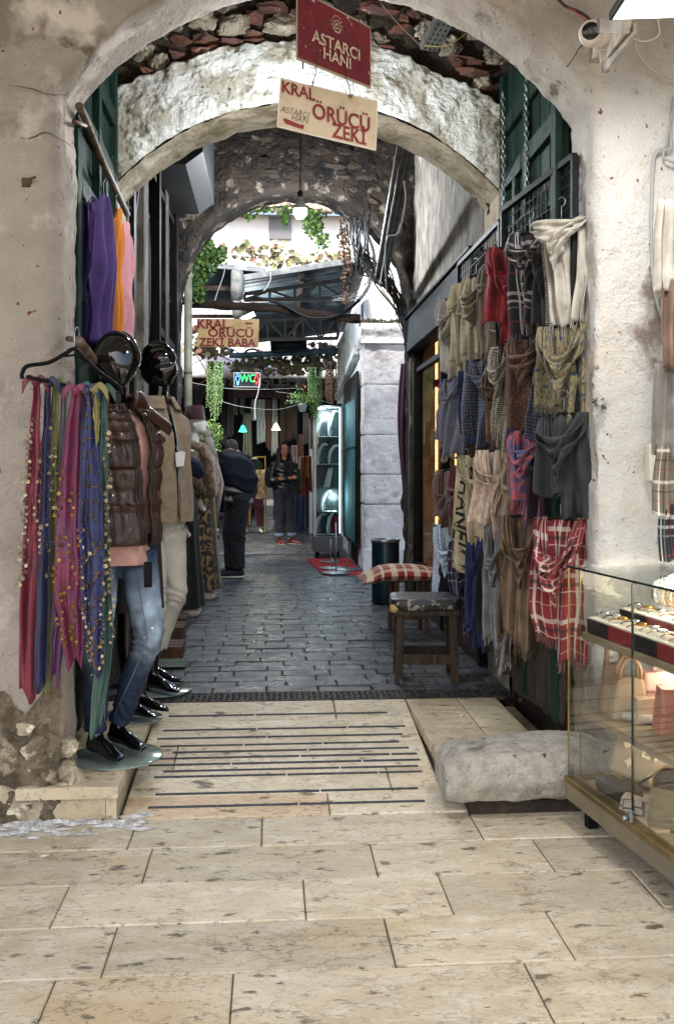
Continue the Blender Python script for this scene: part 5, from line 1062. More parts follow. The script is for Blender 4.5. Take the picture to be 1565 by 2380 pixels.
mb = MB(); mb.grid(lambda u, v: (lambda a, th: Vector((math.sin(th) * math.cos(a) * .105 * (1 - .48 * max(0, .2 - math.cos(th)) ** 1.6), math.sin(th) * math.sin(a) * .112 - .012 - (.02 * math.cos(th) if math.cos(th) < 0 else 0) * -1, 1.725 + math.cos(th) * .134)))(2 * math.pi * u, math.pi * v), 40, 30, cu=True); mb.build('head', M_gloss, m1)
def tee_extra(u, v, a, p): return .006 * math.sin(5 * a + 7 * v) + .004 * noise.noise(Vector((math.sin(a) * 3, math.cos(a) * 3, v * 8)))
mb = MB(); ring_surface(mb, [(.84, .155, .122, 0, .005), (.95, .148, .115, 0, .005), (1.15, .142, .108, 0, .005), (1.33, .16, .108, 0, .01), (1.44, .155, .088, 0, .02), (1.50, .085, .065, 0, .02), (1.515, .06, .05, 0, .02)], extra=tee_extra, cu=True); mb.build('tee_shirt', c_('salmon_pink_jersey', 'c2958a', col2='b0847a'), m1, solid=.003)
def vest_extra(u, v, a, p):
    q = (v * 8.5) % 1; return .019 * abs(math.sin(math.pi * q)) ** .4 + .012 * noise.noise(Vector((math.sin(a) * 6, math.cos(a) * 6, v * 25))) * math.sin(math.pi * q) + .004 * math.sin(26 * a + 3 * v * 7)
vp = [(.93, .176, .142, .0, .0), (1.10, .164, .134, 0, .0), (1.25, .172, .134, 0, .005), (1.38, .188, .130, 0, .012), (1.455, .17, .112, 0, .02), (1.50, .125, .095, 0, .02), (1.53, .10, .085, 0, .02)]
mb = MB(); fv = ring_surface(mb, vp, 110, lambda v: 40 - 6 * v, lambda v: 388 - 24 * v, vest_extra, 130)
M_vest = mat('brown_quilted_nylon', '3c251c', .38, '301d17', 8, bump=.5, bscale=45, b2scale=14, bump2=.5, bdist=.004, coat=.15)
mb.build('quilted_vest', M_vest, m1, solid=.012)
mb = MB()
for u_, du in ((0, .011), (1, -.011)):
    for k in range(3): mb.tube([(lambda q, c: q + (q - Vector((0, 0, q.z))).normalized() * .004)(fv(u_ + du * k, v / 40), 0) for v in range(41)], .0075, 7)
mb.build('ribbed_placket', mat('brown_rib', '2b1b15', .6, bump=.3), m1)
mb = MB(); mb.grid(lambda u, v: (lambda a: Vector((math.sin(a) * (.098 + .02 * math.sin(math.pi * v) + .02 * v), .02 - math.cos(a) * (.088 + .02 * math.sin(math.pi * v) + .02 * v), 1.50 + .075 * v + .012 * math.sin(3 * a))))(R(25 + 310 * u)), 60, 12); mb.build('collar', M_vest, m1, solid=.03)
mb = MB(); mb.grid(lambda u, v: Vector((.10 + .13 * u + .01 * v, -.11 + .09 * u - .02 * math.sin(math.pi * v), 1.475 + .05 * v - .07 * u)), 14, 8); mb.build('lapel', M_vest, m1, solid=.008)
def denim_t(p):
    front = max(0, -p.y + .0) * 6; f = max(0, 1 - abs(p.z - .66) / .22) * min(1, front + .1) + .8 * max(0, 1 - abs(p.z - .44) / .10) * min(1, front)
    f *= .75 + .5 * noise.noise(p * 14); f = max(0, min(1, f)); f = min(1, f * 1.5); return (1 + 34 * f, 1 + 22 * f, 1 + 10 * f)
def trousers(J, rad, top, m, parent, cuffs=.12, tintf=None, name='jeans', wrinkle=.006, voxel=.010, waist=(.15, .115), sm=4):
    mb = MB()
    for (hip, knee, ank) in J:
        hip, knee, ank = map(Vector, (hip, knee, ank)); e = ank + (knee - ank).normalized() * (cuffs - .1); mb.tube([hip + Vector((0, 0, .04)), hip, hip.lerp(knee, .5), knee, knee.lerp(ank, .35) + Vector((0, .012, 0)), e], rad, 18)
    h0 = (Vector(J[0][0]) + Vector(J[1][0])) / 2; mb.tube([h0 + Vector((0, 0, -.06)), h0 + Vector((0, 0, .03)), Vector((h0.x, h0.y, top))], [(waist[1] * .8, waist[0] * .8), (waist[1], waist[0]), (waist[1] * .95, waist[0] * .93)], 24)
    b = remesh(mb, voxel, sm)
    def dw(p, n_):
        kz = sum(math.exp(-((p.z - zk) / .09) ** 2) for zk in (J[0][1][2], J[0][2][2] + .06, J[0][0][2] - .05)); return p + n_ * wrinkle * (kz * math.sin(p.z * 95 + 4 * noise.noise(p * 9) * 3 + p.x * 20) + .8 * fr(p * 9, .8, 3))
    displace(b, dw)
    if tintf: b.T = [tintf(Vector(b.V[f[0]])) for f in b.F]
    return b.build(name, m, parent)
M_denim = mat('faded_blue_denim', '1f2e4a', .75, '16223a', 14, spots=[('a9b4c4', 60, .735, .75, 3)], tint=1, bump=.4, bscale=260, bdist=.003)
trousers(JL, [.092, .094, .082, .066, .058, .047], .99, M_denim, m1, cuffs=.115, tintf=denim_t, waist=(.165, .12))
mb = MB()
for sg, J in ((-1, JL[0]), (1, JL[1])):
    h, kn, an = map(Vector, J); o_ = Vector((.0, -.0, 0)); 
    mb.tube([h + Vector((-.02 * sg, -.098, -.05)), h.lerp(kn, .5) + Vector((-.035 * sg, -.082, 0)), kn + Vector((-.03 * sg, -.064, 0)), kn.lerp(an, .4) + Vector((-.03 * sg, -.045, 0)), an + Vector((-.025 * sg, -.045, .06))], .0028, 5)
mb.build('seam', mat('pale_stitching', '6c7686', .8, bump=.3), m1)
mb = MB(); mb.box((.10, -.135, .80), (.035, .004, .11)); mb.build('swing_tag', M_black, m1, smooth=False)
# ---------- mannequin 2: ribbed head, beige jacket, cream trousers
b0 = PG(368, 1602, .152); m2 = thing('mannequin', 'black rib-headed mannequin in a beige wool jacket and cream trousers beside the drain', 'mannequin', b0, R(48)); m2.scale = (1.06, 1.06, 1.06)
disc_base(m2, .18)
JM = [((-.08, 0, .93), (-.085, -.06, .50), (-.06, -.02, .10)), ((.08, .02, .93), (.10, -.02, .50), (.06, .13, .10))]
mb = MB(); legs_shapes(mb, JM, (.07, .05, .045, .030)); foot_shapes(mb, JM[0][2], (.1, -1, 0)); foot_shapes(mb, JM[1][2], (.45, -1, 0)); mb.tube([(0, .01, .9), (0, .01, 1.15), (0, .02, 1.47)], [(.09, .13), (.08, .12), (.07, .14)], 20); mb.tube([(0, .02, 1.44), (0, .01, 1.53), (0, -.01, 1.66)], [(.055, .06), .050, .05], 16)
remesh(mb, .0085, 8).build('body', M_gloss, m2)
mb = MB()
def ribhead(u, v):
    a = 2 * math.pi * u; th = math.pi * v; z = math.cos(th); w2 = 1 - (.25 * z * z if z < 0 else 0)
    r_ = 1 + .13 * abs(math.sin(a * .5 + v * 13)) ** .8 * math.sin(th); x = math.sin(th) * math.sin(a) * .088 * w2 * r_; y = -math.sin(th) * math.cos(a) * .108 * r_ - .02 * (z < 0) * (-z) + .006
    y -= .018 * math.exp(-((a if a < math.pi else a - 2 * math.pi) / .25) ** 2 - ((z + .1) / .22) ** 2)
    return Vector((x, y, 1.735 + z * .13))
mb.grid(ribhead, 72, 72, cu=True); mb.build('head', M_gloss, m2)
trousers(JM, [.092, .094, .084, .068, .062, .054], .99, mat('cream_cotton_twill', 'c9c6bd', .85, 'b9b5aa', 6, bump=.25, bscale=200), m2, cuffs=.22, name='trousers')
def jk(u, v, a, p): return .010 * noise.noise(Vector((math.sin(a) * 2.2, math.cos(a) * 2.2, v * 4))) + .006 * math.sin(4 * a + 5 * v) * (1 - v)
M_wool = mat('beige_wool', '8f7e69', .95, '80705c', 30, sheen=.1, bump=.5, bscale=260, bdist=.003)
jp = [(.90, .205, .158, 0, .0), (1.0, .202, .154, 0, .0), (1.2, .196, .148, 0, .005), (1.36, .206, .142, 0, .01), (1.455, .19, .115, 0, .02), (1.505, .115, .09, 0, .02), (1.52, .09, .08, 0, .02)]
mb = MB(); ring_surface(mb, jp, 90, 3, 357, jk, 70); mb.tube([(-.20, .02, 1.43), (-.245, .02, 1.25), (-.255, 0, 1.0), (-.25, -.01, .86)], [.075, .072, .062, .055], 16); mb.build('jacket', M_wool, m2, solid=.008)
mb = MB(); mb.grid(lambda u, v: (lambda a: Vector((math.sin(a) * (.09 + .05 * v), .02 - math.cos(a) * (.082 + .045 * v) - .01 * (1 - v), 1.565 - .07 * v)))(R(14 + 332 * u)), 60, 8); mb.build('collar', M_wool, m2, solid=.008)
mb = MB(); mb.tube([(0, -.168, .90), (0, -.162, 1.0), (0, -.156, 1.2), (0, -.148, 1.34), (0, -.11, 1.46), (0, -.078, 1.52)], .004, 6); mb.tube([(-.012, -.15, 1.30), (-.01, -.165, 1.27), (-.012, -.165, 1.24)], .005, 6); mb.build('zip', M_steel, m2)
mb = MB(); q = Matrix.Rotation(R(-32), 3, 'Z'); mb.box((-.105, -.143, 1.06), (.022, .012, .15), rot=q); mb.build('pocket', M_wool, m2, smooth=False, bevel=.003)
mb = MB(); mb.box((.012, -.165, 1.235), (.045, .003, .075), rot=Matrix.Rotation(.15, 3, 'Y')); mb.box((-.008, -.169, 1.23), (.045, .002, .075), rot=Matrix.Rotation(-.1, 3, 'Y')); mb.build('price_tag', mat('white_card', 'dcdad6', .6, bump=0), m2, smooth=False)
# ---------- hidden dark mannequin between them: feet, legs, dark coat
b0 = PG(318, 1668, .148); m3 = thing('mannequin', 'barefoot black mannequin in dark clothes half hidden between the two dressed mannequins', 'mannequin', b0, R(35)); disc_base(m3, .13)
JN = [((-.06, 0, .9), (-.06, 0, .5), (-.05, -.01, .10)), ((.06, .02, .9), (.07, .02, .5), (.05, .06, .10))]
mb = MB(); legs_shapes(mb, JN, (.06, .045, .04, .028)); foot_shapes(mb, JN[0][2], (.5, -1, 0), sc=.9); foot_shapes(mb, JN[1][2], (.6, -1, 0), sc=.9); mb.tube([(0, 0, .85), (0, 0, 1.1), (0, 0, 1.4), (0, 0, 1.5)], [.08, .08, .09, .03], 16); remesh(mb, .01, 6).build('body', M_gloss, m3)
mb = MB(); ring_surface(mb, [(.55, .16, .12, -.03, 0), (.9, .14, .11, -.03, 0), (1.2, .13, .10, -.02, 0), (1.42, .13, .09, 0, 0), (1.5, .06, .05, 0, 0)], extra=lambda u, v, a, p: .012 * math.sin(7 * a), cu=True); mb.build('dark_coat', c_('dark_plum_cloth', '1b151a'), m3)
# ---------- costume mannequins with fez
def profile_head(mb, s=1, zc=0):
    mb.ell((0, .012, zc), (.075, .098, .115), 24); mb.tube([(0, -.03, zc - .02), (0, -.052, zc - .075), (0, -.058, zc - .10)], [.06, .05, .028], 14)
    mb.tube([(0, -.085, zc + .03), (0, -.112, zc - .018), (0, -.092, zc - .032)], [.010, .015, .008], 8); mb.ell((0, -.088, zc - .058), (.024, .014, .010), 10)
    mb.ell((.074, .012, zc - .01), (.010, .018, .030), 10); mb.ell((-.074, .012, zc - .01), (.010, .018, .030), 10)
    mb.tube([(0, .02, zc - .08), (0, .03, zc - .21)], [.052, .058], 16)
def costume(px, py, rz_, lbl, robe, sc=1.0, trim=True, Zz=None, fur=True):
    b0 = PG(px, py, .14) if Zz is None else PG(px, HY + FP * 1.26 / Zz, .14)
    t = thing('costume_mannequin', lbl, 'mannequin', b0, rz_, 'costume mannequins along the passage left'); t.scale = (sc,) * 3
    mb = MB(); profile_head(mb, 1, 1.70); mb.tube([(0, .03, 1.5), (0, .02, 1.42), (0, 0, 1.2), (0, 0, .9)], [(.06, .08), (.08, .17), (.09, .15), (.09, .15)], 18)
    for sg in (-1, 1): mb.tube([(sg * .17, .02, 1.42), (sg * .21, 0, 1.15), (sg * .20, -.06, .92), (sg * .19, -.10, .86)], [.05, .04, .03, .025], 12); mb.tube([(sg * .08, 0, .9), (sg * .08, 0, .1)], [.06, .04], 12)
    remesh(mb, .010, 3).build('body', M_wman, t)
    mb = MB(); mb.lathe([(.098, 1.745), (.100, 1.75), (.083, 1.875), (.078, 1.88), (0, 1.882)], (0, .012, 0), 28); mb.build('fez', mat('maroon_felt', '3a0d12', .95, '2a080c', 20, sheen=.5, bump=.3), t)
    mb = MB(); mb.tube([(0, .05, 1.885), (0, .11, 1.86), (.0, .125, 1.76), (0, .12, 1.62)], [.004, .005, .008, .012], 8); mb.build('tassel', mat('black_tassel', '141214', .8), t)
    mb = MB(); ring_surface(mb, [(.10, .25, .22, 0, .0), (.5, .22, .185, 0, 0), (.9, .19, .155, 0, 0), (1.2, .185, .14, 0, 0), (1.40, .19, .12, 0, .02), (1.47, .10, .08, 0, .03)], extra=lambda u, v, a, p: .020 * (1 - v) * math.sin(9 * a + 1) + .006 * math.sin(17 * a), cu=True)
    for sg in (-1, 1): mb.tube([(sg * .18, .02, 1.42), (sg * .225, 0, 1.18), (sg * .22, -.05, .98)], [.065, .07, .085], 14)
    mb.build('robe', robe, t)
    if trim: mb = MB(); mb.grid(lambda u, v: Vector((.03 + .04 * u, -(.238 - .10 * v ** .7) - .008, .11 + 1.30 * v)), 3, 30); mb.grid(lambda u, v: Vector((-.07 + .04 * u, -(.238 - .10 * v ** .7) - .008, .11 + 1.30 * v)), 3, 30); mb.build('gold_trim', weave('gold_braid', '8c7338', 'b59a55', 60, .4, metal=.5, rough=.45), t, solid=.006)
    if fur:
        mb = MB()
        def fz(p): return
        for sg in (-1, 1):
            mb.tube([(sg * .05, .06, 1.50), (sg * .12, -.06, 1.46), (sg * .10, -.13, 1.3), (sg * .11, -.15, 1.10), (sg * .10, -.16, .98)], [.045, .06, .065, .055, .03], 14)
        o = remesh(mb, .014, 2); displace(o, lambda p, n_: p + n_ * .012 * fr(p * 22, .6, 3)); o.build('fur_collar', mat('brown_fur', '4a3524', .9, '7d6044', 30, .4, .6, sheen=.6, stretch=(2, 2, .4), bump=1, bscale=70), t)
    mb = MB()
    for sg in (-1, 1): mb.tube([(sg * .09, .06, .05), (sg * .09, -.04, .05), (sg * .09, -.14, .035), (sg * .09, -.19, .03)], [.04, .05, .045, .02], 12)
    mb.build('shoe', mat('ivory_leather', 'bdb5a6', .5), t)
    return t
brocade = weave('black_gold_brocade', '15100c', '7c6136', 34, .53, kind='NOISE', rough=.6)
costume(456, 1392, R(88), 'white faced mannequin with a maroon fez and a black and gold brocade robe', brocade, 1.0)
costume(430, 1362, R(80), 'second fez mannequin behind the first one, in a dark velvet robe', c_('dark_velvet', '17120f', col2='2a1c12'), 1.0, fur=False)
costume(424, 1430, R(88), 'dark velvet robe costume standing in front of the brocade robe', c_('black_green_velvet', '0e1411', col2='182019'), .80, trim=False, fur=False)
# folded/hanging navy garment and wood crates along the left foot
mb = MB(); p = PZ(445, 1085, 7.6); mb.tube([p + Vector((-.14, .06, .02)), p + Vector((-.04, 0, .04)), p + Vector((.03, 0, -.01)), p + Vector((.08, -.02, -.08))], [.05, .07, .07, .03], 12); displace(mb, lambda p, n_: p + n_ * .01 * fr(p * 14, .8, 3)); tag(mb.build('folded_garment', c_('navy_jersey', '101a30')), 'rolled navy garment lying against the brocade robe', 'garment')
for k, (vx, vy, w_, h_) in enumerate(((410, 1452, .26, .10), (402, 1482, .28, .12), (398, 1520, .26, .09))):
    p = PG(vx, vy + 14, .14); mb = MB()
    for q in range(3): mb.bx(p.x - w_ * .5, p.x + w_ * .28, p.y - .02 + .10 * q, p.y + .06 + .10 * q, .14 + h_ - .03, .14 + h_)
    mb.bx(p.x - w_ * .5, p.x + w_ * .25, p.y - .01, p.y + .01, .145, .14 + h_ - .031); mb.bx(p.x + w_ * .23, p.x + w_ * .26, p.y + .012, p.y + .25, .145, .14 + h_ - .031)
    tag(mb.build('wooden_crate', M_brownwood, smooth=False, bevel=.003), ('farthest', 'middle', 'nearest')[k] + ' of the low wooden crates along the left foot of the passage', 'crate', 'low wooden crates on the passage left')
p = PG(395, 1548, .14); mb = MB(); mb.box((p.x, p.y, .16), (.22, .22, .012)); tag(mb.build('glass_plate', MC['frosted_green_glass'], smooth=False, bevel=.002), 'square glass plate on the floor in front of the wooden crates', 'glass plate')
# ---------- the bending man
pm = PG(541, 1342, .14); man = thing('person', 'man in navy bomber jacket and black trousers bending over goods, back to the camera', 'person', pm)
mb = MB()   # local, x right, y away; he faces left (-X), torso leaning away-left
HA, HB = Vector((.02, .09, .93)), Vector((.10, -.07, .93)); KA, KB = Vector((-.04, .07, .50)), Vector((.06, -.05, .50)); AA, AB = Vector((-.02, .07, .10)), Vector((.06, -.05, .10))
shC = Vector((-.06, .18, 1.40)); hd = Vector((-.03, .36, 1.50))
mb.tube([Vector((.06, .01, .92)), Vector((.09, .03, 1.10)), Vector((.04, .10, 1.28)), shC], [(.08, .11), (.09, .12), (.11, .16), (.09, .16)], 18)
for h, k_, a_ in ((HA, KA, AA), (HB, KB, AB)): mb.tube([h, k_, a_], [.085, .06, .04], 12)
mb.tube([shC, shC + Vector((.02, .10, .06)), hd + Vector((0, -.03, -.06))], [.065, .055, .055], 12); mb.ell(hd, (.078, .098, .112), 18, rot=Matrix.Rotation(R(35), 3, 'X'))
mb.ell(hd + Vector((-.08, .0, -.02)), (.012, .02, .03), 8); mb.ell(hd + Vector((.08, .0, -.02)), (.012, .02, .03), 8)
aL = [shC + Vector((-.17, -.02, -.02)), Vector((-.27, .16, 1.12)), Vector((-.36, .36, 1.0))]; aR = [shC + Vector((.17, .02, -.02)), Vector((.20, .34, 1.12)), Vector((.0, .52, 1.02))]
for A in (aL, aR):
    mb.tube(A, [.05, .042, .03], 12); dr = (A[2] - A[1]).normalized(); mb.ell(A[2] + dr * .04, (.035, .05, .02), 10)
    for q in range(5): s_ = (q - 2) * .014; mb.tube([A[2] + dr * .06 + Vector((s_, 0, 0)), A[2] + dr * (.10 + .01 * (2 - abs(q - 2))) + Vector((s_ * 1.2, 0, -.01)), A[2] + dr * (.125) + Vector((s_ * 1.2, 0, -.03))], [.008, .0075, .006], 6)
remesh(mb, .010, 4).build('body', M_skin, man)
mb = MB(); mb.ell(hd + Vector((0, .0, .02)), (.083, .104, .108), 22, rot=Matrix.Rotation(R(35), 3, 'X')); mb.V = [v for v in mb.V]; displace(mb, lambda p, n_: p + n_ * (.004 * fr(p * 60, .6, 2) if p.z > hd.z - .05 else -.03)); mb.build('hair', mat('short_dark_hair', '2b2522', .8, '4a423c', 60, bump=.8, bscale=200), man)
jb = MB(); jb.tube([Vector((.06, .0, .99)), Vector((.075, .01, 1.02)), Vector((.10, .03, 1.12)), Vector((.05, .10, 1.28)), shC + Vector((0, -.01, .01)), shC + Vector((.01, .06, .05))], [(.145, .185), (.16, .205), (.175, .215), (.165, .225), (.12, .20), (.07, .09)], 26)
for A in (aL, aR): jb.tube([shC.lerp(A[0], .6), A[0], A[0].lerp(A[1], .55), A[1], A[2]], [.10, .088, .078, .068, .05], 14)
jb = remesh(jb, .012, 5); displace(jb, lambda p, n_: p + n_ * (.013 * math.sin(p.z * 42 + p.x * 18 + 5 * noise.noise(p * 5)) * (.5 + .5 * noise.noise(p * 3)) + .008 * fr(p * 7, .8, 3))); jb.build('bomber_jacket', mat('navy_nylon', '0b101b', .75, '0e1420', 5, bump=.3, spec=.2), man)
mb = MB(); mb.tube([Vector((.06, 0, .965)), Vector((.065, 0, 1.0))], [(.152, .192), (.155, .198)], 28); mb.build('rib_hem', c_('black_rib', '0c0f16'), man)
mb = MB(); mb.grid(lambda u, v: Vector((.065 + math.sin(2 * math.pi * u) * (.158 + .010 * v), .01 - math.cos(2 * math.pi * u) * (.132 + .010 * v), 1.05 - .17 * v - .015 * math.sin(2 * math.pi * u))), 40, 6, cu=True); mb.build('white_shirt', c_('white_tee', '8f8c86'), man, solid=.004)
trousers([(HA, KA, AA), (HB, KB, AB)], [.108, .112, .10, .088, .084, .080], 1.0, c_('black_trouser_cloth', '0b0d12', col2='11141b'), man, cuffs=.10, name='trousers', wrinkle=.008, voxel=.012, waist=(.165, .14))
for A in (AA, AB):
    mb = MB(); mb.tube([A + Vector((.07, 0, -.045)), A + Vector((.03, 0, -.035)), A + Vector((-.06, 0, -.045)), A + Vector((-.15, 0, -.062)), A + Vector((-.20, 0, -.07))], [.03, (.045, .05), (.045, .045), (.045, .03), (.03, .018)], 14); mb.build('shoe', mat('navy_sneaker', '10131b', .7), man)
    mb = MB(); mb.tube([A + Vector((.075, 0, -.088)), A + Vector((-.05, 0, -.088)), A + Vector((-.20, 0, -.088)), A + Vector((-.215, 0, -.086))], [(.035, .013), (.05, .014), (.044, .013), (.03, .010)], 14); mb.build('sole', mat('cream_rubber', 'c2bba8', .7), man)
# ---------- the waiting woman
pwm = PG(660, 1266, .14); wm = thing('person', 'woman with long black hair, black leather jacket and folded arms, waiting in the courtyard', 'person', pwm, R(14))
mb = MB(); HA, HB = Vector((-.085, 0, .86)), Vector((.085, 0, .86)); KA, KB = Vector((-.09, -.03, .48)), Vector((.10, -.02, .48)); AA, AB = Vector((-.09, .0, .10)), Vector((.13, -.02, .10))
mb.tube([(0, 0, .84), (0, .01, 1.0), (0, 0, 1.12), (0, 0, 1.30), (0, .01, 1.38)], [(.10, .16), (.085, .125), (.095, .14), (.09, .16), (.06, .12)], 18)
for h, k_, a_ in ((HA, KA, AA), (HB, KB, AB)): mb.tube([h, k_, k_.lerp(a_, .35), a_], [.08, .055, .05, .035], 12)
mb.tube([(0, .01, 1.36), (.0, .0, 1.44), (0, -.01, 1.50)], [.055, .045, .045], 12)
mb.ell((0, .0, 1.575), (.070, .086, .108), 22); mb.tube([(0, -.03, 1.55), (0, -.045, 1.50), (0, -.055, 1.478)], [.055, .042, .022], 12)
mb.tube([(0, -.078, 1.60), (0, -.100, 1.562), (0, -.085, 1.552)], [.007, .012, .007], 8)
sh = [Vector((-.17, 0, 1.34)), Vector((.17, 0, 1.34))]; el = [Vector((-.23, -.06, 1.08)), Vector((.23, -.06, 1.08))]; wr = [Vector((.06, -.20, 1.12)), Vector((-.06, -.17, 1.10))]
for s_, e_, w_ in zip(sh, el, wr):
    mb.tube([s_, e_, w_], [.042, .036, .024], 10); dr = (w_ - e_).normalized(); mb.ell(w_ + dr * .035, (.035, .016, .030), 10)
    for q in range(4): mb.tube([w_ + dr * .055 + Vector((0, 0, .022 - .014 * q)), w_ + dr * .09 + Vector((0, .004, .024 - .015 * q)), w_ + dr * (.112 - .006 * abs(q - 1)) + Vector((0, .012, .022 - .015 * q))], [.0075, .007, .0055], 6)
    mb.tube([w_ + dr * .02 + Vector((0, -.01, .022)), w_ + dr * .045 + Vector((0, -.012, .045)), w_ + dr * .065 + Vector((0, -.01, .055))], [.009, .008, .006], 6)
body = remesh(mb, .008, 3); body.build('body', M_skin, wm)
mb = MB()
for sg in (-1, 1): mb.ell((sg * .028, -.080, 1.588), (.012, .006, .006), 10); mb.tube([(sg * .015, -.086, 1.606), (sg * .03, -.086, 1.611), (sg * .045, -.076, 1.605)], .003, 5)
mb.build('eyes', mat('dark_eyes', '120d0b', .3, bump=0), wm)
mb = MB(); mb.tube([(-.022, -.086, 1.527), (0, -.093, 1.530), (.022, -.086, 1.527)], [.003, .006, .003], 8); mb.build('lips', mat('lips', '7c3a38', .5, bump=0), wm)
mb = MB(); rr2 = random.Random(3)
def hairshape(u, v):
    a = R(66 + 228 * u); zt = 1.685 - .50 * v; wd = .080 + .055 * v ** .6 if v > .16 else .086 * math.sin(v / .16 * math.pi / 2) ** .8 + .006
    return Vector((math.sin(a) * wd * (1 + .12 * math.sin(a * 7 + v * 9)), .012 - math.cos(a) * wd * .95 * (1 + .1 * math.sin(a * 9 - v * 7)) + .01, zt))
mb.grid(hairshape, 60, 40)
for k in range(40):
    a = R(rr2.choice((rr2.uniform(64, 85), rr2.uniform(275, 296)))); x = math.sin(a) * .10; y = .01 - math.cos(a) * .095; mb.tube([(x * .7, y, 1.64), (x, y, 1.52), (x * 1.15 + rr2.uniform(-.02, .02), y - .03, 1.36), (x * 1.1 + rr2.uniform(-.03, .03), y - .05, 1.20)], [.008, .012, .011, .004], 6)
mb.build('hair', mat('wavy_black_hair', '0c0a0b', .45, '1c1716', 50, bump=.8, bscale=90), wm, solid=.012)
jb = MB(); jb.tube([(0, 0, .93), (0, 0, 1.0), (0, 0, 1.12), (0, 0, 1.30), (0, .01, 1.385), (0, .01, 1.42)], [(.125, .17), (.12, .165), (.12, .16), (.115, .18), (.085, .15), (.05, .06)], 24)
for s_, e_, w_ in zip(sh, el, wr): jb.tube([s_ * .8 + Vector((0, 0, .26)), s_, s_.lerp(e_, .5), e_, w_.lerp(e_, .12)], [.07, .068, .060, .056, .042], 12)
jb = remesh(jb, .010, 4); displace(jb, lambda p, n_: p + n_ * (.007 * fr(p * 14, .7, 4) + .004 * math.sin(p.z * 90 + p.x * 30))); jb.build('leather_jacket', mat('black_leather', '101214', .28, '1a1d20', 10, bump=.4), wm)
mb = MB(); mb.grid(lambda u, v: Vector((-.045 + .09 * u, -.128 + .01 * abs(u - .5), 1.20 + .18 * v)), 6, 10); mb.build('black_top', c_('black_top', '0a0a0b'), wm, solid=.004)
trousers([(HA, KA, AA), (HB, KB, AB)], [.10, .105, .09, .080, .080, .078], .97, c_('indigo_denim', '080c16', col2='0d1320'), wm, cuffs=.17, name='jeans', wrinkle=.004, voxel=.011, waist=(.155, .12))
mb = MB()
for A, K_ in ((AA, KA), (AB, KB)): q = A.lerp(K_, .17); mb.tube([q + Vector((0, 0, -.035)), q + Vector((0, 0, .035))], [.082, .082], 18)
mb.build('jean_cuffs', c_('pale_denim', '4a5668'), wm)
for A, dd in ((AA, Vector((.25, -1, 0)).normalized()), (AB, Vector((.8, -.6, 0)).normalized())):
    mb = MB(); mb.tube([A - dd * .06 + Vector((0, 0, -.05)), A + Vector((0, 0, -.04)), A + dd * .08 + Vector((0, 0, -.055)), A + dd * .16 + Vector((0, 0, -.068)), A + dd * .19 + Vector((0, 0, -.075))], [.03, (.042, .042), (.042, .032), (.04, .022), (.02, .012)], 12); o = mb.build('sneaker', mat('red_leather', '5a1512', .5), wm)
    mb = MB(); mb.tube([A - dd * .065 + Vector((0, 0, -.088)), A + dd * .05 + Vector((0, 0, -.088)), A + dd * .19 + Vector((0, 0, -.088))], [(.035, .01), (.043, .012), (.035, .01)], 12)
    for k in range(3): q = A + dd * (.035 + .025 * k); sd_ = Vector((-dd.y, dd.x, 0)); mb.tube([q + sd_ * .042 + Vector((0, 0, -.075)), q + sd_ * .03 + dd * .015 + Vector((0, 0, -.03))], .004, 5); mb.tube([q - sd_ * .042 + Vector((0, 0, -.075)), q - sd_ * .03 + dd * .015 + Vector((0, 0, -.03))], .004, 5)
    mb.build('sole_and_stripes', mat('white_rubber', '8f8a80', .6), wm)
mb = MB(); mb.ell((pwm.x - .23, pwm.y + .05, 1.26), (.10, .09, .17), 18, boxy=.4, nz=.1); tag(mb.build('backpack', c_('black_nylon', '0b0c0e')), 'black backpack hanging at the side of the waiting woman', 'backpack')
# ---------- belly dance scarves on the hanger at the left
hg = PZ(172, 850, 3.60); hd_ = (PZ(282, 905, 3.72) - PZ(52, 866, 3.52)); hw = hd_.length; hd_.normalize()
t = thing('hanger', 'large black plastic hanger carrying the coin scarves beside the left pier', 'hanger', hg)
A, B = PZ(52, 868, 3.52) - hg, PZ(282, 905, 3.72) - hg; C = PZ(173, 818, 3.61) - hg
mb = MB(); mb.tube(catm([A + Vector((0, 0, -.02)), A, A + Vector((.02, 0, .028)), A.lerp(C, .5) + Vector((0, 0, .0)), A.lerp(C, .82) + Vector((0, 0, .008)), C + Vector((0, 0, .012)), B.lerp(C, .82) + Vector((0, 0, .008)), B.lerp(C, .5) - Vector((0, 0, .0)), B + Vector((-.02, 0, .02)), B, B + Vector((0, 0, -.02))], 6), .008, 8); mb.tube([A + Vector((.015, 0, -.012)), A.lerp(B, .5) + Vector((0, 0, -.02)), B + Vector((-.015, 0, -.012))], .007, 8)
mb.tube([A.lerp(C, .8), C + Vector((0, 0, -.012)), B.lerp(C, .8)], .005, 6); mb.build('bar', M_black, t)
mb = MB(); mb.tube(catm([C, C + Vector((0, 0, .05)), C + Vector((0, .01, .085)), C + Vector((.005, .04, .10)), C + Vector((.005, .065, .08)), C + Vector((.005, .07, .06))], 6), .0025, 6); mb.build('hook', M_steel, t)
mb = MB(); a = PZ(160, 778, 3.60); mb.tube([PZ(183, 792, 3.66), PZ(232, 855, 4.25), PZ(262, 890, 5.0)], .019, 12); mb.tube([PZ(158, 787, 3.8), PZ(184, 792, 3.72)], .012, 10)
tag(mb.build('steel_pipe', mat('rusty_pipe', '6f5f50', .55, '463a31', 14, metal=.4, bump=.3)), 'rusty steel pipe jutting from the gate beside the first mannequin, carrying the hanger', 'pipe')
M_coin = mat('tarnished_coin', 'a09478', .35, '6c6250', 50, metal=.85, bump=.3); M_coing = mat('gold_coin', '8f6f38', .35, '5c4826', 50, metal=.85, bump=.3)
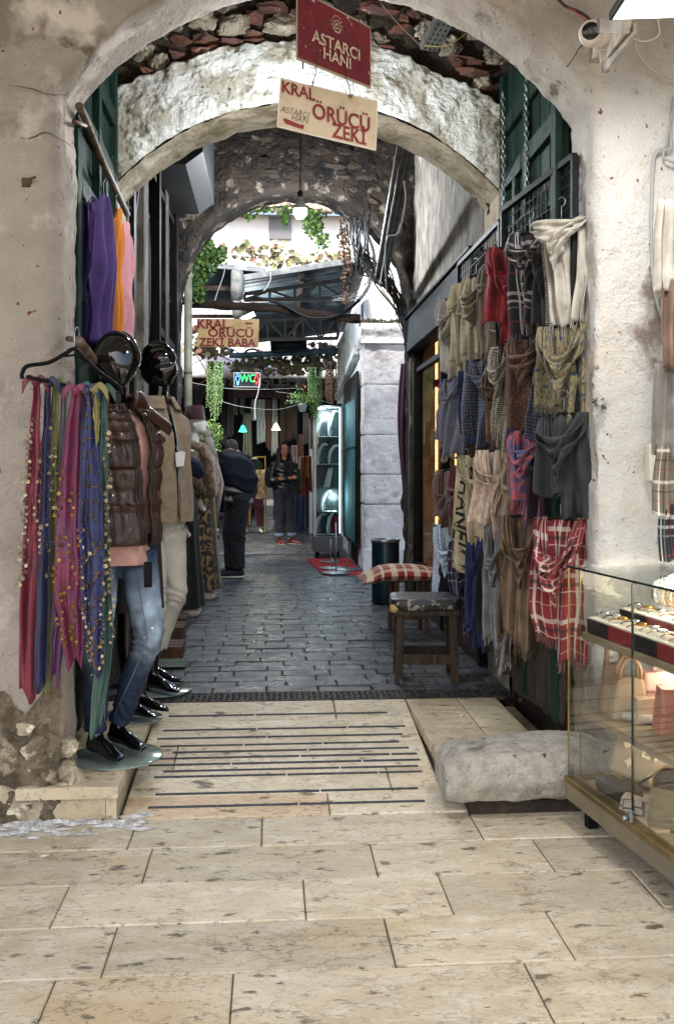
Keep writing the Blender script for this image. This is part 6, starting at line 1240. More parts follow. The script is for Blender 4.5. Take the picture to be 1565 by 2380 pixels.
def strip(mb, path, seed, nf=2.0, amp=.009, seg=26, st_=.14):
    """path: list of (point, width); cloth hanging along it with folds"""
    P = catm([p for p, w_ in path], 10); n_ = len(P); Ws = [path[min(len(path) - 1, int(i / 10))][1] + (path[min(len(path) - 1, int(i / 10) + 1)][1] - path[min(len(path) - 1, int(i / 10))][1]) * ((i % 10) / 10) for i in range(n_)]
    def f(u, v):
        i = min(n_ - 1, int(round(v * (n_ - 1)))); ph = seed + 1.6 * v; s_ = (u - .5) * Ws[i]
        y = amp * (math.sin(2 * math.pi * nf * .6 * u + ph) + 2.5 * noise.noise(Vector((u * 4, v * 2.5, seed * 3)))) * (.35 + .65 * min(1, Ws[i] / .08)) + .006 * noise.noise(Vector((u * 5, v * 9, seed)))
        return P[i] + RGT * (s_ + .006 * noise.noise(Vector((v * 8, seed, 0)))) - FWD * y + Vector((0, 0, .03 * v ** 6 * math.sin(2 * math.pi * u * .8 + seed)))
    mb.grid(f, seg, n_ - 1, uvf=lambda u, v: (u * st_, v)); return f
def coins(f, side, v0, v1, n_, parent, m, seed, sw=.0):
    r_ = random.Random(seed); mb = MB(); bd = MB()
    for k in range(n_):
        v = v0 + (v1 - v0) * (k + r_.random() * .6) / n_; u = side + sw * math.sin(k * .7); u = max(0, min(1, u)); p = f(u, v) - FWD * .012 + RGT * r_.uniform(-.012, .012)
        q = Euler((R(90) + r_.uniform(-.4, .4), r_.uniform(-.4, .4), r_.uniform(-.7, .7))).to_matrix(); rc = r_.uniform(.005, .009)
        b_ = MB(); b_.lathe([(0, -.0006), (rc, -.0006), (rc, .0006), (0, .0006)], (0, 0, 0), 12); mb.add([q @ Vector(x) + p for x in b_.V], b_.F)
        for j in range(3): bd.ell(p + Vector((r_.uniform(-.012, .012), -.002, .012 + .010 * j)), (.0024,) * 3, 6)
    mb.V += []; o = len(mb.V); mb.add(bd.V, bd.F); ob = mb.build('coin_trim', m, parent, world=True, smooth=False); return ob
Zs = 3.585
def bscarf(label, path, m, seed, cs=(), knot=None, Z=Zs, nf=2.2, amp=.010, gold=None):
    t = thing('coin_scarf', label, 'scarf', PZ(path[0][0], path[0][1], Z), 0, 'belly dance scarves tied on the large hanger'); k = FP / Z
    mb = MB(); f = strip(mb, [(PZ(x, y, Z), w_ / k) for x, y, w_ in path], seed, nf, amp)
    p0 = PZ(path[0][0], path[0][1], Z)
    mb.build('cloth', m, t, solid=.0015, world=True)
    kb = MB(); kb.ell(p0 + Vector((0, -.006, -.004)), (.016, .014, .018), 14, nz=.4, seed=seed)
    for sg in ((-1, 1) if knot == 'bow' else (1,)): kb.grid(lambda u, v, sg=sg: p0 + Vector((sg * .05 * u, -.012 - .01 * math.sin(3 * u), .012 * math.sin(4 * u) + (v - .5) * (.012 + .035 * u) - .02 * u * u)), 8, 5)
    kb.build('knot', m, t, solid=.003, world=True)
    for (side, v0, v1, n_, sw) in cs: coins(f, side, v0, v1, n_, t, gold or M_coin, seed + int(side * 10), sw)
    return t, f
silk = lambda n_, c1, c2: mat(n_, [x * .62 + .008 for x in srgb(c1)], .45, [x * .6 + .006 for x in srgb(c2)], 12, sheen=.1, bump=.15, bscale=250, bdist=.002)
bscarf('crimson coin scarf with a bow, leftmost on the hanger', [(85, 885, 14), (84, 1000, 22), (78, 1150, 36), (74, 1300, 40), (66, 1450, 40), (64, 1618, 36)], silk('crimson_chiffon', '8c1f3c', '751832'), 1, [(.05, .18, .7, 44, .12), (.9, .3, .6, 14, .1)], 'bow')
bscarf('dark blue beaded scarf second from the left', [(112, 888, 12), (108, 1010, 20), (100, 1200, 32), (92, 1400, 42), (88, 1595, 36)], silk('ink_blue_chiffon', '141a55', '0e1340'), 2, [(.9, .2, .7, 10, .05)])
bscarf('lime yellow coin scarf third from the left', [(130, 890, 12), (124, 1010, 20), (118, 1200, 26), (115, 1400, 24), (112, 1600, 22)], silk('lime_chiffon', '8f9150', '757a48'), 3, [(.8, .3, .62, 22, .1)], Z=3.62)
bscarf('pale grey scarf behind the lime one', [(150, 900, 12), (142, 1100, 22), (128, 1300, 24), (122, 1500, 20), (118, 1570, 18)], silk('silver_chiffon', '73787c', '5f666b'), 4, Z=3.64)
bscarf('purple and magenta coin scarf with a large knot in the middle', [(178, 905, 22), (168, 1020, 44), (160, 1180, 56), (158, 1350, 62), (168, 1480, 50), (174, 1548, 30)], silk('magenta_chiffon', '6e1f58', '8a2350'), 5, [(.15, .3, .85, 30, .1), (.6, .35, .9, 30, .12), (.98, .18, .5, 26, .04)], 'bow', gold=M_coing, nf=3)
bscarf('purple scarf tail curling behind the magenta one', [(160, 1180, 20), (146, 1320, 34), (138, 1450, 34), (128, 1585, 22)], silk('violet_chiffon', '532057', '6b2c66'), 6, Z=3.61)
bscarf('light teal scarf behind the magenta one', [(192, 900, 14), (192, 1050, 24), (188, 1200, 26), (182, 1350, 28), (180, 1450, 22)], silk('light_teal_chiffon', '4d8086', '3c6a70'), 7, [(.2, .3, .9, 26, .3)], Z=3.63)
tt, f = bscarf('royal blue scarf with gold stitched chevrons', [(205, 905, 16), (209, 1020, 40), (212, 1180, 56), (214, 1330, 54), (218, 1450, 44), (226, 1560, 22)], silk('royal_chiffon', '12246a', '0d1a52'), 8, [(.1, .5, .98, 26, .15), (.95, .55, 1, 16, .1)], Z=3.575, nf=2.6)
mb = MB()
for k in range(20):
    v = .08 + .045 * k; mb.tube([f(u, min(1, v + (.02 * abs(2 * u - 1) - .02) * (1 if k < 9 else -1) + (0 if k < 9 else .02 * (u - .5) * 4 * (1 if k % 2 else -1)))) - FWD * .006 for u in [.12 + .76 * q / 12 for q in range(13)]], .0022, 5)
mb.build('gold_stitching', M_coing, tt, world=True)
bscarf('yellow scarf end tied beside the royal blue one', [(222, 902, 14), (224, 960, 14), (226, 1020, 10)], silk('yellow_chiffon', 'a39a55', '8d8548'), 9, Z=3.57)
bscarf('sea green coin scarf hanging lowest, rightmost on the hanger', [(240, 905, 14), (238, 1020, 26), (236, 1180, 30), (240, 1330, 34), (244, 1480, 42), (232, 1600, 38), (222, 1700, 26)], silk('sea_green_chiffon', '3c6258', '30524a'), 10, [(.95, .15, .68, 46, .12)], 'bow', Z=3.60)
# ---------- T-shirts on the diagonal rod
mb = MB(); mb.tube([PZ(184, 246, 4.0), PZ(196, 270, 4.1), PZ(240, 380, 4.5), PZ(296, 498, 5.1)], .017, 10); mb.tube([PZ(172, 282, 3.95), PZ(200, 292, 4.15)], .010, 8)
tag(mb.build('clothes_rod', mat('rusty_pipe', '6f5f50')), 'rusty rod running back from the arch springing and carrying the T-shirts', 'rod')
def tshirt(label, xl, xr, yt, yb, Za, Zb, m, seed, sleeve=True, prt=None):
    A = PZ(xl, yt, Za); B = PZ(xr, yt, Zb); zb = PZ((xl + xr) / 2, yb, (Za + Zb) / 2).z; t = thing('t_shirt', label, 'T-shirt', A.lerp(B, .5), 0, 'T-shirts hanging from the diagonal rod')
    H = A.z - zb; dirv = (B - A); dirv.z = 0; nn_ = Vector((dirv.y, -dirv.x, 0)).normalized(); nn_ = -nn_ if nn_.x < 0 else nn_
    def f(u, v):
        c = .5; sh_ = .16 * abs(u - .5) * 2 * (1 if v < .12 else 1) * max(0, 1 - v / .16); nk = .05 * max(0, 1 - abs(u - .5) / .16) * max(0, 1 - v / .1)
        s_ = .5 + (u - .5) * (.62 + .38 * min(1, v / .2)) ; z = -H * v - sh_ - nk
        return A + dirv * s_ + Vector((0, 0, z)) + nn_ * (.016 * math.sin(2 * math.pi * 3.2 * u + seed + 1.2 * v) * (.3 + v) + .03 * noise.noise(Vector((u * 5, v * 3, seed))) + .03 * math.sin(math.pi * u))
    mb = MB(); mb.grid(f, 44, 50); mb.grid(lambda u, v: f(u, v) - nn_ * (.05 * math.sin(math.pi * u) + .02), 30, 40)
    if sleeve:
        for s0, sg in ((0.02, -1),): mb.grid(lambda u, v: A + dirv * (s0 - .10 * v + .02 * math.sin(9 * u)) + Vector((0, 0, -.13 - .22 * v - .17 * u * H / .6)) + nn_ * (.02 + .02 * math.sin(5 * u)), 14, 14)
    mb.build('jersey', m, t, solid=.003, world=True)
    mb = MB(); c0_ = f(.5, 0); mb.tube([f(.5, 0) + Vector((0, 0, -.02)), f(.5, 0) + Vector((0, 0, .06)), f(.5, 0) + Vector((.01, .015, .085)), f(.5, 0) + Vector((.01, .03, .07))], .002, 5); mb.build('hanger_hook', M_steel, t, world=True)
    if prt: mb = MB(); mb.text(prt, lambda x, y: f(max(0, min(1, .82 + x * .9)), max(0, min(1, .30 - y / H))) + nn_ * .004, .10); mb.build('print', mat('white_print', 'c8c8c8'), t, smooth=False, world=True)
tshirt('violet T-shirt nearest on the diagonal rod', 200, 262, 400, 802, 4.25, 4.62, c_('violet_jersey', '3a1f62', col2='2f1953'), 1)
tshirt('orange T-shirt between the violet and the pink one', 250, 276, 452, 790, 4.66, 4.80, c_('orange_jersey', 'c87a2c'), 2, False, prt='a')
tshirt('pink T-shirt third on the diagonal rod', 263, 304, 478, 800, 4.84, 5.1, c_('pink_jersey', 'c8909a', col2='b57f8a'), 3)
# ================================================================ furniture in the passage
t = thing('stool', 'worn wooden stool with a cracked black padded seat in front of the scarves', 'stool', PG(987, 1575, .142), R(-6))
sw, sd = .165, .15
for sx_, sy_ in ((-1, -1), (1, -1), (-1, 1), (1, 1)): mb = MB(); mb.bar((sx_ * sw, sy_ * sd, 0), (sx_ * (sw - .012), sy_ * (sd - .01), .42), .048, .048, up=(0, 1, 0)); mb.build('leg', mat('stool_wood', '3a2e22', .75, '221a13', 8, .4, .6, spots=[('7c6a50', 12, .62, .7)], stretch=(3, 3, .6), bump=.6, bscale=50), t, smooth=False, bevel=.004)
for a, b in (((-sw, -sd, .14), (sw, -sd, .14)), ((-sw, sd, .14), (sw, sd, .14)), ((-sw, -sd, .17), (-sw, sd, .17)), ((sw, -sd, .17), (sw, sd, .17))): mb = MB(); mb.bar(a, b, .022, .055); mb.build('stretcher', MC['stool_wood'], t, smooth=False, bevel=.003)
mb = MB(); mb.bx(-sw - .03, sw + .03, -sd - .03, sd + .03, .40, .435); mb.build('seat_board', MC['stool_wood'], t, smooth=False, bevel=.004)
mb = MB(); mb.ell((0, 0, .462), (.215, .20, .036), 36, boxy=.86, nz=.03); mb.build('seat_pad', mat('cracked_black_vinyl', '17181b', .35, '26282c', 20, spots=[('8a8276', 26, .56, .60, 3)], bump=.6, bscale=60), t)
mb = MB(); mb.ell((-.19, -.17, .44), (.03, .025, .025), 12, nz=.4); mb.build('foam_corner', mat('yellow_foam', 'b39a62', .95, bump=1), t)
pc = PG(948, 1466, .142); t = thing('stool', 'low brown wooden stool with a striped cushion on it', 'stool', pc, R(4))
for sx_, sy_ in ((-1, -1), (1, -1), (-1, 1), (1, 1)): mb = MB(); mb.bar((sx_ * .12, sy_ * .11, 0), (sx_ * .12, sy_ * .11, .40), .032, .032, up=(0, 1, 0)); mb.build('leg', M_brownwood, t, smooth=False, bevel=.003)
for z in (.12, .25): mb = MB(); mb.bar((-.12, -.11, z), (.12, -.11, z), .018, .03); mb.bar((-.12, .11, z), (.12, .11, z), .018, .03); mb.build('stretcher', M_brownwood, t, smooth=False)
mb = MB(); mb.bx(-.14, .14, -.13, .13, .395, .42); mb.build('seat', M_brownwood, t, smooth=False, bevel=.004)
pc = pc + Vector((-.06, 0, 0))
def cush(s_):
    def f(u, v):
        x = (u - .5) * 2; y = (v - .5) * 2; h = ((1 - x * x) * (1 - y * y)) ** .45; pin = 1 + .10 * x * x * y * y
        return Vector((pc.x + x * .30 * pin, pc.y + y * .26 * pin, .60 + s_ * .065 * h + (-.05 * max(0, -x - .5) * 2 - .01 * abs(x))))
    return f
mb = MB(); mb.grid(cush(1), 30, 26, uvf=lambda u, v: (u * .6, v * .5)); mb.grid(cush(-1), 30, 26, uvf=lambda u, v: (u * .6, v * .5)); tag(mb.build('cushion', plaid('kilim_cushion', '8c2029', [(.3, .28, 'cdbb9c'), (.62, .05, '2a1a18'), (.8, .1, 'cdbb9c')], .17)), 'red and cream striped cushion lying on the low brown stool', 'cushion')
pb = PG(895, 1402, .142); t = thing('trash_bin', 'round dark blue green metal bin with a bright rim beside the pillar', 'bin', pb)
mb = MB(); mb.lathe([(.128, .0), (.13, .01), (.13, .57), (.126, .58)], (0, 0, 0), 32); mb.build('body', mat('scratched_blue_metal', '123039', .35, '0d2229', 6, spots=[('3c5c62', 30, .66, .72)], metal=.4, bump=.1), t)
mb = MB(); mb.lathe([(.132, .575), (.136, .58), (.136, .60), (.124, .605), (.118, .59), (.115, .2)], (0, 0, 0), 32); mb.build('rim', M_steel, t)
mb = MB(); mb.tube([(.134 * math.cos(a), .134 * math.sin(a), .02) for a in [2 * math.pi * k / 30 for k in range(31)]], .005, 6); mb.build('base_ring', M_black, t)
# stand bases on the red mat
for k, (vx, vy, r_, h_) in enumerate(((768, 1305, .15, .3), (772, 1320, .17, .12), (806, 1323, .17, .35), (780, 1331, .18, .6))):
    p = PG(vx, vy, .158); t = thing('display_stand_base', ('farthest', 'second farthest', 'third', 'nearest')[k] + ' round steel stand base on the red mat', 'stand base', p, 0, 'round stand bases on the red mat')
    mb = MB(); mb.lathe([(r_, 0), (r_, .004), (r_ - .006, .007), (.015, .009), (0, .009)], seg=32); mb.build('plate', M_steel, t); mb = MB(); mb.tube([(0, 0, .009), (0, 0, h_)], .009, 8); mb.build('rod', M_steel, t)
# ---------- jewellery cabinet
xa, xb, ya, yb = .625, .995, 13.30, 13.72; za, zb = .47, 2.30
t = thing('jewellery_cabinet', 'tall glass jewellery cabinet lit by white LEDs at the courtyard corner', 'cabinet', ((xa + xb) / 2, ya, .14))
mb = MB(); mb.bx(xa - .03, xb + .02, ya - .02, yb, .24, .46); mb.build('base', mat('slate_blue_panel', '2b3138', .5, bump=.1), t, smooth=False, world=True, bevel=.004)
for x in (xa + .03, xb - .06): mb = MB(); mb.bx(x - .03, x + .03, ya + .02, ya + .08, .14, .239); mb.build('leg', M_black, t, smooth=False, world=True)
mb = MB(); mb.bx(xa - .01, xb + .01, ya - .01, yb, zb, zb + .025); mb.build('top', M_darkmetal, t, smooth=False, world=True)
mb = MB()
for x, y in ((xa, ya), (xb, ya), (xa, yb - .02), (xb, yb - .02)): mb.bx(x - .008, x + .008, y, y + .016, .46, zb)
mb.build('frame_post', mat('brushed_aluminium', '9aa0a4', .3, metal=.8, bump=0), t, smooth=False, world=True)
mb = MB(); mb.bx(xa + .01, xb - .01, ya + .003, ya + .006, .47, zb - .01); mb.bx(xa - .002, xa + .001, ya + .02, yb - .03, .47, zb - .01); mb.build('pane', glass('cabinet_glass', (.86, .93, .93), a=.04), t, smooth=False, world=True)
mb = MB(); mb.bx(xa + .01, xb, yb - .012, yb - .006, .46, zb); mb.build('back_panel', mat('grey_mirror', '35464a', .25, metal=.3, bump=0), t, smooth=False, world=True)
mb = MB(); mb.bx(xb - .03, xb - .015, ya + .03, ya + .04, .5, zb - .03); mb.bx(xa + .03, xb - .03, ya + .03, ya + .05, zb - .03, zb - .02); mb.build('led_strip', mat('cool_led', 'ffffff', emit='e2f2ff', es=1.6), t, smooth=False, world=True)
lamp_light('cabinet_light', Vector(((xa + xb) / 2, ya + .15, zb - .12)), 7, .06, (.9, .97, 1))
lamp_light('cabinet_light', Vector(((xa + xb) / 2 + .1, ya + .12, 1.0)), 3, .06, (.9, .97, 1))
shz = [.47, .80, 1.14, 1.47, 1.86]
for z in shz[1:]: mb = MB(); mb.bx(xa + .02, xb - .02, ya + .04, yb - .03, z - .012, z); mb.build('shelf', mat('dark_shelf', '20262a', .3, bump=0), t, smooth=False, world=True)
kk = 0
for z, xs, hs in ((.47, (.72, .88), (.30, .33)), (.80, (.80,), (.30,)), (1.14, (.80,), (.0,)), (1.47, (.74, .90), (.29, .27)), (1.86, (.74, .90), (.27, .38))):
    for x, h_ in zip(xs, hs):
        kk += 1; p = Vector((x, ya + .18, z + .001)); nm = 'white curved necklace bust number %d in the lit cabinet' % kk
        if h_ == 0:
            mb = MB(); mb.add([p + Vector((-.05, 0, 0)), p + Vector((.04, 0, 0)), p + Vector((.09, .03, .28)), p + Vector((.02, .03, .28))], [(0, 1, 2, 3)]); tag(mb.build('necklace_board', M_wman, smooth=False, solid=.01), 'slanted white necklace board on the middle shelf of the lit cabinet', 'necklace board'); continue
        L_ = {1: 'left white necklace bust on the lowest shelf of the lit cabinet', 2: 'right white necklace bust on the lowest shelf of the lit cabinet', 3: 'single white necklace bust on the second shelf of the lit cabinet', 5: 'left white necklace bust on the fourth shelf of the lit cabinet', 6: 'right white necklace bust on the fourth shelf of the lit cabinet', 7: 'small left necklace bust on the top shelf of the lit cabinet', 8: 'tall right necklace bust on the top shelf of the lit cabinet'}[kk]
        tt = thing('necklace_bust', L_, 'necklace bust', p, 0, 'white necklace busts in the cabinet')
        mb = MB(); mb.tube([Vector((-.065, 0, .0)), Vector((-.075, 0, h_ * .3)), Vector((-.055, 0, h_ * .7)), Vector((0, 0, h_ * .96)), Vector((.045, 0, h_)), Vector((.065, .0, h_ * .92))], [(.03, .02), (.035, .022), (.035, .022), (.03, .022), (.022, .02), (.01, .01)], 12); mb.lathe([(.075, 0), (.075, .008), (0, .009)], (0, 0, 0), 16); mb.build('form', mat('white_bust_plastic', 'e6e6e4', .35, bump=0), tt)
        mb = MB(); mb.tube([Vector((-.03, -.03, .04)), Vector((-.045, -.03, h_ * .4)), Vector((-.02, -.03, h_ * .75)), Vector((.02, -.025, h_ * .93))], .008, 6); mb.build('necklace', mat('silver_beads', 'b4babd', .3, metal=.5), tt)
# fire extinguisher behind the cabinet glass
p = Vector((.93, ya + .30, .471)); t = thing('fire_extinguisher', 'small red fire extinguisher standing at the bottom right of the lit cabinet', 'extinguisher', p); mb = MB(); mb.lathe([(.045, 0), (.048, .02), (.048, .22), (.03, .26), (.015, .27)], seg=18); mb.build('cylinder', mat('signal_red', '9c1418', .3), t); mb = MB(); mb.lathe([(.015, .27), (.015, .30), (0, .30)], seg=10); mb.tube([(0, 0, .3), (.04, 0, .31)], .006, 6); mb.build('valve', M_black, t)

# ================================================================ display case, bottom right
C0 = O + RGT * .914 + FWD * 3.75; C0.z = 0
SV = (RGT * .196 - FWD).normalized(); TV = Vector((-SV.y, SV.x, 0)); TV = TV if TV.dot(RGT) > 0 else -TV
K = lambda s_, t_, z: C0 + SV * s_ + TV * t_ + Vector((0, 0, z))
KM = Matrix((SV, TV, Vector((0, 0, 1)))).transposed()
def kbox(mb, s0, s1, t0, t1, z0, z1, **k): return mb.box(K((s0 + s1) / 2, (t0 + t1) / 2, (z0 + z1) / 2), (s1 - s0, t1 - t0, z1 - z0), rot=KM, **k)
CL, CD, Z0, Z1 = 2.3, .46, .19, 1.02
dc = thing('display_case', 'glass display case with brass base holding watches and handbags in the lower right corner', 'display case', (C0.x, C0.y, 0))
M_brass = mat('dull_brass', '7d6a41', .38, '6a5a38', 8, metal=.6, bump=.15, spots=[('8f8254', 3, .6, .7)])
mb = MB(); kbox(mb, -.005, CL, -.012, CD, .10, .165); mb.build('base', mat('taupe_lacquer', '7b7059', .45, '6a6150', 4, bump=.1), dc, smooth=False, world=True, bevel=.003)
mb = MB(); kbox(mb, -.008, CL, -.014, .035, .1655, .187); kbox(mb, -.008, .03, .036, CD, .1655, .187); mb.build('brass_rail', M_brass, dc, smooth=False, world=True, bevel=.002)
mb = MB(); kbox(mb, .035, CL, .04, CD - .01, .166, .178); mb.build('floor_panel', mat('beige_velvet', '9c8d74', .9), dc, smooth=False, world=True)
for s_ in (.06, 1.1, 2.2):
    mb = MB(); kbox(mb, s_ - .02, s_ + .02, .05, .09, 0.0, .099); mb.build('foot', M_darkmetal, dc, smooth=False, world=True)
G_c = glass('case_glass', (.985, .99, .975), a=.005, refl=.22)
for nm, a_ in (('front_pane', (.004, .505, 0, .005)), ('front_pane', (.510, 1.3, 0, .005)), ('front_pane', (1.305, CL, 0, .005))): mb = MB(); kbox(mb, *a_, Z0, Z1 - .008); mb.build(nm, G_c, dc, smooth=False, world=True)
mb = MB(); kbox(mb, 0, .005, .006, CD, Z0, Z1 - .008); mb.build('end_pane', G_c, dc, smooth=False, world=True)
mb = MB(); kbox(mb, -.004, CL, -.004, CD, Z1 - .007, Z1); mb.build('top_pane', glass('case_top_glass', (.93, .97, .95), a=.04, refl=.7), dc, smooth=False, world=True)
mb = MB(); kbox(mb, -.0055, CL, -.0055, -.0045, Z1 - .0075, Z1 + .0005); kbox(mb, .5052, .5095, -.001, .006, Z0, Z1 - .01); mb.build('pane_edge', mat('dark_green_edge', '1a2a2c', .2, bump=0), dc, smooth=False, world=True)
mb = MB(); kbox(mb, -.001, .004, -.001, .004, Z0, Z1 - .01); kbox(mb, -.001, .003, .05, .054, Z0, Z1 - .01); mb.build('corner_edge', mat('amber_edge', '8c7a50', .2, bump=0, metal=.3), dc, smooth=False, world=True)
mb = MB(); kbox(mb, .30, CL, CD, CD + .02, Z0, Z1); mb.build('back_panel', mat('golden_panel', 'a8977a', .35, '9c8450', 3, metal=.3, bump=.05), dc, smooth=False, world=True)
for z in (.76, .455):
    mb = MB(); kbox(mb, .03, CL, .045, CD - .01, z - .028, z); mb.build('shelf', mat('taupe_shelf', '8a7c66', .5, '776a56', 5, bump=.05), dc, smooth=False, world=True, bevel=.002)
mb = MB(); kbox(mb, .10, CL, CD - .06, CD - .045, Z1 - .03, Z1 - .018); kbox(mb, .25, CL, CD - .05, CD - .035, .715, .727); kbox(mb, .25, CL, CD - .05, CD - .035, .41, .422); mb.build('led_strip', mat('warm_strip', 'ffffff', emit='ffdf9a', es=5), dc, smooth=False, world=True)
for s_, z, e in ((.30, .95, 5), (1.0, .95, 3), (.30, .69, 3), (.9, .68, 2), (.35, .37, 1.4), (.95, .37, 2)): lamp_light('case_light', K(s_, CD - .14, z), e * .7, .12, (1, .9, .7))
for (s_, t_, z, sz) in ((.012, .006, .20, .014), (.505, -.004, .20, .020)): mb = MB(); kbox(mb, s_ - .006, s_ + .014, t_ - .008, t_ + .006, z - .012, z + .03); mb.build('clamp', M_steel, dc, smooth=False, world=True, bevel=.003)
mb = MB(); q = K(.50, -.014, .20); mb.tube([q, q - TV * .018], .009, 10); mb.build('lock', M_steel, dc, world=True)
# trays of watches
M_tr = {'k': mat('black_tray', '191817', .6, bump=.1), 'r': mat('red_tray', '7a262c', .6, bump=.1)}
def tray_(label, s0, t0, L, wd, z, h, c):
    t = thing('watch_tray', label, 'tray', K(s0, t0, z), 0, 'watch trays on the upper shelf of the display case')
    mb = MB(); kbox(mb, s0, s0 + L, t0, t0 + wd, z, z + h); mb.build('box', M_tr[c], t, smooth=False, world=True, bevel=.002)
    mb = MB(); kbox(mb, s0 + .003, s0 + L - .003, t0 + .003, t0 + wd - .003, z + h, z + h + .006); mb.build('white_lid', mat('white_pad', 'c9c4b8', .7, bump=0), t, smooth=False, world=True, bevel=.001)
for k in range(6): tray_(('farthest black', 'second, red', 'third, black', 'fourth, red', 'fifth, black', 'nearest, red')[k] + ' watch tray of the front row in the display case', .05 + .175 * k, .055, .172, .13, .7615, .055, 'krkrkr'[k])
for k in range(5): tray_(('farthest black', 'second, red', 'third, black', 'fourth, red', 'nearest black')[k] + ' watch tray of the raised back row in the display case', .035 + .205 * k, .20, .202, .13, .7615, .085, 'krkrk'[k])
gold = mat('polished_gold', 'c08a42', .14, metal=1, bump=0); silv = mat('polished_silver', 'b8babd', .14, metal=1, bump=0)
def watch(p, ang, m, lbl, grp):
    t = thing('watch', lbl, 'watch', p, 0, grp); q = Matrix.Rotation(ang, 3, 'Z')
    mb = MB(); mb.lathe([(.0, 0), (.017, 0), (.019, .003), (.018, .009), (.015, .010)], seg=20); mb.tube([(.019, 0, .005), (.023, 0, .005)], .003, 6); mb.V = [tuple(q @ Vector(v) + Vector((0, 0, .012))) for v in mb.V]; mb.build('case', m, t)
    mb = MB(); mb.lathe([(.0, .0095), (.0152, .0095)], seg=18); mb.V = [tuple(q @ Vector(v) + Vector((0, 0, .012))) for v in mb.V]; mb.build('dial', rnd.choice((mat('ivory_dial', 'c8c2b0', .3, bump=0), mat('black_dial', '141414', .2, bump=0))), t)
    mb = MB(); mb.tube([(q @ Vector(v)) for v in ((0, .016, .015), (0, .034, .012), (0, .050, .004), (0, .052, .001))], [(.006, .002), (.008, .002), (.007, .002), (.006, .002)], 8); mb.tube([(q @ Vector(v)) for v in ((0, -.016, .015), (0, -.034, .012), (0, -.050, .004), (0, -.052, .001))], [(.006, .002), (.008, .002), (.007, .002), (.006, .002)], 8); mb.build('strap', m if rnd.random() < .7 else M_black, t)
for k in range(13): watch(K(.075 + .07 * k, .12 + .01 * (k % 2), .823), R(rnd.uniform(20, 60)), (gold, silv)[k % 3 == 0 or k % 4 == 1], 'metal wristwatch lying on the front row of trays in the display case', 'wristwatches on the front row of trays')
for k in range(10): watch(K(.07 + .088 * k, .26, .853), R(rnd.uniform(20, 60)), (silv, gold)[k % 2], 'metal wristwatch lying on the raised back row of trays', 'wristwatches on the raised back row of trays')
for k in range(8):
    p = K(.07 + .058 * k, .37, .905); mb = MB(); q = Euler((R(8), R(90 - 14), R(20))).to_matrix()
    b_ = MB(); b_.lathe([(.040, -.013), (.044, -.012), (.0465, 0), (.044, .012), (.040, .013), (.0375, 0), (.040, -.013)], seg=36, sx=1, sy=1.15); b_.V = [tuple(KM @ (q @ Vector(v)) + p) for v in b_.V]
    tag(b_.build('bangle', gold if k % 3 else silv), 'wide polished gold bangle standing behind the watches in the display case', 'bangle', 'standing bangles in the display case')
# handbags
def bag(name, label, c, L, D, H, m, z, ang=0, handle=None, flap=None, taper=.8, clasp=True, hm=None, lean=0):
    t = thing(name, label, 'handbag', K(c[0], c[1], z + .001), math.atan2(SV.y, SV.x) + ang)
    def f(u, v):
        a = 2 * math.pi * u; ca, sa = math.cos(a), math.sin(a); bx_ = .75; q = 1 - bx_ + bx_ / max(abs(ca), abs(sa)); w2 = 1 - (1 - taper) * v; d2 = 1 - .55 * (1 - taper) * 2.2 * v
        return Vector((ca * q * L / 2 * w2, sa * q * D / 2 * d2 + lean * v, H * v + .006 * math.sin(3 * a)))
    mb = MB(); mb.grid(f, 48, 14, cu=True, uvf=lambda u, v: (u * (L + D) * 2, v * H)); top = [f(i / 24, 1) for i in range(24)]; mb.add(top, [tuple(range(24))]); mb.add([f(i / 24, 0) for i in range(24)], [tuple(range(24))[::-1]]); mb.build('body', m, t, bevel=0)
    hm = hm or m
    if handle:
        for sy_ in ((-1, 1) if handle == 2 else (0,)):
            mb = MB(); mb.tube([(-L * .26, sy_ * D * .2 + lean, H * .92), (-L * .25, sy_ * D * .25 + lean, H * 1.25), (-L * .12, sy_ * D * .28 + lean, H * 1.5), (L * .12, sy_ * D * .28 + lean, H * 1.5), (L * .25, sy_ * D * .25 + lean, H * 1.25), (L * .26, sy_ * D * .2 + lean, H * .92)] if handle != 1 else [(-L * .2, 0, H), (-L * .18, 0, H * 1.16), (0, 0, H * 1.24), (L * .18, 0, H * 1.16), (L * .2, 0, H)], .008, 8); mb.build('handle', hm, t)
    if flap:
        mb = MB(); mb.grid(lambda u, v: Vector(((u - .5) * L * .9, -(D / 2 * (1 - .3 * (1 - v))) - .006 * 1, H * 1.0 - flap * H * (1 - v) * 0 - flap * H * v)), 10, 6); mb.build('flap', m, t, solid=.006)
        if clasp: mb = MB(); mb.box((0, -D / 2 - .012, H * (1 - flap) + .012), (.030, .008, .014)); mb.build('clasp', silv, t, smooth=False, bevel=.002)
    return t
wv = weave('woven_tan_leather', '8c735c', '66503c', 22, .5, kind='BRICK', rough=.5, st=(1, 1.6, 1), bump=.3); wv2 = weave('woven_beige_leather', 'a8967e', '84705a', 24, .5, kind='BRICK', rough=.5, st=(1, 1.6, 1), bump=.3)
bag('handbag', 'tan woven leather bag at the left end of the middle shelf', (.09, .15), .11, .09, .19, wv, .455, 1.2, 2, None, .72, hm=mat('tan_leather', 'a08468', .45))
bag('handbag', 'beige woven bag with round handles beside the tan woven one', (.17, .17), .15, .10, .15, wv2, .455, 1.3, 2, None, .7, hm=MC['tan_leather'])
bag('handbag', 'pale pink structured bag with a silver turn clasp on the middle shelf', (.15, .33), .21, .09, .165, mat('pink_leather', 'c9a09a', .4, bump=.15), .455, 1.4, 1, .42, .92)
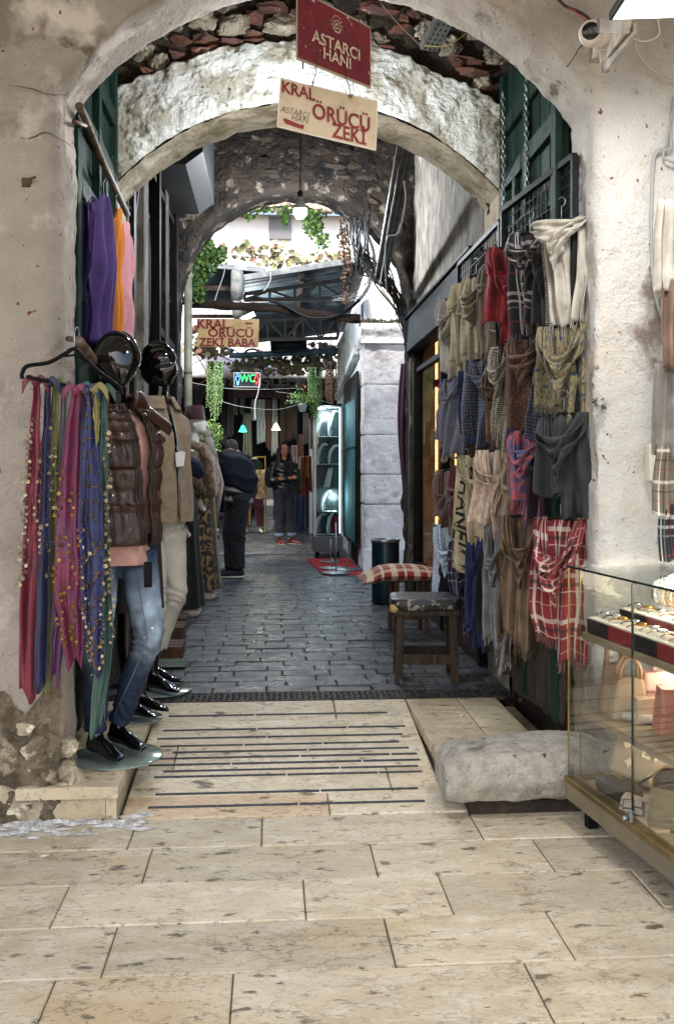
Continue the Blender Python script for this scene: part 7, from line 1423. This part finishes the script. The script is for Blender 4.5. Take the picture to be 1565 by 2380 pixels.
bag('handbag', 'beige folded bag lying in front of the pink bag', (.26, .24), .20, .06, .09, mat('camel_leather', 'b39d84', .4), .455, 1.4, None, None, .9)
bag('handbag', 'coral red bag with a folded flap at the front of the middle shelf', (.40, .26), .22, .09, .16, mat('coral_leather', 'a8685a', .45), .455, 1.4, None, .6, .85, clasp=False)
bag('handbag', 'black striped bag partly cut off at the right edge of the middle shelf', (.66, .26), .2, .12, .17, weave('black_stripe', '151515', '8c8676', 34, .5, kind='WAVE'), .455, 0, None, None, .9)
mb = MB(); mb.tube([K(.22, .12, .475), K(.30, .20, .475)], .016, 14); o = mb.build('rolled_paper', mat('white_paper_roll', 'b8b4ac', .6)); tag(o, 'white rolled tube lying at the front edge of the middle shelf', 'roll')
mg = mat('taupe_canvas', '8d8170', .6, bump=.1)
t = thing('handbag', 'taupe monogrammed pouch leaning on the bottom of the case', 'handbag', K(.24, .24, .182))
Q = Euler((R(-12), R(20), math.atan2(SV.y, SV.x) + R(78))).to_matrix(); fl = lambda x, y, o_=0: Q @ Vector((x, -o_, y)) + K(.22, .23, .315)
mb = MB(); mb.prism([fl(-.13, -.10), fl(.12, -.12), fl(.15, -.02), fl(.12, .10), fl(-.11, .12), fl(-.14, .02)], Q @ Vector((0, .05, 0))); mb.build('body', mg, t, world=True, smooth=False, bevel=.012)
mb = MB()
for (x, y, s_, b_) in ((0, .01, .075, 'LV'), (-.07, .07, .05, '✦'), (.075, .065, .05, '✦'), (-.075, -.05, .05, '✦'), (.02, -.075, .05, '✦'), (.09, -.02, .05, '◆'), (-.10, .01, .03, '◆'), (.0, .095, .03, '◆')): mb.text(b_, lambda a, b, x=x, y=y: fl(x + a, y + b, .0135), s_, bold=.0005)
mb.build('monogram', mat('cream_print', 'c8bea8', .6, bump=0), t, world=True, smooth=False)
mb = MB(); mb.bar(fl(-.02, -.11, .015), fl(.13, .06, .015), .012, .004); mb.build('strap', M_black, t, world=True, smooth=False)
mb = MB(); mb.ell(K(.25, .085, .212), (.11, .045, .028), 28, rot=KM @ Matrix.Rotation(.15, 3, 'Z'), boxy=.6); t = thing('pouch', 'dark grey zipped pouch lying flat near the left end of the case bottom', 'pouch', K(.25, .085, .18)); mb.build('body', mat('dark_grey_leather', '35322f', .5, bump=.3, bscale=200), t, world=True)
mb = MB(); mb.tube([K(.25 + .106 * math.cos(a), .085 + .04 * math.sin(a) + .15 * .106 * math.cos(a), .224) for a in [2 * math.pi * k / 30 for k in range(31)]], .002, 5); mb.build('zip', M_black, t, world=True)
mb = MB(); kbox(mb, .06, .19, .12, .25, .18, .210); t = tag(mb.build('gift_box', mat('yellow_box', 'c09a48', .6, spots=[('3a4a8a', 14, .6, .62, 2), ('5a8a86', 11, .66, .68, 2)], bump=0), smooth=False, bevel=.004), 'flat yellow box with blue marks behind the dark grey pouch', 'box')
for (s_, t_, lb) in ((.37, .23, 'round brown purse with a gold zip rim'), (.42, .33, 'second round brown purse standing behind the gold rimmed one')):
    t = thing('round_purse', lb, 'purse', K(s_, t_, .25)); b_ = MB(); b_.lathe([(0, -.028), (.055, -.028), (.066, -.018), (.068, 0), (.066, .018), (.055, .028), (0, .028)], seg=36); q = KM @ Euler((R(78), 0, R(35))).to_matrix(); b_.V = [tuple(q @ Vector(v)) for v in b_.V]; b_.build('body', mat('brown_monogram_canvas', '3f2f22', .5, '5c4631', 60, .5, .55), t)
    b_ = MB(); b_.tube([q @ Vector((math.cos(a) * .067, math.sin(a) * .067, .016)) for a in [2 * math.pi * k / 32 for k in range(33)]], .003, 6); b_.tube([q @ Vector((0, .068, 0)), q @ Vector((.01, .10, .01)), q @ Vector((0, .13, 0))], .004, 6); b_.build('gold_zip', gold, t)
bag('clutch', 'black and pink monogrammed clutch at the front of the case bottom', (.43, .09), .18, .07, .05, weave('pink_black_monogram', 'a99c94', '2a2626', 30, .4), .18, .6, None, None, .9)
bag('handbag', 'olive grey suede bag with a gold buckle at the front of the case bottom', (.58, .13), .20, .08, .12, mat('olive_suede', '6d6751', .9, bump=.4), .18, 1.0, None, .7, .9)
mb = MB(); kbox(mb, .47, .60, .035, .10, .18, .190); tag(mb.build('paper_envelope', mat('beige_card', 'b7a285', .8, bump=0), smooth=False), 'flat beige card envelope beside the monogrammed clutch', 'envelope')

# ================================================================ litter and slush on the street
mb = MB()
def blob(cx_, cy_, rx_, ry_, seed, z=.004, h=.010):
    P = PG(cx_, cy_, 0)
    def f(u, v):
        a = 2 * math.pi * u; r_ = v * (1 + .55 * fr(Vector((math.cos(a) * 1.4, math.sin(a) * 1.4, seed)), .7, 5)); return Vector((P.x + math.cos(a) * rx_ * r_, P.y + math.sin(a) * ry_ * r_, z + h * (1 - v ** 2) * (1 + .6 * noise.noise(Vector((math.cos(a) * v * 6, math.sin(a) * v * 6, seed))))))
    mb.grid(f, 60, 10, cu=True)
rb_ = random.Random(4)
for k in range(64):
    x_ = rb_.uniform(-30, 340) ** 1; y_ = 1936 - .09 * x_ + rb_.gauss(0, 9); blob(x_, y_, rb_.uniform(.015, .055), rb_.uniform(.008, .022), k, h=rb_.uniform(.004, .012))
tag(mb.build('slush', mat('dirty_white_foam', 'c9cac9', .6, '9a9a98', 20, .45, .6, bump=1, bscale=60)), kind='stuff')
mb = MB(); P = PG(140, 1892, .02)
for k in range(46): a = rnd.uniform(0, 6.3); mb.tube([P + Vector((rnd.uniform(-.05, .05), rnd.uniform(-.03, .03), 0)), P + Vector((rnd.uniform(-.05, .05), rnd.uniform(-.03, .03), rnd.uniform(.02, .06))), P + Vector((rnd.uniform(-.07, .07), rnd.uniform(-.03, .03), rnd.uniform(.0, .05)))], .0025, 5)
tag(mb.build('brush_bristles', M_black), 'tuft of black bristles lying at the foot of the left pier', 'brush')
for vx, vy, lb in ((95, 1990, 'cigarette butt on the street slabs at the left'), (1066, 1664, 'white paper scrap on the threshold slab at the right')):
    P = PG(vx, vy, .005 if vy > 1900 else .146); mb = MB(); mb.tube([P, P + Vector((.028, .008, 0))], .004, 8); tag(mb.build('litter', mat('white_litter', 'c9c6c0', .8, bump=0)), lb, 'litter')
mb = MB(); P = PG(1505, 2055, .004); mb.tube([P, P + Vector((.01, .004, .002)), P + Vector((.02, -.004, 0))], .003, 6); tag(mb.build('litter', M_steel), 'small crumpled foil scrap on the slabs under the display case', 'litter')
# ================================================================ plants
def leaf(mb, p, s_, nrm, r_, t, kind='oval'):
    n_ = Vector(nrm) + Vector((r_.uniform(-.7, .7), r_.uniform(-.7, .7), r_.uniform(-.7, .7))); n_.normalize(); a = Vector((r_.uniform(-1, 1), r_.uniform(-1, 1), r_.uniform(-1.2, .2))); x = n_.cross(a).normalized(); y = n_.cross(x).normalized()
    sh = ((0, -.5), (.28, -.2), (.30, .15), (0, .5), (-.30, .15), (-.28, -.2)) if kind == 'oval' else ((0, -.45), (.25, -.5), (.52, -.15), (.30, .05), (.38, .35), (.1, .28), (0, .58), (-.1, .28), (-.38, .35), (-.30, .05), (-.52, -.15), (-.25, -.5))
    vs = [p + x * (u * s_) + y * (v * s_) + n_ * (.12 * s_ * (abs(u) * 2) ** 2) for u, v in sh]; mb.add(vs, [tuple(range(len(sh)))], None, t)
def tnt(r_, cols):
    c = srgb(r_.choice(cols)); v = r_.uniform(.6, 1.4); return (c[0] * v, c[1] * v, c[2] * v)
M_leaf = mat('leaf', 'ffffff', .5, tint=1, bump=0); M_twig = mat('twig', '3a2b20', .9, bump=.3)
GR = ('3c5a22', '54762e', '2c4419', '6c8a3a'); VY = ('6f6e4c', '85815e', '5c6342', '6e4c3e', '8f8b70'); DB = ('5a4030', '7a5a40', '402c22')
def foliage(name, label, cat, blobs, n_, size, cols, seed, kind='oval', group=None, stems=None):
    r_ = random.Random(seed); t = thing(name, label, cat, blobs[0][0], 0, group); mb = MB(); tot = sum(b[1][0] * b[1][1] * b[1][2] for b in blobs) ** (1)
    for (c, rr_) in blobs:
        for _ in range(max(6, int(n_ * (rr_[0] * rr_[2]) / sum(b[1][0] * b[1][2] for b in blobs)))):
            v = Vector((r_.gauss(0, .5), r_.gauss(0, .5), r_.gauss(0, .5))); v = v.normalized() * min(v.length, 1.15)
            leaf(mb, Vector(c) + Vector((v.x * rr_[0], v.y * rr_[1], v.z * rr_[2])), size * r_.uniform(.6, 1.3), (0, -1, .4), r_, tnt(r_, cols), kind)
    mb.build('leaves', M_leaf, t, smooth=False, world=True)
    if stems:
        sb = MB()
        for s_ in stems: sb.tube(catm(s_, 6), .008, 5)
        sb.build('stem', M_twig, t, world=True)
    return t
B_ = lambda x, y, Z, rx_, rz_: (PZ(x, y, Z), (rx_ * Z / FP, .18, rz_ * Z / FP))
foliage('creeper', 'bright green creeper hanging at the left springing of the far arch', 'creeper', [B_(468, 600, 10.2, 34, 44), B_(455, 660, 10.2, 22, 40), B_(490, 585, 10.2, 34, 18), B_(470, 560, 10.2, 20, 14), B_(505, 606, 10.2, 20, 8)], 1500, .045, GR, 1, stems=[[PZ(440, 560, 10.2), PZ(462, 600, 10.2), PZ(455, 690, 10.2)], [PZ(460, 560, 10.2), PZ(500, 590, 10.2), PZ(520, 606, 10.2)]])
foliage('creeper', 'green creeper trailing from the crown of the far arch beside the bulb', 'creeper', [B_(722, 500, 9.9, 34, 14), B_(728, 525, 9.9, 22, 26), B_(748, 560, 9.9, 16, 14), B_(668, 488, 9.9, 26, 8), B_(662, 505, 9.9, 6, 26), B_(610, 487, 9.9, 26, 5), B_(576, 500, 9.9, 16, 6)], 620, .045, GR, 2, stems=[[PZ(560, 505, 9.9), PZ(620, 484, 9.9), PZ(700, 480, 9.9), PZ(760, 500, 9.9)], [PZ(728, 490, 9.9), PZ(735, 540, 9.9), PZ(755, 570, 9.9)]])
foliage('creeper', 'brown dry creeper hanging left of the cable tangle', 'creeper', [B_(798, 560, 10.0, 13, 40), B_(806, 630, 10.0, 12, 40), B_(800, 690, 10.0, 8, 26)], 330, .035, DB, 3, stems=[[PZ(790, 510, 10), PZ(800, 600, 10), PZ(805, 700, 10)], [PZ(805, 520, 10), PZ(812, 600, 10), PZ(796, 690, 10)]])
foliage('grape_vine', 'yellowing grape vine leaves rising over the sheet roofs', 'vine', [B_(620, 590, 18.5, 60, 30), B_(580, 578, 18.5, 22, 14), B_(700, 606, 18.5, 60, 13), B_(760, 600, 18.5, 40, 12), B_(530, 585, 18.5, 26, 16), B_(800, 596, 18.5, 24, 10)], 190, .12, VY, 4, 'vine', stems=[[PZ(500, 590, 18.6), PZ(600, 600, 18.6), PZ(700, 612, 18.6), PZ(820, 600, 18.6)]])
foliage('grape_vine', 'grape vine with thin bare stems spread below the sheet roof', 'vine', [B_(480, 812, 16.6, 50, 22), B_(560, 850, 16.6, 60, 12), B_(620, 840, 16.6, 50, 16), B_(700, 850, 16.6, 60, 14), B_(640, 862, 16.6, 70, 8), B_(750, 810, 16.6, 36, 16), B_(740, 835, 16.6, 40, 14), B_(470, 770, 16.6, 26, 26), B_(690, 822, 16.6, 40, 10)], 620, .10, VY, 5, 'vine', stems=[[PZ(440, 850, 16.6), PZ(500, 826, 16.6), PZ(560, 845, 16.6), PZ(640, 832, 16.6), PZ(720, 850, 16.6), PZ(780, 830, 16.6)], [PZ(520, 800, 16.5), PZ(600, 850, 16.5), PZ(640, 905, 16.5)], [PZ(600, 812, 16.5), PZ(680, 850, 16.5), PZ(760, 900, 16.5)], [PZ(440, 800, 16.5), PZ(480, 870, 16.5), PZ(455, 900, 16.5)], [PZ(700, 812, 16.5), PZ(740, 845, 16.5), PZ(790, 842, 16.5)]])
def trailing(label, x0, x1, y0, y1, Z, n_, cols, seed, sz=.022):
    r_ = random.Random(seed); c = PZ((x0 + x1) / 2, y0, Z); t = thing('hanging_plant', label, 'hanging plant', c); mb = MB(); w_ = (x1 - x0) / FP * Z / 2; H = (y1 - y0) / FP * Z
    for k in range(n_):
        a = r_.uniform(0, 6.28); rr_ = w_ * math.sqrt(r_.random()) ; L = H * r_.uniform(.55, 1.0) ** .8 * (1 - .25 * abs(math.cos(a)) * rr_ / w_); x, y = rr_ * math.cos(a), rr_ * math.sin(a); z = 0; dx = 0
        while z < L: dx += r_.uniform(-.003, .003); leaf(mb, c + Vector((x * (1 - .1 * z / H) + dx + r_.uniform(-.008, .008), y, -z)), sz * r_.uniform(.8, 1.2), (0, -1, .3), r_, tnt(r_, cols)); z += sz * .8
    mb.build('trailing_leaves', M_leaf, t, smooth=False, world=True)
    mb = MB(); mb.lathe([(w_ * .6, -.10), (w_ * .9, .0), (w_ * .85, .01)], (0, 0, 0), 20); mb.build('pot', mat('dark_plastic_pot', '1d211d', .6), t)
    mb = MB(); mb.tube([(0, 0, .0), (0, 0, .5)], .006, 5); mb.build('cord', M_cable, t)
trailing('dense green trailing plant hanging left of the WC sign', 480, 518, 842, 985, 12.6, 90, ('5a7a44', '7a9660', '44602f'), 1)
trailing('dense green trailing plant hanging beside the lit cabinet', 714, 748, 856, 985, 13.0, 80, ('5a7a44', '7a9660', '44602f'), 2)
trailing('brown dried trailing plant beside the green one', 753, 784, 842, 955, 13.6, 50, ('6a5440', '8a6c4c', '4a3a2c'), 3)
foliage('shrub', 'rounded green leafy plant below the left trailing plant', 'plant', [B_(490, 1008, 12.4, 26, 30), B_(486, 1040, 12.4, 24, 20)], 700, .035, GR, 7)
p = PZ(702, 948, 12.9); t = thing('flower_pot', 'white hanging pot with a geranium beside the trailing plant', 'flower pot', p)
mb = MB(); mb.lathe([(.045, -.05), (.066, .035), (.072, .04), (.072, .055), (.064, .055), (.06, .03)], seg=24); mb.build('pot', mat('white_glazed_pot', 'c4c6c6', .4, bump=0), t)
mb = MB(); r_ = random.Random(9)
for _ in range(220): v = Vector((r_.gauss(0, .09), r_.gauss(0, .07), abs(r_.gauss(0, .07)))); leaf(mb, v + Vector((-.03 if r_.random() < .4 else 0, 0, .06)), .04, (0, -1, .6), r_, tnt(r_, GR))
mb.build('geranium', M_leaf, t, smooth=False); mb = MB(); mb.tube([(0, 0, .05), (.02, 0, .2), (.03, 0, .3), (.01, 0, .33), (-.01, 0, .30)], .007, 6); mb.build('red_hook', mat('red_plastic', '9c1a24', .4), t)
# ================================================================ goods of the back shop
def hung(name, label, x0, x1, y0, y1, m, seed, Y=18.3, cat='cloth', nf=3, group='cloths hanging in the back shop', taper=0):
    A = PY(x0, y0, Y); B = PY(x1, y0, Y); H = (y1 - y0) / FP * Y; mb = MB()
    mb.grid(lambda u, v: A.lerp(B, .5 + (u - .5) * (1 - taper * (1 - v))) + Vector((0, .03 * math.sin(2 * math.pi * nf * u + seed) + .02 * noise.noise(Vector((u * 4, v * 4, seed))), -H * v - .05 * H * math.sin(3 * u + seed) * v)), 24, 16, uvf=lambda u, v: (u * .4, v * H))
    return tag(mb.build(name, m, solid=.006), label, cat, group)
kef = weave('black_white_keffiyeh', '9a9ca0', '17181a', 70, .36); kef2 = weave('dark_keffiyeh', '2a2724', '6a6258', 60, .3); kil = weave('red_dark_kilim', '4a1a18', '1a1414', 30, .35)
hung('keffiyeh', 'wide black and white keffiyeh on the back shop wall', 583, 616, 928, 975, kef, 1); hung('keffiyeh', 'lower fringed half of the wide keffiyeh', 596, 618, 972, 1030, kef, 2); hung('keffiyeh', 'narrow long black and white keffiyeh behind the woman', 630, 646, 926, 1062, kef, 3, taper=.4)
hung('keffiyeh', 'dark checked scarf left of the wide keffiyeh', 564, 586, 960, 1062, kef2, 4, taper=.3); hung('cloth', 'red striped cloth between the two keffiyehs', 618, 630, 928, 1045, kil, 5)
for k, (x0, x1, y0, y1, c_1) in enumerate(((542, 552, 925, 965, '6a6458'), (558, 568, 925, 965, '77705f'), (512, 528, 900, 1030, '16181c'), (528, 542, 905, 1010, '30201c'), (650, 664, 905, 1030, '3a2a20'), (664, 676, 905, 1030, '5a3a22'), (676, 690, 900, 1025, '241c1c'), (690, 704, 1010, 1060, '6a3a38'), (676, 698, 1035, 1090, '5c4450'), (704, 716, 960, 1030, '3c3a3a'), (720, 734, 965, 1040, '44403c'), (440, 455, 905, 1050, '20242a'), (455, 470, 905, 1040, '3a2e26'))):
    hung('garment', ('small beige', 'small sand coloured', 'black', 'dark brown', 'brown', 'tan', 'near black', 'dull pink', 'mauve striped', 'grey', 'stone grey', 'blue grey', 'umber')[k] + ' garment hanging in the back shop', x0, x1, y0, y1, weave('shopcloth_%d' % k, c_1, '14110f' if k != 8 else '8a7a80', 24 + k * 3, .35, kind='VORONOI' if k % 2 else 'WAVE'), k + 10, Y=18.4 + .12 * (k % 3), cat='garment')
for k, (x0, x1, c_1, nm) in enumerate(((664, 676, '3a4a5c', 'pale blue denim'), (678, 688, '2c3a50', 'blue denim'), (692, 702, '1a2c6a', 'royal blue'), (702, 712, '23303c', 'dark grey'))): hung('trousers', nm + ' trousers hanging low at the right side of the back shop', x0, x1, 1150, 1232, cloth('leg_%d' % k, c_1), k + 40, Y=18.2, cat='trousers', nf=1.5)
for k, (x0, x1, c_1, nm, yb) in enumerate(((700, 710, '9c1c1c', 'scarlet', 1157), (710, 718, '8a7a2a', 'golden yellow', 1110), (716, 725, '7a1a1c', 'dark red', 1140), (697, 702, '1c5a3a', 'green', 1135))):
    hung('sequin_scarf', nm + ' glittering scarf in the bunch beside the lit cabinet', x0, x1, 1060, yb, mat('sequin_%d' % k, c_1, .35, 'd8c060', 60, .6, .64, bump=.6), k + 60, Y=17.4, cat='scarf', nf=2, group='glittering scarves bunched beside the cabinet', taper=.5)
# small mannequin with wine red trousers
p = PG(590, 1240, .142); t = thing('mannequin', 'white headless mannequin in wine red trousers and black jacket in the back shop', 'mannequin', p, R(10))
mb = MB(); J = [((-.08, 0, .85), (-.12, -.02, .48), (-.16, 0, .10)), ((.08, 0, .85), (.10, -.02, .48), (.12, 0, .10))]; legs_shapes(mb, J, (.07, .05, .045, .03)); foot_shapes(mb, J[0][2], (-.5, -1, 0), toes=False, sc=.9); foot_shapes(mb, J[1][2], (.1, -1, 0), toes=False, sc=.9); mb.tube([(0, 0, .85), (0, 0, 1.1), (0, 0, 1.35), (0, 0, 1.5)], [(.09, .12), (.08, .11), (.08, .14), (.04, .05)], 12); remesh(mb, .012, 3).build('body', M_wman, t)
trousers(J, [.10, .105, .10, .09, .085, .075], .95, c_('wine_cloth', '3f0f1a'), t, cuffs=.14, name='trousers', voxel=.014); mb = MB(); ring_surface(mb, [(.92, .17, .13, 0, 0), (1.2, .15, .12, 0, 0), (1.38, .16, .1, 0, 0), (1.46, .06, .05, 0, 0)], cu=True); mb.build('jacket', c_('black_jacket', '101012'), t, solid=.006)
mb = MB(); P = PY(606, 1092, 17.9)
mb.grid(lambda u, v: P + Vector(((u - .5) * (.16 + .06 * math.sin(v * 7)), .02 * math.sin(9 * u), -.55 * v)), 14, 20); tag(mb.build('fur_pelt', mat('fox_pelt', '8a6a4c', .95, 'b8a488', 9, .45, .6, bump=1, bscale=60), solid=.02), 'pale brown fur pelt hanging beside the wine red trousers', 'fur')
for (xx, yy0, yy1) in ((616, 1060, 1238), (580, 1075, 1220)): mb = MB(); mb.bar(PY(xx, yy0, 18.1), PY(xx, yy1, 18.1), .02, .02, up=(0, 1, 0)); mb.bar(PY(xx, yy0 + 2, 18.1), PY(xx - 24, yy0 + 2, 18.1), .02, .02); tag(mb.build('garment_rack', mat('gold_tube', '9a8038', .35, metal=.7), smooth=False), ('right' if xx > 600 else 'left') + ' thin gold garment rack in the back shop', 'rack')
# shelf of goods left of the man, folding table
p = PG(490, 1330, .142); t = thing('folding_table', 'small black folding table with goods left of the bending man', 'table', p)
for a, b in (((-.12, -.1, 0), (.05, -.1, .42)), ((.10, -.1, 0), (-.06, -.1, .42)), ((-.12, .15, 0), (.05, .15, .42)), ((.10, .15, 0), (-.06, .15, .42))): mb = MB(); mb.bar(a, b, .018, .018); mb.build('leg', M_black, t, smooth=False)
mb = MB(); mb.bx(-.12, .10, -.13, .18, .42, .44); mb.build('tabletop', M_black, t, smooth=False)
mb = MB(); mb.ell(p + Vector((0, 0, .49)), (.10, .12, .045), 16, boxy=.5, nz=.2); tag(mb.build('goods_bundle', mat('white_pink_bundle', 'b0a8aa', .6, '8c2438', 14, .55, .6)), 'white and pink bundle lying on the small folding table', 'bundle')
# puffer / costume masses left of the man
mb = MB(); p = PZ(484, 1080, 9.6); mb.tube([p + Vector((-.10, .1, .16)), p, p + Vector((.06, -.02, -.2)), p + Vector((.02, 0, -.7))], [.07, .10, .10, .05], 14); displace(mb, lambda p, n_: p + n_ * .02 * fr(p * 7, .8, 4)); tag(mb.build('fur_coat', MC['brown_fur']), 'brown fur coat hanging beside the fez mannequins', 'coat')
mb = MB(); p = PZ(481, 1010, 10.2); mb.ell(p, (.05, .05, .06), 16); mb.tube([p + Vector((0, 0, -.03)), p + Vector((.05, -.02, -.14)), p + Vector((.10, -.03, -.28))], [.045, .04, .03], 12); tag(mb.build('dress_form', mat('linen_form', '8f8a80', .8)), 'pale headless dress form shoulder behind the fez mannequins', 'dress form')
